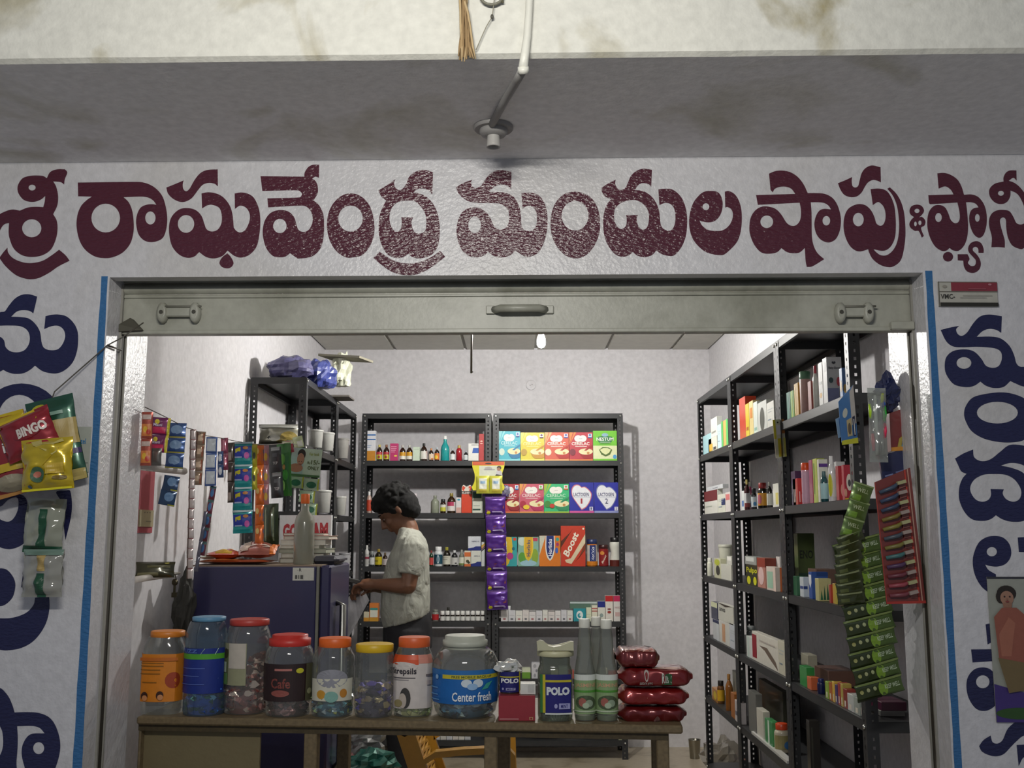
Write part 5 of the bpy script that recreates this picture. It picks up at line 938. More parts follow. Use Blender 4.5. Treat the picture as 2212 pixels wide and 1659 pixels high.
cone_bottle('left glass bottle of the front pair with white cap and green label', 1241, 1285.6, 1251, 1274.6, 1337, 1558)
cone_bottle('right glass bottle of the front pair, touching the red packets', 1288, 1333, 1297, 1321, 1339, 1559)
cone_bottle('glass bottle with white cap standing behind the front pair', 1268, 1309, 1285.6, 1307, 1333, 1558, .085)
# ------------------------------------------------------------ soft packets
def packet_mb(w, h, t, col, dec=(), seed=0, crimp=.06, nx=10, ny=10, wr=.25, k='f', rough=.3, mat=None):
    """hangs from its top edge: x -w/2..w/2, z 0..-h, front faces -y"""
    def S(u, v, s, o=0.0):
        e = min(u, 1 - u, 1); f = max(0.0, min(1, (v - crimp) / .12)) * max(0.0, min(1, (1 - crimp - v) / .12))
        b = t * (math.sin(PI * min(max(u, 0), 1)) ** .55) * math.sin(PI * f / 2) ** .8 if 0 <= u <= 1 else 0
        b += wr * t * noise.noise(Vector((u * 4 + seed * 3.7, v * 5, s * 2.0))) * f
        xx = (u - .5) * w * (1 - .04 * f * math.sin(PI * v)); return Vector((xx, -s * (b + .0006) - o * s, -(1 - v) * h))
    mb = MB(); m = mat or M(col, rough, k)
    for s in (1, -1):
        vs = [S(i / nx, j / ny, s) for j in range(ny + 1) for i in range(nx + 1)]
        fs = [(j * (nx + 1) + i, j * (nx + 1) + i + 1, (j + 1) * (nx + 1) + i + 1, (j + 1) * (nx + 1) + i) for j in range(ny) for i in range(nx)]
        if s < 0: fs = [f[::-1] for f in fs]
        mb.add(vs, fs, m, True)
    if dec: mb.decals(lambda u, v, o: S(u, v, 1, o), dec, step=.0003 + t * .02, off=max(.0008, t * .07), dens=(nx * 1.3, ny * 1.3))
    return mb
def strip(label, pa, pb, wpx, n, Y, col, dec=(), name='sachet_strip', cat='sachets', group=None, rz=0, t=.006, seed=0, k='f', rough=.3, Yb=None, dy=0.0, wr=.3, alt=None, nx=8, ny=8):
    """chain of n sachets from pixel pa to pixel pb; width in px"""
    a = P(pa[0], pa[1], Y); b = P(pb[0], pb[1], Yb or Y); w_ = wpx / F * Y; d = b - a; L_ = d.length; h = L_ / n
    ty = math.atan2(-d.x, -d.z); tx = math.atan2(d.y, -d.z)
    th = thing(name, label, cat, a, group=group); th.rotation_euler = (tx, ty, rz)
    ms = [packet_mb(w_, h * .995, t, col, dec, seed + q, nx=nx, ny=ny, wr=wr, k=k, rough=rough).mesh('sachet') for q in range(2)]
    if alt: ms[1] = packet_mb(w_, h * .995, t, alt[0], alt[1], seed + 5, nx=nx, ny=ny, wr=wr, k=k, rough=rough).mesh('sachet')
    for i in range(n):
        o = bpy.data.objects.new('sachet', ms[i % 2]); COL.objects.link(o); o.parent = th; o.location = (0, dy * math.sin(i * 1.3), -i * h); o.rotation_euler = (.05 * math.sin(i * 2.1 + seed), .02 * math.sin(i * 1.7 + seed), .07 * math.sin(i * 2.7 + seed))
    return th
# string from the left jamb to the left rack
sa = Vector((-1.118, 3.14, P(312, 879, 3.14).z)); sb = Vector((-1.045, 5.06, P(660, 962, 5.06).z))
def on_string(px):
    d = ray(px, 930); n_ = (sb - sa).cross(Vector((0, 0, 1))); k = n_.dot(sa - EYE) / n_.dot(d); q = EYE + d * k
    return q.y, sa.z + (sb.z - sa.z) * (q.y - sa.y) / (sb.y - sa.y)
pts = [(312, 879), (356, 900), (397, 922), (415, 927), (445, 941), (472, 945), (505, 952), (540, 958), (575, 961), (610, 958), (655, 960)]
mb = MB(); mb.tube([P(x, y, on_string(x)[0]) + Vector((0, .004, 0)) for x, y in pts], .0016, M('#5c5450', .8), 5)
tag(mb.build('hanging_string'), 'thin cord strung from the left jamb to the left rack', 'cord')
def hs(label, x0, x1, yt, yb, n, col, dec=(), dx=0, **kw):
    xc = (x0 + x1) / 2; Y = on_string(xc)[0]; return strip(label, (xc, yt), (xc + dx, yb), x1 - x0, n, Y, col, dec, **kw)
hs('pair of clear packs of red and orange chips at the jamb', 307, 331, 890, 1006, 2, '#a04838', [('r', .05, .1, .95, .55, '#c8783c', 4, 3), ('e', .4, .35, .2, .12, '#d0a838'), ('e', .7, .25, .2, .1, '#b83c30'), ('r', .1, .72, .9, .9, '#b8a49c', 4, 2)], dx=-4, seed=1)
hs('pair of purple and pink packs with yellow right edge', 330, 370, 902, 978, 2, '#6c2458', [('r', .05, .05, .8, .45, '#b82450', 5, 3), ('e', .3, .75, .14, .14, '#c8b834'), ('r', .86, 0, 1, 1, '#c0b828', 2, 5), ('t', 'Masti', .1, .5, .6, .66, '#c8c0d0')], dx=-8, seed=2)
hs('dark grey brown pack below the purple packs', 322, 350, 968, 1006, 1, '#54504c', dx=-2, seed=3)
hs('three shiny blue packs above the upper white pipe', 365, 404, 914, 1012, 3, '#2c4c80', [('e', .5, .55, .35, .3, '#6c88a8'), ('r', 0, .02, 1, .09, '#b0a83c', 4, 1), ('r', .1, .1, .5, .3, '#1c3c70', 3, 2)], dx=-9, seed=4)
hs('two dark blue packs dangling below the upper white pipe', 355, 390, 1028, 1092, 2, '#1c3c60', [('e', .6, .6, .3, .3, '#5c7ca0'), ('r', .6, .02, 1, .1, '#a8a834', 2, 1)], dx=-14, seed=5)
hs('long narrow ribbon of white sachets with dark red joints', 411, 424, 928, 1250, 15, '#c8bcb8', [('r', 0, .93, 1, 1, '#7c3038', 2, 1), ('r', 0, 0, .22, 1, '#5c4840', 1, 4)], dx=-8, seed=6, t=.003)
hs('tan foil sachet chain of four', 424, 445, 932, 1048, 4, '#8c7864', [('r', .3, .3, .7, .7, '#c0a890', 2, 2), ('r', .1, 0, .25, 1, '#5c3c30', 1, 4), ('r', .8, .1, .95, .9, '#8c4c30', 1, 4)], dx=-10, seed=7)
hs('three white sachets framed in blue', 446, 470, 944, 1050, 3, '#44609c', [('r', .1, .12, .9, .9, '#b8c0c8', 4, 4), ('p', [(.2, .3), (.8, .55), (.8, .45)], '#60687c')], dx=-4, seed=8)
hs('thin dark red and blue ribbon trailing below white sachets', 455, 468, 1050, 1200, 5, '#6c2838', [('e', .5, .5, .3, .3, '#3c6ca0'), ('r', 0, .8, 1, 1, '#3c5c5c', 2, 1)], dx=-26, seed=9, t=.003)
hs('slim teal and grey ribbon left of the empty wall patch', 441, 449, 1105, 1235, 4, '#5c5c6c', dx=-22, seed=19, t=.003)
hs('pair of wine pink sachets folded over the cord', 477, 493, 946, 1016, 2, '#8c3c54', [('r', .3, .2, .6, .9, '#b87888', 2, 3)], seed=10)
hs('small white sachets and a blue one beside wine pink sachets', 470, 483, 975, 1032, 2, '#36507c', [('e', .5, .5, .3, .3, '#c8ccd0')], seed=11)
hs('dark sachets with pale lower ends', 492, 507, 956, 1086, 3, '#383028', [('r', .1, .05, .6, .5, '#988c84', 2, 2)], seed=12)
blue4 = [('r', 0, .62, 1, .86, '#2c9c9c', 6, 2), ('r', 0, .0, 1, .34, '#1c8c90', 6, 2), ('r', .02, .3, .98, .82, '#203498', 6, 3), ('p', [(.14, .52), (.14, .7), (.42, .78), (.42, .6)], '#c4bc20'), ('e', .74, .40, .13, .15, '#c044a0'), ('e', .68, .74, .14, .07, '#c8843c'), ('r', .1, .3, .5, .36, '#98a8c8', 3, 1), ('r', 0, .92, 1, 1, '#b8ccd0', 6, 1)]
hs('strip of four big blue and teal sachets with yellow marks', 503, 545, 955, 1152, 4, '#208c94', blue4, seed=13, t=.007)
hs('pair of yellow sachets behind the blue ones', 535, 556, 960, 1058, 2, '#c0b01c', [('r', .1, .3, .6, .7, '#8c8c30', 2, 2), ('e', .7, .5, .15, .15, '#505038')], seed=14, rz=.1)
hs('long orange and blue sachet strip', 551, 570, 962, 1178, 5, '#d06418', [('p', [(.5, .1), (1, .2), (1, .8), (.6, .6)], '#4c6080'), ('e', .3, .7, .2, .15, '#d8b870')], seed=15)
hs('pink and brown narrow sachet strip', 566, 581, 962, 1090, 3, '#a88088', [('r', 0, .1, .3, .9, '#4c2c2c', 2, 3), ('e', .6, .4, .25, .2, '#c0a83c')], seed=16)
hs('black sachet strip with white lettering', 580, 607, 966, 1076, 2, '#26282a', [('t', 'TOP', .3, .3, .7, .42, '#b0b0b0'), ('r', .3, .6, .7, .75, '#505458', 2, 2), ('r', .2, .85, .9, 1, '#9cA0a0', 2, 2)], dx=6, seed=17)
hs('dark green clear pack hanging lowest beside orange strip', 567, 602, 1088, 1178, 1, '#2c3c24', [('r', .2, .1, .3, .9, '#8c9880', 1, 4), ('r', .7, .1, .78, .9, '#6c7c60', 1, 4)], seed=18, t=.02)
hs('leafy green twisted pack', 598, 628, 958, 1072, 1, '#2c6c28', [('e', .4, .7, .2, .1, '#60a040'), ('e', .6, .4, .2, .1, '#3c9434'), ('e', .4, .2, .15, .1, '#78b058'), ('e', .5, .55, .1, .05, '#a88448')], dx=4, seed=20, t=.012)
hs('small dark red and white packet above the face card', 609, 632, 952, 978, 1, '#9c3440', [('r', 0, .7, 1, 1, '#c0c0a8', 3, 1), ('r', .1, .1, .5, .4, '#c87c80', 2, 1)], dx=4, seed=21)
hs('pale green and white packet tied above the face card', 631, 653, 943, 968, 1, '#a8b088', [('r', .4, .1, .9, .6, '#d8d8d0', 2, 1)], dx=5, seed=22)
# card with a face and price
Yc = 4.72
t = thing('display_card', 'pale green display card with a face print and yellow price lettering', 'card', P(664, 969, Yc), rot=(0, math.radians(4.5), 0))
w_ = 66 / F * Yc; h_ = 60 / F * Yc
mb = MB(); mb.box(-w_ / 2, w_ / 2, 0, .0012, -h_, 0, M('#b9cdb8'))
mb.decals(lambda u, v, o: Vector(((u - .5) * w_, -o, (v - 1) * h_)), [('r', .0, .0, .42, 1, '#a9c4c0'), ('e', .34, .78, .13, .19, '#2a201c'), ('e', .32, .60, .12, .22, '#b08068'), ('e', .20, .28, .22, .16, '#a8765e'), ('e', .36, .52, .02, .012, '#3c2420'), ('e', .28, .52, .02, .012, '#3c2420'), ('e', .32, .42, .05, .015, '#8c3c3c'),
    ('t', '15/-', .68, .44, .96, .6, '#4c5c1c'), ('t', 'Rs', .56, .44, .66, .54, '#4c5c1c'), ('t', 'ONLY', .58, .24, .96, .38, '#4c5c1c'), ('t', 'Fair look', .6, .76, .92, .86, '#88942c'), ('r', 0, -.02, 1, .06, '#3f6b38')]); mb.build('card', t)
for i, (u, v, s) in enumerate(((-.25, -1.02, .5), (.26, -1.06, .5), (.16, -1.5, .52), (.3, -1.94, .48))):
    o = packet_mb(w_ * s, h_ * .42, .004, '#9db59a', [('e', .5, .45, .34, .28, '#1c6444'), ('r', .9, 0, 1, 1, '#a8b030', 1, 3)], seed=30 + i).build('sachet', t); o.location = (u * w_, -.001 * i, v * h_)
# central purple strip and yellow card on the back rack
Yp = YBF - .035
pur = [('r', 0, .0, 1, .12, '#4c2a80', 6, 1), ('p', [(.06, .28), (.4, .42), (.94, .52), (.94, .36), (.5, .3), (.1, .18)], '#83463a'), ('e', .16, .13, .1, .085, '#c4bc24'), ('r', .34, .16, .84, .22, '#a898c0', 3, 1), ('e', .84, .12, .06, .06, '#8878a8'), ('r', .04, .94, .96, 1, '#7a54a0', 6, 1)]
strip('purple chocolate sachet strip hanging between the two back racks', (1070, 1073), (1074.5, 1317), 44, 6, Yp, '#54288a', pur, t=.012, seed=40, wr=.5, nx=14, ny=14)
t = thing('sachet_header', 'violet header fold above the purple sachet strip', 'header card', P(1070, 1056, Yp))
mb = packet_mb(56 / F * Yp, 16 / F * Yp, .006, '#5a3c98', [('r', .1, .1, .9, .4, '#3a2460', 4, 1)], 41); mb.build('fold', t)
Yq = YBF - .06; w_ = 70 / F * Yq; h_ = 62 / F * Yq
t = thing('mint_card', 'yellow and white card with an orange top and two mint packs', 'card', P(1055, 997, Yq))
mb = MB(); out = smooth_loop("0,1! 0.5,1 1,1! 0.99,0.8 0.92,0.55 0.93,0.3 1,0.12 0.97,0! 0.5,0 0.03,0! 0,0.12 0.07,0.3 0.08,0.55 0.01,0.8", lambda a, b: ((a - .5) * w_, (b - 1) * h_), 4)
mb.poly([out[::-1]], lambda a, b: Vector((a, 0, b)), '#d4cc24'); mb.poly([out], lambda a, b: Vector((a, .0015, b)), '#d4cc24')
mb.decals(lambda u, v, o: Vector(((u - .5) * w_, -o, (v - 1) * h_)), [('r', .01, .87, .99, 1, '#cc5a2c'), ('e', .5, .93, .1, .03, '#3c2418'), ('r', .22, .05, .86, .85, '#cdd0be'), ('e', .5, .76, .12, .06, '#a8a4a0'), ('r', .36, .7, .7, .73, '#8c8c94'), ('e', .83, .78, .07, .07, '#3c3028'), ('e', .82, .73, .055, .06, '#9c7058'), ('p', [(.72, .5), (.94, .5), (.9, .68), (.76, .68)], '#c0bcc0'), ('p', [(.7, .48), (.93, .48), (.9, .53), (.74, .56)], '#28282c')]); mb.build('card', t)
for u in (-.14, .26):
    o = packet_mb(.085 * 1.0, .115, .012, '#cfcc4c', [('r', .2, .1, .8, .85, '#d4d6c8', 3, 3), ('r', .3, .55, .7, .7, '#7c9cb8', 2, 1), ('r', .2, .1, .8, .25, '#c0b040', 2, 1)], 45).build('mint_pack', t); o.location = (u * w_ - .005, -.012, -h_ * .5)
crumple('small clear pouch of sweets hanging beside the yellow card', 'sweet_pouch', 'pouch', P(1093, 1060, YBF - .03), .024, .014, .035, M('#8f8ca4', .2, 'f'), 9, .2, flat=False)
# ------------------------------------------------------------ right side hanging goods
def card(label, name, cat, quad_px, Y, col, dec=(), th=.002, t_parent=None, k='c'):
    a, b, c, d = [P(x, y, Y + (dy if isinstance(dy, float) else 0)) for (x, y, *r_) in quad_px for dy in [r_[0] if r_ else 0.0]]
    G = lambda u, v, o: (a * (1 - u) * v + b * u * v + c * u * (1 - v) + d * (1 - u) * (1 - v)) - org + nrm * o
    nrm = (b - a).cross(a - d).normalized() * -1
    if nrm.y > 0: nrm = -nrm
    org = (a + b) / 2; t = thing(name, label, cat, org); mb = MB(); m = M(col, .4, k)
    pts = [G(0, 0, 0), G(1, 0, 0), G(1, 1, 0), G(0, 1, 0)]; bk = [p - nrm * th for p in pts]
    mb.add(pts + bk, [(0, 1, 2, 3), (7, 6, 5, 4), (0, 4, 5, 1), (1, 5, 6, 2), (2, 6, 7, 3), (3, 7, 4, 0)], m)
    mb.decals(G, dec); mb.build('card', t); return t, G
t, G = card('white and yellow hanging card with an orange corner on the rack post', 'hanging_card', 'card', [(1669, 907), (1693, 905), (1699, 986), (1676, 990)], 4.11, '#c8c8b0', [('r', 0, .5, .22, 1, '#c4bc28'), ('p', [(.72, .62), (1, .62), (1, 1), (.8, 1)], '#c07838'), ('e', .42, .92, .08, .025, '#20201c'), ('r', .25, .6, .62, .85, '#cfcfd4'), ('r', .3, .02, .7, .5, '#b8b01c'), ('r', .45, .06, .6, .35, '#d0a01c'), ('r', .8, 0, 1, .5, '#c0bc5c')])
t, G = card('upper blue blister card hanging on the near rack post', 'hanging_card', 'card', [(1811, 868), (1843, 831), (1853, 950), (1818, 956)], 3.222, '#3f6ca0', [('p', [(.72, .3), (1, .3), (1, 1), (.72, .95)], '#a8a4a0'), ('e', .35, .62, .16, .1, '#b0b4ac'), ('r', .4, .1, .7, .45, '#a89a74'), ('e', .55, .25, .1, .12, '#5c5040'), ('r', .76, .08, .92, .45, '#161c38'), ('r', .82, .1, .87, .4, '#c8ccd0'), ('r', 0, -.06, 1, .04, '#b0b030')])
t, G = card('lower blue blister card with a clear tube behind the upper one', 'hanging_card', 'card', [(1805, 905), (1826, 895), (1828, 938), (1811, 947)], 3.230, '#6c8cac', [('r', .3, .05, .6, .95, '#2c5890'), ('r', .42, .1, .5, .9, '#a8bccc')])
t, G = card('red carton with a toothpaste picture hanging near the right jamb', 'hanging_box', 'box', [(1921, 893), (1969, 876), (1969, 972), (1925, 975)], 2.99, '#6c2020', [('r', .5, .6, 1, 1, '#a02424'), ('t', '20', .74, .78, .94, .9, '#d8b8b0'), ('p', [(.5, .1), (.9, .1), (.95, .6), (.8, .62)], '#4c84a0'), ('p', [(.3, .08), (.5, .08), (.55, .35), (.4, .3)], '#a09040'), ('r', 0, 0, 1, .1, '#c08430')], th=.03)
t, G = card('navy blue flat pouch below the red carton', 'flat_pouch', 'pouch', [(1899, 985), (1961, 968), (1964, 1022), (1907, 1037)], 2.99, '#1c2450', [('r', .1, .1, .4, .16, '#6c749c'), ('r', .5, .14, .8, .2, '#5c648c')], th=.01, k='f')
crumple('dark blue plastic bag bunched on the right jamb', 'plastic_bag', 'bag', P(1917, 850, 3.0), .036, .02, .045, M('#222a54', .25, 'f'), 12, .4, flat=False)
# clear bag of toothbrushes
Yt = 2.93; a = P(1893, 838, Yt); w_ = 40 / F * Yt; h_ = 162 / F * Yt
t = thing('toothbrush_bag', 'clear plastic bag of neon toothbrushes near the right jamb', 'bag', a, rot=(0, math.radians(1), 0))
mb = packet_mb(w_, h_, .016, '#ffffff', (), 50, mat=CLEAR('#e4e8e4', .82, .12, .18), nx=12, ny=20, wr=.6); mb.build('bag_film', t)
for i, (x, z0, z1, c) in enumerate(((-.4, -.22, -.42, '#a8d020'), (.3, -.08, -.2, '#c8d820'), (.40, -.25, -.45, '#28b838'), (.38, -.48, -.68, '#e02858'), (-.3, -.62, -.85, '#d86068'), (.36, -.18, -.26, '#2858b0'), (-.1, -.1, -.9, '#c8ccc8'))):
    mb = MB(); mb.tube([(x * w_, -.002, z0 * h_), (x * w_ * .97, -.004, (z0 + z1) / 2 * h_), (x * w_ * .9, -.002, z1 * h_)], [.004, .0055, .004], c, 8); mb.build('toothbrush', t)
# red toothbrush display board
Yr = 2.86
t, G = card('tall red card of toothbrushes in clear blisters at the right jamb', 'toothbrush_display', 'display card', [(1889, 1042), (1966, 1010), (2000, 1303), (1915, 1305)], Yr, '#6c2a24',
    [('r', 0, 0, .02, 1, '#a03c30'), ('r', .82, 0, .86, 1, '#a83428'), ('r', .9, 0, .93, 1, '#a88474'), ('r', 0, 0, 1, .02, '#9c3028')] + [('r', .62, .04 + .076 * i, .8, .085 + .076 * i, '#7f4a44') for i in range(12)])
cols = ['#8c4450', '#b04c58', '#7c3848', '#5c3c64', '#4c8080', '#8c8240', '#505c68', '#948a3c', '#8c7c38', '#3c4c68', '#404f70', '#465870', '#80a050']
for i in range(12):
    v = .05 + .076 * i; c = '#%02x%02x%02x' % tuple(int(int(cols[i][k:k + 2], 16) * .8) for k in (1, 3, 5))
    mb = MB(); a = G(.08, v + .018, .008); b = G(.45, v + .02, .011); d = G(.60, v + .035, .010); e = G(.72, v + .038, .010)
    mb.tube([a, b, d, e], [.005, .0065, .004, .005], c, 8); mb.build('toothbrush', t)
    mb = MB(); mb.box(-.012, .012, -.012, 0, -.0045, .0045, M('#9c9a70' if i % 2 else '#94857e', .6), T=Matrix.Translation((d + e) / 2) @ Matrix.Rotation(-.25, 4, 'Y')); mb.build('bristles', t)
# green strips
Yg = 3.05
rows = [(1879, 1181), (1885, 1214), (1889, 1247), (1896.5, 1280), (1901.5, 1313), (1904.5, 1347), (1910, 1381), (1913, 1416), (1921, 1449), (1926, 1484)]
t = thing('sachet_strip', 'long dark green strip of twin sachets hanging by the near rack post', 'sachets', P(rows[0][0] - 30, rows[0][1] - 16, Yg), group='green sachet strips')
org = t.location.copy()
wg = 104 / F * Yg; hg = 35 / F * Yg
gm = packet_mb(wg, hg * 1.02, .008, '#333f1c', [('r', .52, .05, 1, .95, '#465c2a', 8, 4), ('e', .56, .5, .10, .42, '#789a34'), ('t', 'KEEP WELL', .60, .42, .94, .68, '#bcccb0'), ('r', .0, .0, .5, .14, '#22280f', 6, 1), ('e', .1, .55, .04, .12, '#9c9c60'), ('e', .24, .6, .035, .12, '#a0a478'), ('e', .38, .62, .035, .12, '#9ca478'), ('r', .0, .9, 1, 1, '#6c7c44', 8, 1)], 60, crimp=.04, nx=14, ny=8).mesh('sachet')  # small pale ellipses paint glimmers onto the dark left half
for i, (x, y) in enumerate(rows):
    p = P(x - 32, y - 16, Yg); o = bpy.data.objects.new('sachet', gm); COL.objects.link(o); o.parent = t; o.location = p - org + Vector((0, .003 * math.sin(i * 2), 0)); o.rotation_euler = (.08, math.radians(-14), .1 * math.sin(i))
t2 = thing('sachet_strip', 'folded olive green strip hanging left of the long green strip', 'sachets', P(1866, 1044, Yg - .03), group='green sachet strips')
org2 = t2.location.copy()
m2 = packet_mb(44 / F * Yg, 42 / F * Yg, .007, '#5c7438', [('r', .1, .1, .5, .4, '#6f9434', 3, 2), ('t', 'WELL', .2, .55, .8, .75, '#a8b48c'), ('r', .0, .92, 1, 1, '#8c9c6c', 3, 1)], 61).mesh('sachet')
m3 = packet_mb(60 / F * Yg, 26 / F * Yg, .008, '#3c4424', [('r', .05, .8, .9, .95, '#7c8460', 4, 1), ('r', .1, .2, .4, .5, '#50582c', 3, 1)], 62).mesh('sachet')
for (x, y, me, r_) in ((1864, 1046, m2, 18), (1856, 1082, m2, 17), (1845, 1120, m2, 16), (1832, 1150, m3, -22), (1830, 1170, m3, -20), (1830, 1190, m3, -18), (1831, 1212, m3, -16), (1833, 1234, m3, -12), (1836, 1256, m3, -10), (1840, 1278, m3, -6)):
    o = bpy.data.objects.new('sachet', me); COL.objects.link(o); o.parent = t2; o.location = P(x, y, Yg - .03) - org2 + Vector((0, (y - 1150) * .0001, 0)); o.rotation_euler = (.1, math.radians(r_), .05)
# ------------------------------------------------------------ fridge and what stands on it
Yf = 4.05; fx0 = P(415, 1300, Yf).x; fx1 = P(682, 1300, Yf).x; fx2 = P(713, 1300, Yf).x; fz = P(550, 1224, Yf).z; navyf = M('#2a2850', .45, 'c')
t = thing('fridge', 'navy blue refrigerator seen from its side with a silver edged door', 'refrigerator', (fx0, Yf, 0))
D = 0.45
mb = MB(); mb.box(0, fx1 - fx0, 0, D, .03, fz, navyf, ch=.004); mb.build('cabinet', t)
mb = MB(); mb.box(fx1 - fx0, fx1 - fx0 + .012, -.002, D, .03, fz, M('#787870', .4), ch=.002); mb.build('door_gasket', t)
mb = MB(); mb.box(fx1 - fx0 + .014, fx2 - fx0, 0, D, .03, fz + .004, navyf, ch=.008); mb.build('door', t)
mb = MB(); hxx = fx2 - fx0 + .028; mb.tube([(hxx - .03, .14, .5), (hxx, .14, .53), (hxx, .14, P(733, 1312, Yf).z), (hxx - .03, .14, P(733, 1308, Yf).z)], .014, M('#8c8c88', .3, 'm'), 8); mb.build('handle', t)
for x in (.03, fx1 - fx0 - .03):
    mb = MB(); mb.lathe([(.018, 0), (.018, .03)], M('#1c1c1c'), c=(x, .04, 0), n=10); mb.build('foot', t)
mb = MB(); mb.box(-.01, fx1 - fx0 + .02, .01, D + .02, fz, fz + .006, M('#8c7a68', .6, 'p')); tag(mb.build('hardboard_sheet'), 'thin brown hardboard sheet laid on top of the fridge', 'board').location = (fx0, Yf, 0)
FZ = fz + .0065
w_ = P(678, 1240, Yf).x - P(632, 1240, Yf).x
mb = MB(); mb.box(0, w_, -.0025, -.001, 0, P(650, 1226, Yf).z - P(650, 1254, Yf).z, M('#c9c9c0'))
hh = P(650, 1226, Yf).z - P(650, 1254, Yf).z
mb.decals(lambda u, v, o: Vector((u * w_, -.0025 - o, v * hh)), [('t', 'R', .30, .70, .42, .94, '#303030'), ('r', .12, .12, .22, .42, '#50504c'), ('r', .26, .12, .30, .42, '#50504c'), ('r', .34, .12, .36, .42, '#50504c'), ('r', .38, .12, .5, .42, '#50504c'), ('r', .2, .78, .27, .80, '#606060')])
tag(mb.build('paper_sticker'), 'white printed paper sticker on the fridge top corner', 'sticker').location = (P(632, 1254, Yf).x, Yf, P(632, 1254, Yf).z)
# door end cap thing behind
a = P(718, 1225, 4.3); mb = MB(); mb.box(-.07, .045, -.12, .12, -.02, 0.012, M('#3a3a44', .5), ch=.02); o = mb.build('cloth_cover'); o.location = (fx2 - .035, a.y - .02, fz + .026); tag(o, 'grey cloth cover folded over the fridge door top', 'cloth')
# bottle
a = P(657, 1222, Yf + .08); rb_ = 21.5 / F * (Yf + .1); 
t = thing('water_bottle', 'translucent grey bottle with orange cap standing on the fridge', 'bottle', (P(656, 1200, Yf + .09).x, Yf + .09, FZ))
hz2 = lambda y: P(656, y, Yf + .09).z - FZ
mb = MB(); mb.lathe([(rb_ * .95, 0), (rb_, .006), (rb_, hz2(1130)), (rb_ * .85, hz2(1116)), (rb_ * .42, hz2(1104)), (rb_ * .38, hz2(1088))], CLEAR('#a8a898', .8, .15, .55), n=22); mb.build('bottle_body', t)
mb = MB(); mb.lathe([(rb_ * .42, hz2(1088)), (rb_ * .44, hz2(1087)), (rb_ * .44, hz2(1069)), (rb_ * .4, hz2(1067))], M('#d0601c'), n=16); mb.build('cap', t)
# books
bk = [(604, 716, 1211, 1222, '#8c8474'), (608, 700, 1201, 1211, '#a8a090'), (602, 706, 1191, 1201, '#8e9482'), (606, 690, 1184, 1191, '#c8c0b0'), (606, 704, 1172, 1184, '#c4c4bc'), (612, 712, 1164, 1172, '#c49c8c'), (612, 700, 1158, 1164, '#9c4c48')]
for i, (x0, x1, y0, y1, c) in enumerate(bk):
    Yk = Yf + .25; a = P(x0, y1, Yk); b = P(x1, y0, Yk); z0 = FZ + (1222 - y1) * (Yk / F) * 1.0; z1 = FZ + (1222 - y0) * (Yk / F)
    t = thing('book', ('lowest', 'second lowest', 'third lowest', 'middle', 'third highest', 'second highest', 'topmost')[i] + ' book of the stack behind the fridge top bottle', 'book', ((a.x + b.x) / 2, Yk, z0), rz=.06 * math.sin(i * 2.3))
    w_ = b.x - a.x; h_ = z1 - z0 - .0006
    mb = MB(); mb.box(-w_ / 2, w_ / 2, 0, .16, 0, h_ * .12, M(c)); mb.box(-w_ / 2, w_ / 2, 0, .16, h_ * .88, h_, M(c)); mb.box(-w_ / 2 - .001, -w_ / 2 + .002, 0, .16, 0, h_, M(c)); mb.build('cover', t)
    mb = MB(); mb.box(-w_ / 2 + .002, w_ / 2 - .003, .003, .157, h_ * .12, h_ * .88, M('#c8c4b8' if i != 2 else '#a8a898')); mb.build('pages', t)
# GO..AM board
Yk = Yf + .46; a = P(601, 1216, Yk); b = P(716, 1113, Yk)
t = thing('cardboard_sign', 'white board with slanted red block lettering behind the books', 'sign', ((a.x + b.x) / 2, Yk, FZ))
w_ = b.x - a.x; h_ = b.z - FZ
mb = MB(); mb.box(-w_ / 2, w_ / 2, 0, .03, 0, h_, M('#d9dbdd')); mb.decals(Gbox(w_, h_), [('t', 'GO', .07, .5, .35, .82, '#b3323a', 0, .06), ('t', 'AM', .62, .5, .94, .84, '#b3323a', 0, .06)] + [('r', .86, .1 + .06 * i, .98, .115 + .06 * i, '#a8a8a8') for i in range(5)]); mb.build('board', t)
# snack packets on the fridge
def lying(label, name, cat, cx, cy, Y, w_, h_, t_, col, dec, rz, tilt=0.0, seed=0, dz=0.0, k='f'):
    mb = packet_mb(w_, h_, t_, col, dec, seed, nx=12, ny=12, wr=.5, k=k); o = mb.build(name)
    p = P(cx, cy, Y); o.matrix_world = Matrix.Translation((p.x, p.y, p.z + dz)) @ Matrix.Rotation(rz, 4, 'Z') @ Matrix.Rotation(-PI / 2 + tilt, 4, 'X') @ Matrix.Translation((0, 0, h_ / 2))
    return tag(o, label, cat)
def onf(label, x0, x1, Y, h_, t_, z, col, dec, seed, rz=0, tilt=0.0):
    a = P(x0, 1210, Y).x; b = P(x1, 1210, Y).x; mb = packet_mb(b - a, h_, t_, col, dec, seed, nx=12, ny=12, wr=.5); o = mb.build('snack_packet')
    o.matrix_world = Matrix.Translation(((a + b) / 2, Y, FZ + z)) @ Matrix.Rotation(rz, 4, 'Z') @ Matrix.Rotation(-PI / 2 + tilt, 4, 'X') @ Matrix.Translation((0, 0, h_ / 2)); return tag(o, label, 'snack packet')
onf('flat orange snack packet at the bottom of the heap on the fridge', 426, 592, Yf + .13, .2, .008, .011, '#c05a2c', [('r', .1, .1, .6, .8, '#d07a40', 4, 3)], 70)
onf('white and clear wrapper end poking left from the heap', 430, 480, Yf + .1, .06, .006, .028, '#b8c0ac', [], 71, .1)
onf('red and yellow snack packet on the left of the heap', 452, 524, Yf + .12, .13, .016, .038, '#c8421c', [('r', .3, .05, .8, .3, '#d0a028', 4, 2), ('e', .5, .7, .25, .15, '#d88a30')], 72, -.06)
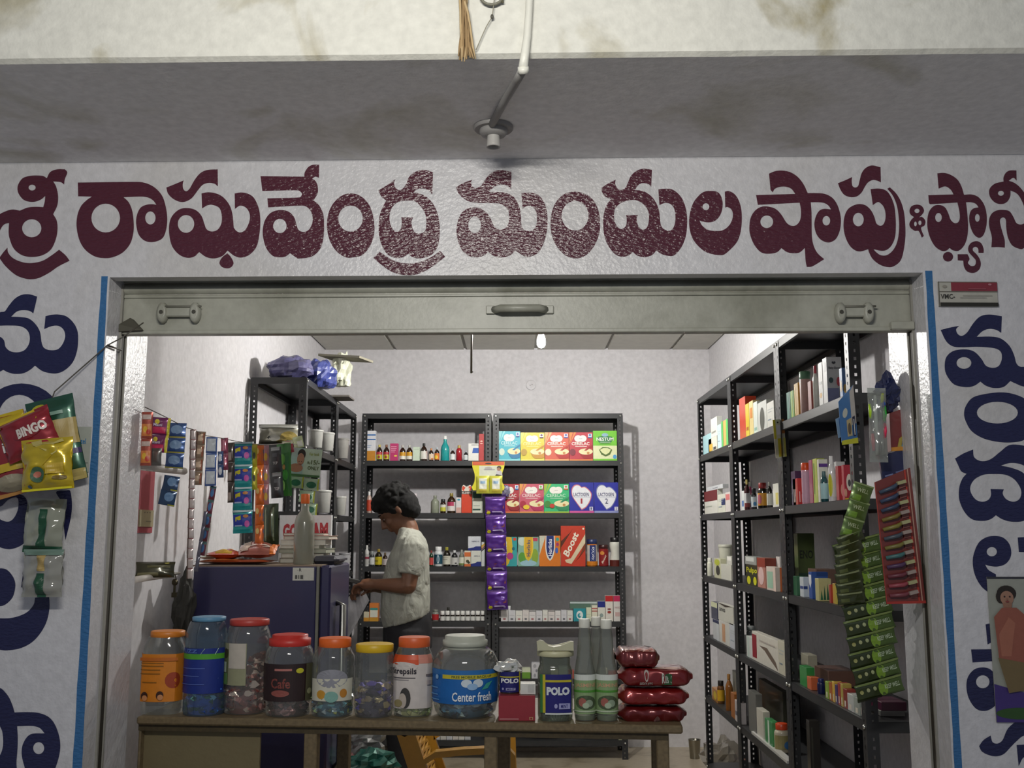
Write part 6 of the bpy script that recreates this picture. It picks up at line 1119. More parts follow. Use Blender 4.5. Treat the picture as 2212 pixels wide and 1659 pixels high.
onf('red striped snack packet tilted up towards the books', 515, 598, Yf + .16, .15, .02, .055, '#a85c50', [('r', 0, .3, 1, .36, '#d8c8bc', 6, 1), ('r', 0, .5, 1, .56, '#d8c8bc', 6, 1), ('r', .85, 0, 1, 1, '#d06c24', 2, 4), ('r', .1, .1, .3, .9, '#c8b0a0', 2, 3)], 73, .1, .25)
# calendar, pipes, newspaper on the left wall
Yk = 3.75
a = P(305, 1020, Yk); 
w_ = .10; X0 = XL + .003
t = thing('wall_calendar', 'pink and red calendar sheet with a beige date pad on the left wall', 'calendar', (X0, 3.55, 0))
z1 = PX(318, 1016, X0).z; z2 = PX(318, 1102, X0).z; z3 = PX(318, 1138, X0).z; z4 = PX(318, 1151, X0).z
ya = PX(300, 1080, X0).y; yb_ = PX(331, 1080, X0).y; t.location.y = ya
mb = MB(); mb.box(0, .002, 0, yb_ - ya, z4, z1, M('#b04854')); mb.build('backing', t)
mb = MB(); mb.box(.002, .008, .0, yb_ - ya - .01, z3, z2, M('#b0a480')); mb.decals(lambda u, v, o: Vector((.008 + o, (1 - u) * (yb_ - ya - .01), z3 + v * (z2 - z3))), [('e', .3 + .2 * i, .85, .04, .04, '#605848') for i in range(3)] + [('r', .2, .3, .6, .35, '#807860')]); mb.build('date_pad', t)
mwh = M('#cfc8c0', .35)
t = thing('plastic_pipe', 'upper white plastic pipe sticking out beside the left jamb', 'pipe', P(300, 1008, 3.14))
mb = MB(); p0 = P(290, 1005, 3.12) - t.location; p1 = P(400, 1018, 3.62) - t.location; mb.tube([p0, p1 * .97 + p0 * .03, p1], [.0135, .0135, .010], mwh, 12); mb.build('pipe', t)
t = thing('plastic_pipe', 'lower white plastic pipe holding dark leaf bundles', 'pipe', P(300, 1252, 3.14))
mb = MB(); p0 = P(286, 1253, 3.12) - t.location; p1 = P(388, 1238, 3.62) - t.location; mb.tube([p0, p1 * .8 + p0 * .2], .010, mwh, 12); mb.tube([p1 * .8 + p0 * .2, p1], [.006, .004], M('#6c665c'), 8); mb.build('pipe', t)
a = P(336, 1226, 3.3)
o = packet_mb(.12, .05, .014, '#3a3820', [('r', .05, .1, .6, .3, '#6c6848', 4, 1), ('r', .3, .6, .9, .75, '#54502c', 4, 1), ('e', .8, .9, .06, .06, '#b0a84c')], 80, nx=14).build('leaf_bundle'); o.matrix_world = Matrix.Translation((a.x, a.y, a.z + .018)) @ Matrix.Rotation(.2, 4, 'Z') @ Matrix.Rotation(-.15, 4, 'X'); tag(o, 'dark olive bundle lying on the lower white pipe', 'bundle')
mb = MB(); a = P(378, 1250, 3.5); mb.tube([(0, 0, .012), (.004, 0, 0), (0, 0, -.012)], .002, M('#3c3830', .3, 'm'), 6); mb.ball((0, 0, -.012), .011, .003, .012, M('#4c4638', .3, 'm'), 10); mb.box(-.004, .004, -.001, .001, -.06, -.02, M('#54503f', .3, 'm')); mb.box(-.009, .009, -.002, .002, -.062, -.046, M('#54503f', .3, 'm'))
o = mb.build('key_bunch'); o.location = a; tag(o, 'small bunch of keys hanging from the lower white pipe', 'keys')
# dark clothes bundle left of the fridge
crumple('dark grey cloth bag hanging in the gap left of the fridge', 'cloth_bag', 'bag', P(398, 1320, 3.95), .035, .04, .12, M('#34332f', .8), 15, .3, flat=False)
# newspapers left of the first jar
q = PZ(298, 1540, TZ)
for i, (z0, h_, c, lb) in enumerate(((0.0, .075, '#b0aca8', 'white carton at the left end of the table'), (.076, .03, '#5c524c', 'folded newspaper bundle on the white carton at the table end'))):
    mb = MB()
    if i == 0: mb.box(-.03, .03, 0, .2, 0, h_, M(c), ch=.003)
    else:
        for k_ in range(5): mb.box(-.032 + .002 * k_, .034 - .003 * (k_ % 3), -.01 * (k_ % 2), .19, .006 * k_, .006 * k_ + .005, M(('#a89c90', '#6c5c54', '#bcb4a8', '#504844', '#a49888')[k_]), T=Matrix.Rotation(.04 * k_, 4, 'Z'))
    o = mb.build('paper_carton' if i == 0 else 'newspaper_bundle'); o.location = (q.x + .008, q.y + .12, TZ + .001 + z0); tag(o, lb, 'box' if i == 0 else 'newspaper')
# ------------------------------------------------------------ left rack goods and top
zt_ = LS[0] + .001
def blob(label, name, cat, px, py, Y, rx, ry, rz, mat, seed, amp=.3): return crumple(label, name, cat, P(px, py, Y), rx, ry, rz, mat, seed, amp, n=30)
M_bag = M('#5c5a84', .35, 'c')
blob('large grey violet plastic sheet heaped on the near left rack', 'plastic_sheet', 'plastic sheet', 628, 797, 5.25, .115, .11, .065, M_bag, 21, .12)
blob('deep blue plastic bag drooping over the left rack edge', 'plastic_bag', 'bag', 690, 812, 5.45, .09, .1, .085, M('#3c4890', .35, 'c'), 23, .16)
blob('white polythene bag slumped at the end of the left rack top', 'polythene_bag', 'bag', 738, 805, 5.75, .05, .06, .10, M('#d4d6c0', .35, 'c'), 25, .25)
a = P(690, 772, 5.7); b = P(792, 789, 5.7)
mb = MB(); mb.box(-.10, .16, -.08, .10, 0, .012, M('#8c8878', .8), T=Matrix.Rotation(.10, 4, 'Y')); o = mb.build('cardboard_flap'); o.location = P(735, 775, 5.75); o.rotation_euler.z = -.3; tag(o, 'grey cardboard sheet sticking out above the white bag', 'cardboard')
mb = MB(); mb.box(-.06, .07, -.1, .1, 0, .01, M('#74706a', .8)); o = mb.build('cardboard_flap'); p = P(738, 848, 5.95); o.location = (p.x - .01, p.y, LS[0] + .002); tag(o, 'small grey cardboard sheet under the white bag', 'cardboard')
mb = packet_mb(.205, .105, .05, '#9a9888', [('e', .8, .35, .2, .28, '#a08c48'), ('e', .62, .2, .14, .18, '#948448'), ('e', .45, .3, .15, .15, '#b8b8b0'), ('p', [(.05, .05), (.3, .4), (.35, .3), (.2, .05)], '#4c4c48'), ('r', 0, .8, 1, 1, '#b8b8b0', 6, 1)], 90, nx=14, ny=12); o = mb.build('nut_bag'); p = P(602, 906, 5.13); o.location = (p.x - .01, p.y + .06, LS[1] + .107); tag(o, 'clear bag of nuts on the near left rack shelf', 'bag')
def ltub(label, px, Y, lev, r, h, col='#a8a8a4', lid='#b4b4b0'):
    q = P(px, 900, Y); bottle('plastic_tub', label, 'tub', 'tub', r, h, M(col, .3, 'c'), lid, None, (), (q.x, Y, LS[lev] + .0006), n=18)
ltub('grey plastic tub beside the nut bag, near left rack', 683, 5.36, 1, .04, .095)
ltub('second grey plastic tub, near left rack upper shelf', 706, 5.56, 1, .045, .10)
ltub('small pale tub on the far left rack upper shelf', 741, 6.12, 1, .04, .12, '#94928e', '#8c8a86')
ltub('grey tub with pale flower, near left rack third shelf', 700, 5.46, 2, .05, .12)
ltub('small tub on the far left rack third shelf', 740, 6.12, 2, .035, .11)
ltub('white jar on the far left rack fourth shelf', 752, 6.3, 3, .035, .12, '#a8a8ac', '#8c8c90')
ltub('grey jar behind the fridge on the fourth shelf', 738, 6.1, 3, .03, .09, '#8c8c90', '#3c3c40')
# ------------------------------------------------------------ rusk packets on the table
def rusk(label, x0, x1, y0, y1, seed, dec=(), col='#8c1c20', sk=0.0):
    Yk = table_pt((x0 + x1) / 2, 1560).y + .07; a = P(x0, y1, Yk); b = P(x1, y0, Yk); w_ = b.x - a.x; zc_ = (a.z + b.z) / 2; hh = (b.z - a.z) / 2 * 1.0
    def S(u, v, s, o=0):
        th = (v - .5) * PI; e = min(u, 1 - u); tp = 1.0 if e > .16 else (.30 + .70 * math.sin(PI / 2 * max(0, e - .03) / .13) ** .6 if e > .03 else .30)
        bw = .07; nzv = 1 + .13 * noise.noise(Vector((u * 7, v * 4 + s, seed))) + .05 * noise.noise(Vector((u * 22, v * 6, seed + 3)))
        x = -w_ / 2 + u * w_; rr_ = math.copysign(abs(math.sin(th)) ** .6, math.sin(th)); cc = abs(math.cos(th)) ** .42
        return Vector((x, -s * bw * cc * (.35 + .65 * tp) * nzv - s * o, rr_ * hh * tp * (.93 + .5 * (nzv - 1)) + sk * (u - .5)))
    mb = MB(); m = M(col, .3, 'f'); nx, ny = 30, 12
    for s in (1, -1):
        vs = [S(i / nx, j / ny, s) for j in range(ny + 1) for i in range(nx + 1)]; fs = [(j * (nx + 1) + i, j * (nx + 1) + i + 1, (j + 1) * (nx + 1) + i + 1, (j + 1) * (nx + 1) + i) for j in range(ny) for i in range(nx)]
        if s < 0: fs = [f[::-1] for f in fs]
        mb.add(vs, fs, m, True)
    if dec: mb.decals(lambda u, v, o: S(u, v, 1, o), dec, off=.0012)
    o = mb.build('rusk_packet'); o.location = ((a.x + b.x) / 2, Yk + .005, zc_ + .005); return tag(o, label, 'packet', 'stack of red packets')
rusk('lowest dark red packet of the stack at the table end', 1333, 1479, 1523, 1560, 1, [('e', .55, .3, .05, .2, '#6c4c48')], '#6a1416')
rusk('second red packet from the bottom with shiny folds', 1331, 1484, 1484, 1523, 2, [('r', .02, .12, .6, .2, '#b87c70', 6, 1)], '#861a1a')
rusk('third red packet with a green badge reading Rusk', 1334, 1492, 1440, 1484, 3, [('p', [(.56, .3), (.56, .55), (.63, .75), (.7, .55), (.7, .3)], '#24502c'), ('t', 'Rusk', .565, .38, .695, .6, '#c8ccc0'), ('e', .36, .6, .03, .16, '#b0a8a0'), ('e', .36, .56, .018, .09, '#7c1c1c'), ('t', 'BISCUITS', .27, .3, .44, .42, '#a8a49c'), ('r', .45, .82, .9, .94, '#c09484', 6, 1)], '#7a1719')
rusk('small topmost red and silver packet of the stack', 1329, 1421, 1400, 1443, 4, [('r', .1, .72, .85, .98, '#a8584c', 6, 2)], '#6c1c1c')
# ------------------------------------------------------------ yellow chair
Yh = 3.85; M_ch = M('#c08c24', .42, 'c')
def cp(px, py, dy=0.0): return P(px, py, Yh + dy)
cx = cp(905, 1620).x
t = thing('plastic_chair', 'yellow plastic armchair standing behind the table', 'chair', (cx + .02, Yh + .25, 0))
L0 = t.location
def bar(mb, a, b, w_, th): mb.tube([Vector(a) - L0, Vector(b) - L0], w_, M_ch, 6)
# back panel: a woven slab leaning back to the left, seen edge-on from the street
top = cp(872, 1572); bot = cp(915, 1700)
def slab(name, p0, p1, y0, y1, th, holes=False):
    mb = MB(); d = (p1 - p0); n_ = Vector((d.z, 0, -d.x)).normalized() * th
    vs = [Vector((p.x, y, p.z)) - L0 + s for p in (p0, p1) for y in (y0, y1) for s in (Vector((0, 0, 0)), n_)]
    mb.add(vs, [(0, 1, 3, 2), (4, 6, 7, 5), (0, 4, 5, 1), (2, 3, 7, 6), (0, 2, 6, 4), (1, 5, 7, 3)], M_ch)
    mb.build(name, t)
zb0, zb1 = .42, top.z
def bx_(z): return top.x + (bot.x - top.x) * (top.z - z) / (top.z - bot.z)
fr = [Vector((bx_(z) , 0, z)) for z in (zb1, .6, .42)]
for y in (Yh, Yh + .46):
    mb = MB(); wv = 26 / F * Yh
    p = [(bx_(z) - L0.x, y - L0.y, z) for z in (zb1, .58, .40)]
    for q_ in range(2):
        vs = [(a + sx * wv, b + sy, c) for a, b, c in p[q_:q_ + 2] for sx in (-.75, .75) for sy in (0, .03)]
        mb.add(vs, [(0, 1, 3, 2), (4, 6, 7, 5), (0, 2, 6, 4), (1, 5, 7, 3), (0, 4, 5, 1), (2, 3, 7, 6)], M_ch)
    mb.build('back_post', t)
for i in range(9):
    z = .46 + i * (zb1 - .48) / 9; y0 = Yh + .03
    for s in (1, -1):
        mb = MB(); ya, yb_ = (y0, y0 + .40) if s > 0 else (y0 + .40, y0)
        mb.tube([Vector((bx_(z), ya, z)) - L0, Vector((bx_(z + .05), yb_, z + .05)) - L0], .009, M_ch, 6); mb.build('back_lattice', t)
mb = MB(); mb.tube([Vector((bx_(zb1 - .01), Yh, zb1 - .01)) - L0, Vector((bx_(zb1 - .01), Yh + .49, zb1 - .01)) - L0], .022, M_ch, 8); mb.build('top_rail', t)
for y in (Yh - .005, Yh + .46):
    mb = MB(); q = [cp(915, 1640), cp(940, 1624), cp(1000, 1618), cp(1060, 1615), cp(1100, 1618), cp(1112, 1632), cp(1114, 1690)]
    n_ = len(q); wv = .018
    vs = [];
    for p in q: vs += [Vector((p.x, y, p.z)) - L0, Vector((p.x, y + .05, p.z)) - L0, Vector((p.x, y + .05, p.z - .022)) - L0, Vector((p.x, y, p.z - .022)) - L0]
    vs[-4:] = [Vector((q[-1].x + .004, y, .44)) - L0, Vector((q[-1].x + .004, y + .05, .44)) - L0, Vector((q[-1].x - .05, y + .05, .44)) - L0, Vector((q[-1].x - .05, y, .44)) - L0]
    vs[-8:-4] = [Vector((q[-2].x + .002, y, q[-2].z)) - L0, Vector((q[-2].x + .002, y + .05, q[-2].z)) - L0, Vector((q[-2].x - .04, y + .05, q[-2].z - .02)) - L0, Vector((q[-2].x - .04, y, q[-2].z - .02)) - L0]
    fs = [(4 * i + k, 4 * i + (k + 1) % 4, 4 * i + 4 + (k + 1) % 4, 4 * i + 4 + k) for i in range(n_ - 1) for k in range(4)] + [(0, 3, 2, 1), (4 * n_ - 4, 4 * n_ - 3, 4 * n_ - 2, 4 * n_ - 1)]
    mb.add(vs, fs, M_ch); mb.build('armrest', t)
xa = bx_(.42); xb = cp(1114, 1650).x
mb = MB(); mb.box(xa - L0.x - .02, xb - L0.x + .01, Yh - L0.y, Yh + .5 - L0.y, .41, .44, M_ch, ch=.01); mb.build('seat', t)
for x in (xa + .01, xb - .03):
    for y in (Yh + .02, Yh + .46):
        mb = MB(); mb.tube([Vector((x, y, .41)) - L0, Vector((x + (.03 if x > -.2 else -.05), y, 0)) - L0], [.022, .016], M_ch, 8); mb.build('leg', t)
# things on the floor
q = PZ(1501, 1638, 0)
t = thing('steel_tumbler', 'steel tumbler on the floor by the right rack', 'tumbler', q); mb = MB(); r = 12.5 / F * q.y; h_ = P(1501, 1597, q.y).z
mb.lathe([(r * .82, 0), (r * .82, .004), (r, h_ - .002), (r * 1.04, h_), (r * .95, h_ - .003), (r * .78, .008)], M('#9a968a', .25, 'm'), n=18); mb.build('tumbler', t)
crumple('crumpled clear grey plastic bag on the floor under the far right rack', 'plastic_bag', 'bag', PZ(1560, 1640, .09), .10, .10, .10, M('#8c867c', .3, 'f'), 31, .35)
crumple('dull pink bag on the floor behind the steel tumbler', 'cloth_bundle', 'bag', PZ(1612, 1659, .045), .05, .04, .05, M('#7c5c50', .5), 32, .3)
crumple('clear bag of small goods on the lowest back right shelf', 'clear_bag', 'bag', (P(1215, 1592, YBF + .15).x, YBF + .15, LB[6] + .028), .36, .09, .03, M('#7c7f78', .2, 'f'), 33, .15)
bbox('medicine_box', 'cream carton at the right end of the lowest back right shelf', 1336, 1351, 1580, 6, '#c9caa8')
crumple('white polythene bag under the table near the man', 'polythene_bag', 'bag', P(792, 1602, 4.9), .085, .06, .06, M('#7f8080', .3, 'f'), 34, .3)
crumple('teal plastic bag on the floor under the table', 'plastic_bag', 'bag', P(805, 1650, 4.7), .10, .08, .06, M('#1c5c50', .4, 'f'), 35, .3)
crumple('dark red cloth bag beside the teal bag under the table', 'cloth_bag', 'bag', P(742, 1655, 4.75), .05, .07, .05, M('#5c1c1c', .6), 36, .3)
mb = MB(); mb.box(-.16, .16, 0, .3, 0, .35, M('#2c2c2c', .5), ch=.01); o = mb.build('dark_crate'); o.location = (P(745, 1640, 4.75).x, 4.75, 0); tag(o, 'dark crate on the floor behind the bags', 'crate')
# dark boxes on lowest back shelf/floor
for i, (a_, b_) in enumerate(((1080, 1200), (1205, 1340))):
    x0 = P(a_, 1640, YBF + .03).x; x1 = P(b_, 1640, YBF + .03).x
# ------------------------------------------------------------ porch: rope, wires, conduit, rose
def facad(px, py, v): q = PF(px, py, v); return FM @ Vector((q[0], v, q[1]))
vb = VB - .012
t = thing('jute_rope', 'frayed brown jute rope hanging down the front of the porch beam', 'rope', facad(1005, 60, vb))
rr = random.Random(2)
for i in range(16):
    x0 = 990 + rr.random() * 18; x1 = 988 + i * 2.4 + rr.random() * 3; mb = MB(); yy = [-60, 0, 25, 60, 100, 120 + rr.random() * 18]
    pts = [facad(x0 + (x1 - x0) * (j / 5) + rr.uniform(-2.0, 2.0), y, vb - rr.random() * .012) - t.location for j, y in enumerate(yy)]
    mb.tube(pts, [.0035, .0035, .003, .003, .0028, .0015], M(('#8c7350', '#a08660', '#6e5a3c', '#b09a74')[i % 4], .9), 5); mb.build('strand', t)
t = thing('wire_coil', 'loop of grey wire at the top of the porch beam', 'wire', facad(1060, 0, vb)); mb = MB()
mb.tube([facad(1062 + 24 * math.cos(a_), -8 + 18 * math.sin(a_), vb) - t.location for a_ in [k * PI / 8 for k in range(9)]], .0035, M('#6c6a5c'), 6)
mb.tube([facad(1080, -20, vb) - t.location, facad(1086, 6, vb) - t.location], .003, M('#55523f'), 6); mb.build('wire', t)
t = thing('thin_wire', 'thin wire with a small knot dangling between rope and conduit', 'wire', facad(1060, 30, vb)); mb = MB()
mb.tube([facad(x, y, vb) - t.location for x, y in ((1070, -20), (1065, 20), (1063, 36), (1050, 58), (1040, 80), (1028, 108))], .0011, M('#8c8878'), 5); mb.ball(facad(1063, 36, vb) - t.location, .004, .004, .006, M('#4c4a40'), 8); mb.build('wire', t)
wp = M('#cfcec4', .45, 'p')
t = thing('cable_conduit', 'white painted cable conduit bent from beam front to its underside', 'conduit', facad(1140, 120, VB)); mb = MB()
pz_ = lambda x, y: (lambda d: EYE + d * ((ZS - .010 - EYE.z) / d.z))(ray(x, y))
p3 = pz_(1134, 164); p4 = pz_(1063, 268)
vv = VB - .010
pts = [facad(1146, -60, vv), facad(1143, 20, vv), facad(1139, 80, vv), facad(1134, 118, vv), facad(1130, 148, vv - .004)]
mb.tube([p - t.location for p in pts], [.0085, .0085, .009, .010, .011], wp, 10)
mb.tube([facad(1130, 144, vv - .004) - t.location, facad(1131, 158, vv + .004) - t.location], [.0125, .0135], wp, 10)
mb.build('upright_run', t)
mb = MB(); mb.tube([facad(1129, 152, vv) - t.location, pz_(1118, 172) - t.location, pz_(1090, 218) - t.location, p4 - t.location], .0098, M('#8f8d8a', .6, 'p'), 10); mb.build('underside_run', t)  # greyer than the upright run: shade below the beam put into its colour
q = (lambda d: EYE + d * ((ZS - .001 - EYE.z) / d.z))(ray(1066, 274))
t = thing('ceiling_rose', 'round grey lamp rose with an empty socket under the beam', 'lamp holder', q)
g = M('#8c8a88', .5, 'p'); mb = MB(); mb.lathe([(.052, 0), (.052, -.006), (.049, -.009)], g, n=28); mb.build('base_plate', t)
mb = MB(); mb.lathe([(.037, -.009), (.037, -.016), (.031, -.024), (.016, -.026)], g, n=24); mb.build('dome', t)
mb = MB(); mb.lathe([(.016, -.024), (.018, -.05), (.0185, -.056), (.014, -.056), (.013, -.04)], M('#a8a6a2', .5), n=20, caps=False); mb.lathe([(.013, -.042), (.004, -.0421)], M('#26241f'), n=16); mb.build('socket', t)
# number plate, notice, poster, crack
def wallboard(label, name, cat, x0, y0, x1, y1, th, col, dec, skew=0.0, v=0.0):
    a = PF(x0, y1, v - th); b = PF(x1, y0, v - th); t = thing(name, label, cat); t.matrix_world = FM @ Matrix.Translation((a[0], v - .0015, a[1])) @ Matrix.Rotation(skew, 4, 'Y')
    w_, h_ = b[0] - a[0], b[1] - a[1]; mb = MB(); mb.box(0, w_, -th, 0, 0, h_, M(col, .4)); mb.decals(lambda u, vv_, o: Vector((u * w_, -th - o, vv_ * h_)), dec); mb.build('board', t); return t
wallboard('small red and white enamel house number plate on the right wall', 'number_plate', 'number plate', 2028, 608, 2152, 662, .004, '#a8a69c',
    [('r', .0, .97, 1, 1, '#6c6a60'), ('r', .22, .62, 1, .97, '#7c2c38'), ('r', 0, .58, 1, .605, '#504c40'), ('r', 0, 0, .015, 1, '#58544a'), ('e', .11, .8, .04, .06, '#88847a'), ('t', 'VMC-', .03, .30, .27, .50, '#34332e'), ('r', .02, 0, 1, .15, '#26241c'), ('e', .87, .88, .03, .04, '#a87078'), ('r', .5, .68, .8, .71, '#9c5c64'), ('r', .4, .42, .9, .44, '#8c8a80'), ('r', .35, .34, .8, .36, '#94928a')], .01)
wallboard('faded pale notice with blue lettering behind the chip packets', 'paper_notice', 'notice', 148, 922, 198, 1020, .001, '#9fa39a',
    [('t', 'airtel', .25, .62, .78, .74, '#2c6c9c'), ('r', .3, .5, .5, .54, '#2c5c7c'), ('r', .35, .2, .95, .21, '#6c706c'), ('r', .45, .06, .85, .12, '#2c2c54'), ('r', .1, .3, .7, .31, '#8c908c')])
t = wallboard('poster of a dark haired child in white at the right picture edge', 'wall_poster', 'poster', 2152, 1246, 2262, 1560, .002, '#92948a',
    [('r', 0, .985, 1, 1, '#2c2c34'), ('r', 0, 0, 1, .2, '#30264c'), ('p', [(0, .26), (.5, .2), (1, .1), (1, .0), (0, .0)], '#3c2c6c'), ('e', .4, .06, .4, .04, '#2c4c20'),
     ('e', .30, .885, .16, .055, '#241c14'), ('e', .20, .86, .08, .045, '#241c14'), ('e', .30, .852, .11, .05, '#94705c'), ('p', [(.22, .82), (.38, .82), (.36, .77), (.24, .77)], '#8a6450'), ('e', .26, .862, .014, .006, '#28181a'), ('e', .345, .862, .014, .006, '#28181a'), ('e', .30, .828, .03, .007, '#7c3c38'), ('e', .30, .845, .012, .008, '#86604e'),
     ('p', [(.06, .72), (.2, .785), (.44, .785), (.66, .7), (.62, .45), (.42, .38), (.1, .42)], '#8a5040'), ('p', [(.12, .6), (.3, .72), (.4, .68), (.3, .45), (.14, .45)], '#99604c'), ('p', [(.08, .44), (.6, .4), (.5, .22), (.22, .2)], '#6c5c3c')])
# ------------------------------------------------------------ hanging chips left
Yn = DF - .05
def hung(label, name, cx, cy, w_px, h_px, rot, col, dec, seed, Y, t_=.03, crimp=.05, parts=None, mat=None, nx=16, ny=18, wr=.3):
    w_ = w_px / F * Y; h_ = h_px / F * Y; mb = packet_mb(w_, h_, t_, col, dec, seed, crimp=crimp, nx=nx, ny=ny, wr=wr, mat=mat)
    o = mb.build(name); o.matrix_world = Matrix.Translation(P(cx, cy, Y)) @ Matrix.Rotation(rot, 4, 'Y') @ Matrix.Translation((0, 0, h_ / 2)); return tag(o, label, 'snack packet' if 'packet' in name else 'packet')
hung('green and cream chip packet hanging behind the yellow ones', 'chip_packet', 122, 952, 105, 190, math.radians(-14), '#1c4c38', [('r', 0, .42, 1, .72, '#a8945c', 8, 4), ('r', 0, .3, 1, .36, '#3c2c5c', 8, 1), ('e', .3, .88, .16, .07, '#b0a828'), ('r', .4, .78, .8, .82, '#7c9c8c', 4, 1), ('r', .4, .18, .8, .22, '#7c9c8c', 4, 1), ('r', 0, 0, 1, .12, '#a8985c', 8, 2)], 101, Yn + .035, .02)
hung('yellow and red chip packet hanging at the left picture edge', 'chip_packet', 10, 985, 120, 180, math.radians(-16), '#8c2428', [('r', 0, .72, 1, 1, '#b8a01c', 8, 3), ('p', [(0, .25), (1, .1), (1, 0), (0, 0)], '#a8783c'), ('r', .3, .28, .95, .38, '#b89c28', 5, 1), ('t', "ie's", .60, .5, .95, .64, '#c8c4c0'), ('e', .6, .14, .3, .1, '#8c8470')], 102, Yn + .012, .028)
hung('red chip packet with slanted white lettering on top of the bunch', 'chip_packet', 62, 938, 118, 92, math.radians(-24), '#8e1e28', [('p', [(0, .45), (0, 1), (.75, 1), (.8, .75), (.4, .6)], '#bfa81c'), ('e', .55, .50, .28, .14, '#7c2028'), ('t', 'BINGO', .36, .42, .92, .66, '#d0c8c0', 0, .05), ('r', 0, .82, .1, .9, '#605828', 1, 1)], 103, Yn - .03, .022, wr=.35, nx=26, ny=24)
hung('yellow chip packet with a red corner and round green seal', 'chip_packet', 103, 1003, 112, 112, math.radians(-5), '#bda41a', [('p', [(.08, .12), (.5, .48), (.8, .78), (.5, .98), (.1, .95)], '#92202a'), ('p', [(.2, .95), (.3, .86), (.46, .80), (.68, .66), (.78, .72), (.72, .86), (.86, .92), (.8, .98), (.7, .9), (.5, .88), (.4, .98)], '#b8aa60'), ('e', .38, .30, .14, .15, '#3f6048'), ('e', .38, .30, .08, .06, '#a8604c'), ('e', .2, .08, .04, .03, '#3c5c7c'), ('r', .55, .3, .9, .5, '#b89c34', 3, 2), ('e', .82, .22, .12, .04, '#6c5818'), ('r', .02, .0, .98, .04, '#c8c01c', 8, 1)], 104, Yn - .085, .026, wr=.6)
cg = CLEAR('#b8bcac', .8, .12, .5)
hung('upper clear wrapper with a green cross band below the chips', 'clear_packet', 97, 1135, 84, 115, math.radians(2), '#8c9080', [('r', .42, 0, .62, .8, '#1c4a34', 2, 6), ('r', .0, .0, 1, .12, '#1c4a34', 6, 2)], 105, Yn + .02, .02, mat=cg, wr=.8)
hung('lower clear wrapper with a tan and green centre band', 'clear_packet', 93, 1238, 86, 100, 0, '#9a9c90', [('r', .42, .55, .62, .95, '#a89058', 2, 4), ('r', .40, .0, .62, .5, '#1c4a34', 2, 4), ('r', 0, .88, 1, 1, '#6c8478', 6, 1)], 106, Yn + .01, .022, mat=CLEAR('#b4b4ac', .8, .1, .55), wr=.9)
mb = MB(); mb.tube([facad(310, 697, .02), facad(262, 730, -.012), facad(232, 746, -.010), facad(118, 846, -.03), facad(105, 880, -.04)], .0018, M('#4a463e'), 6); tag(mb.build('hanging_string'), 'dark string from the shutter corner down to the chip packets', 'cord')
mb = MB(); mb.tube([facad(232, 746, -.006), facad(262, 756, .08)], .003, M('#4a463e'), 6); tag(mb.build('wire_stub'), 'short dark wire stub on the left jamb below the shutter', 'wire')
# ------------------------------------------------------------ the shopkeeper
Yp0 = 5.4
def pp(px, py, dy=0.0): return P(px, py, Yp0 + dy)
SKIN = M('#76503b', .5, 's')
man = thing('person', 'man in an olive grey T-shirt and black trousers standing with head bowed over papers', 'person', (pp(875, 1400).x, Yp0, 0))
def oval(c, ax, ay, az=None, n=16, tilt=0.0):
    """ring in a (tilted) horizontal plane; ax along x, ay along y"""
    return [Vector(c) + Vector((ax * math.cos(2 * PI * k / n) * math.cos(tilt), ay * math.sin(2 * PI * k / n), ax * math.cos(2 * PI * k / n) * math.sin(tilt))) for k in range(n)]
def finish(mb, name, vox, sm=2, tex=None, disp=0.0):
    for i, v in enumerate(mb.v): mb.v[i] = tuple(Vector(v) - man.location)
    o = mb.build(name, man)
    r = o.modifiers.new('r', 'REMESH'); r.mode = 'VOXEL'; r.voxel_size = vox; r.use_smooth_shade = True
    s = o.modifiers.new('s', 'SMOOTH'); s.iterations = sm; s.factor = .5
    if disp:
        tx = bpy.data.textures.new(name, 'CLOUDS'); tx.noise_scale = tex; tx.noise_depth = 2
        d = o.modifiers.new('d', 'DISPLACE'); d.texture = tx; d.strength = disp; d.texture_coords = 'LOCAL'
    return o
k = Yp0 / F
# --- body: torso core, neck, head, arms with hands
mb = MB()
def xr(x0, x1, y, ay, dy=0.0, tilt=0.0, inset=0.0):
    a, b = pp(x0, y), pp(x1, y); return oval(((a.x + b.x) / 2, Yp0 + dy, a.z), (b.x - a.x) / 2 - inset, ay, tilt=tilt)
mb.rings([xr(832, 925, 1380, .13, inset=.01), xr(834, 922, 1330, .125, inset=.01), xr(836, 922, 1270, .125, inset=.01), xr(842, 922, 1215, .14, inset=.01), xr(854, 920, 1180, .15, inset=.01), xr(866, 906, 1155, .09), xr(866, 902, 1142, .055)], SKIN)
# neck leaning forward
nk = [(884, 1156, .056), (882, 1140, .052), (874, 1124, .050), (868, 1112, .052)]
mb.tube([pp(x, y) for x, y, r in nk], [r for x, y, r in nk], SKIN, 14)
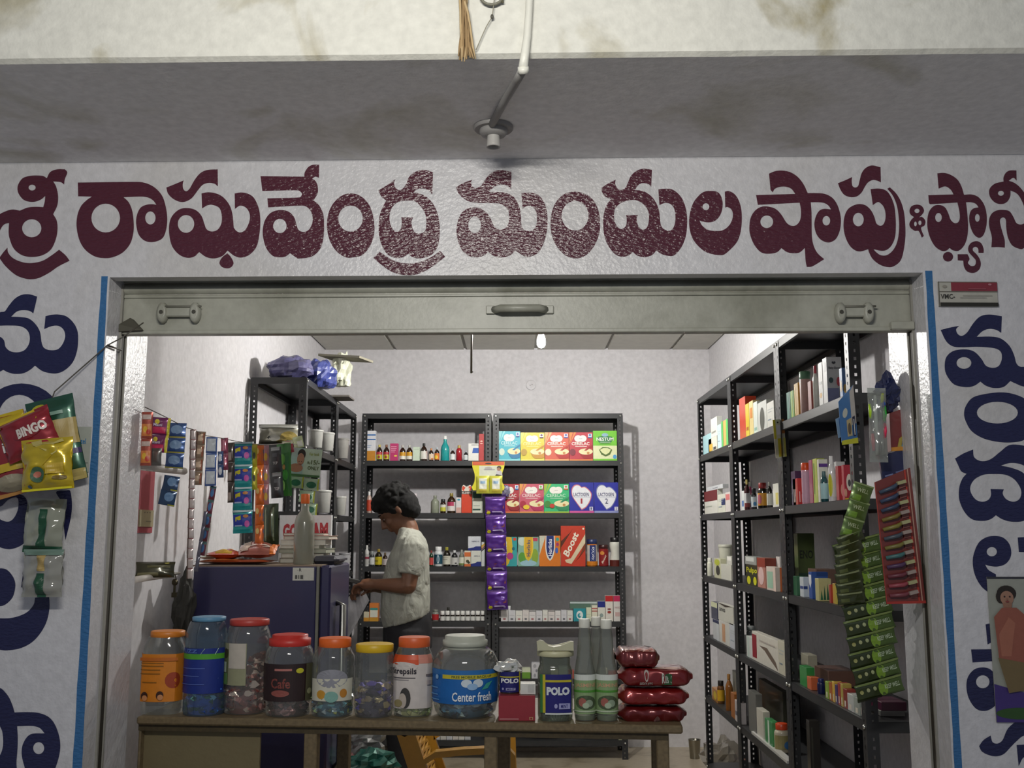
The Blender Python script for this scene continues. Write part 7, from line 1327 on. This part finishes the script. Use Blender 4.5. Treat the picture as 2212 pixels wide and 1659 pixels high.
# head in its own frame: +f forward (face), +u crown, +s side
hc = pp(857, 1101); ang = math.radians(38)
f_ = Vector((-math.cos(ang), 0, -math.sin(ang))); u_ = Vector((-math.sin(ang), 0, math.cos(ang))); s_ = Vector((0, -1, 0))
def H(f, u, s): return hc + f_ * f + u_ * u + s_ * s
HM = Matrix(((f_.x, s_.x, u_.x, hc.x), (f_.y, s_.y, u_.y, hc.y), (f_.z, s_.z, u_.z, hc.z), (0, 0, 0, 1)))
mb.ball((0.0, 0, .018), .094, .074, .092, SKIN, 20, T=HM)
mb.ball((.030, 0, -.045), .062, .058, .070, SKIN, 18, T=HM)      # jaw
mb.ball((.058, 0, -.098), .024, .026, .020, SKIN, 12, T=HM)      # chin
mb.ball((.078, 0, .020), .022, .052, .016, SKIN, 12, T=HM)       # brow
mb.tube([H(.084, .010, 0), H(.100, -.012, 0), H(.112, -.032, 0), H(.090, -.042, 0)], [.010, .011, .015, .011], SKIN, 8)  # nose
for s in (1, -1):
    mb.ball((.060, s * .036, -.030), .026, .020, .022, SKIN, 10, T=HM)   # cheeks
    mb.ball((-.012, s * .074, -.012), .015, .008, .028, SKIN, 10, T=HM)   # ears
mb.ball((.088, 0, -.060), .013, .022, .007, SKIN, 10, T=HM); mb.ball((.084, 0, -.072), .013, .020, .008, SKIN, 10, T=HM)  # lips
# arms
def arm(sh, el, wr, hd, rs):
    mid = (sh + el) / 2 + Vector((0.004, 0, 0)); m2 = el.lerp(wr, .35)
    mb.tube([sh, mid, el], [rs[0], rs[1], rs[2]], SKIN, 12); mb.ball(el, rs[2] * 1.03, rs[2] * 1.03, rs[2] * 1.03, SKIN, 12)
    mb.tube([el, m2, wr], [rs[2], rs[3], rs[4]], SKIN, 12)
    d = (hd - wr).normalized(); side = d.cross(Vector((0, 1, 0))).normalized(); palm = wr + d * .045
    mb.tube([wr, wr + d * .02, palm, palm + d * .035], [rs[4], .028, .031, .026], SKIN, 10)
    return d, palm
a1 = (pp(892, 1186, -.17), pp(882, 1266, -.20), pp(812, 1262, -.10), pp(778, 1262, -.06))
a2 = (pp(884, 1186, .16), pp(868, 1272, .18), pp(808, 1268, .08), pp(776, 1272, .03))
def hand(d, palm, curl, yo):
    up = Vector((0, 0, 1)); up = (up - d * up.dot(d)).normalized(); lat = d.cross(up).normalized()
    for i in range(4):
        o = palm + d * .038 + lat * ((i - 1.5) * .0165); L_ = (.034, .040, .037, .028)[i]
        p1 = o + d * L_ * .9 - up * .010; p2 = p1 + d * L_ * .45 - up * (.018 + curl); p3 = p2 - up * .020 - d * .006
        mb.tube([o - d * .02, o, p1, p2, p3], [.0095, .0095, .0088, .0080, .0068], SKIN, 8)
    b_ = palm - d * .012 + lat * .024 * yo
    mb.tube([b_, b_ + lat * .018 * yo + d * .022 - up * .01, b_ + lat * .016 * yo + d * .045 - up * .024, b_ + d * .060 - up * .034 + lat * .006 * yo], [.013, .0115, .010, .008], SKIN, 8)
for (A_, yo) in ((a1, 1), (a2, -1)):
    d, palm = arm(A_[0], A_[1], A_[2], A_[3], (.048, .046, .040, .039, .026)); hand(d, palm, .006, yo)
# feet & legs hidden in trousers
for s in (-1, 1):
    mb.tube([pp(878, 1380, s * .07), Vector((pp(872, 1500).x, Yp0 + s * .09, .50)), Vector((pp(880, 1500).x, Yp0 + s * .10, .08))], [.08, .055, .04], SKIN, 12)
    q = Vector((pp(880, 1500).x, Yp0 + s * .10, .035)); mb.tube([q + Vector((.03, 0, 0)), q + Vector((-.05, 0, .0)), q + Vector((-.14, 0, -.008)), q + Vector((-.18, 0, -.014))], [.034, .036, .028, .018], SKIN, 10)
finish(mb, 'body', .0048, 2)
# --- eyes, brows
mb = MB()
for s in (1, -1): mb.ball((.079, s * .031, -.004), .0085, .0085, .0045, M('#8c7c72', .4), 10, T=HM)
for i, v in enumerate(mb.v): mb.v[i] = tuple(Vector(v) - man.location)
mb.build('eyes', man)
mb = MB()
for s in (1, -1):
    mb.tube([H(.092, .022, s * .016), H(.093, .028, s * .032), H(.080, .024, s * .050)], [.004, .005, .003], M('#15110e', .7), 6)
    mb.ball((.087, s * .031, -.006), .0045, .0045, .0045, M('#15100c', .2), 8, T=HM)
for i, v in enumerate(mb.v): mb.v[i] = tuple(Vector(v) - man.location)
mb.build('eyebrows', man)
# --- hair
HAIR = M('#080707', .9)
mb = MB(); rr = random.Random(5)
def hb(px, py, s, rx, rz): mb.ball(pp(px, py, -s), rx * k, rx * k * .9, rz * k, HAIR, 14)
mb.ball((-.012, 0, .048), .104, .088, .088, HAIR, 22, T=HM); mb.ball((-.050, 0, .000), .075, .082, .090, HAIR, 20, T=HM); mb.ball((.035, 0, .082), .066, .078, .048, HAIR, 18, T=HM)
mb.ball((-.062, 0, -.045), .050, .066, .052, HAIR, 16, T=HM)
for i in range(110):
    a = rr.random() * 2 * PI; z = rr.uniform(-.2, 1)
    d = Vector((math.sqrt(max(0, 1 - z * z)) * math.cos(a), math.sqrt(max(0, 1 - z * z)) * math.sin(a), z))
    p = Vector((-.014 + d.x * .102, d.y * .088, .046 + d.z * .092))
    if p.x > .06 and p.z < .05: continue
    mb.ball(p, .013 + rr.random() * .008, .013, .013, HAIR, 7, T=HM)
for i in range(8): mb.ball((.072 + rr.random() * .018, (i - 3.5) * .017, .062 + rr.random() * .015), .016, .012, .022, HAIR, 7, T=HM)
for s in (1, -1): mb.ball((.012, s * .070, .012), .022, .012, .034, HAIR, 10, T=HM)
finish(mb, 'hair', .0055, 1, .02, .008)
# --- shirt
SHIRT = M('#9fa096', .85)
def cloth_bump(m, sc=9.0, st=.6):
    nt = m.node_tree; b = nt.nodes['Principled BSDF']; n_ = nt.nodes.new('ShaderNodeTexNoise'); n_.inputs['Scale'].default_value = sc; n_.inputs['Detail'].default_value = 3; n_.inputs['Distortion'].default_value = 1.5
    tc = nt.nodes.new('ShaderNodeTexCoord'); mp = nt.nodes.new('ShaderNodeMapping'); mp.inputs['Rotation'].default_value = (0, .5, 0); mp.inputs['Scale'].default_value = (1.6, .8, .9)
    nt.links.new(tc.outputs['Object'], mp.inputs[0]); nt.links.new(mp.outputs[0], n_.inputs[0]); bp = nt.nodes.new('ShaderNodeBump'); bp.inputs['Strength'].default_value = st; bp.inputs['Distance'].default_value = .03
    nt.links.new(n_.outputs[0], bp.inputs['Height']); nt.links.new(bp.outputs[0], b.inputs['Normal'])
cloth_bump(SHIRT)
mb = MB()
mb.rings([xr(826, 931, 1342, .155, tilt=.28), xr(822, 930, 1322, .16, tilt=.22), xr(822, 929, 1296, .158, tilt=.12), xr(824, 928, 1262, .15), xr(832, 928, 1228, .155), xr(841, 927, 1200, .175), xr(851, 924, 1180, .19), xr(858, 918, 1163, .165), xr(862, 910, 1150, .11), xr(862, 903, 1141, .07, tilt=-.15)], SHIRT)
for A_ in (a1, a2):
    sh, el = A_[0], A_[1]; e2 = sh.lerp(el, .70)
    mb.tube([sh + Vector((-.004, .04 if A_ is a1 else -.04, .022)), sh, sh.lerp(el, .35), e2 + Vector((-.006, 0, 0))], [.060, .064, .061, .060], SHIRT, 16)
mb2 = mb; finish(mb2, 'shirt', .0075, 3, .07, .013)
# --- trousers
TR = M('#1b1b20', .8)
mb = MB(); mb.rings([xr(828, 930, 1330, .135, tilt=.2), xr(826, 933, 1360, .15), xr(828, 934, 1400, .155)], TR)
for s in (-1, 1):
    mb.tube([pp(880, 1365, s * .06), pp(877, 1440, s * .085), Vector((pp(868, 1500).x, Yp0 + s * .095, .48)), Vector((pp(878, 1500).x, Yp0 + s * .10, .07))], [.098, .09, .07, .062], TR, 16)
finish(mb, 'trousers', .009, 3, .09, .012)
for s in (-1, 1):
    mb = MB(); q = Vector((pp(880, 1500).x - .06, Yp0 + s * .10, .006)); vs = [(q.x + .13 * math.cos(a_), q.y + .045 * math.sin(a_), z) for z in (0.0, .012) for a_ in [2 * PI * j / 16 for j in range(16)]]
    vs = [Vector(v) - man.location for v in vs]; mb.add(vs, [tuple(range(16))[::-1], tuple(range(16, 32))] + [(j, (j + 1) % 16, 16 + (j + 1) % 16, 16 + j) for j in range(16)], M('#2c241c', .7)); mb.build('sandal', man)
# things in his hands
p = pp(772, 1262, -.03)
mb = MB(); mb.box(-.035, .02, -.02, .02, -.008, .014, M('#2c2a28', .5), ch=.003); o = mb.build('medicine_pack'); o.location = p + Vector((-.012, 0, .012)); o.rotation_euler = (0, .2, .3); tag(o, 'small dark pack held in the man hands', 'packet')
a_, b_, c_, d_ = pp(778, 1262, .05), pp(798, 1292, -.03), pp(750, 1378, .0), pp(744, 1300, .08)
mb = MB(); nn = 8; vs = []
for j in range(nn + 1):
    for i in range(nn + 1):
        u, v = i / nn, j / nn; q = a_ * (1 - u) * v + b_ * u * v + c_ * u * (1 - v) + d_ * (1 - u) * (1 - v); q = q + Vector((0, .018 * noise.noise(Vector((u * 3, v * 3, 1))), .012 * math.sin(u * 5))); vs.append(q)
fs = [(j * (nn + 1) + i, j * (nn + 1) + i + 1, (j + 1) * (nn + 1) + i + 1, (j + 1) * (nn + 1) + i) for j in range(nn) for i in range(nn)]
mb.add(vs, fs, M('#c9c8cc', .6)); mb.add([v + Vector((0, .002, 0)) for v in vs], [f[::-1] for f in fs], M('#c9c8cc', .6))
tag(mb.build('paper_sheets'), 'crumpled white paper bag held open below the man hands', 'paper bag')
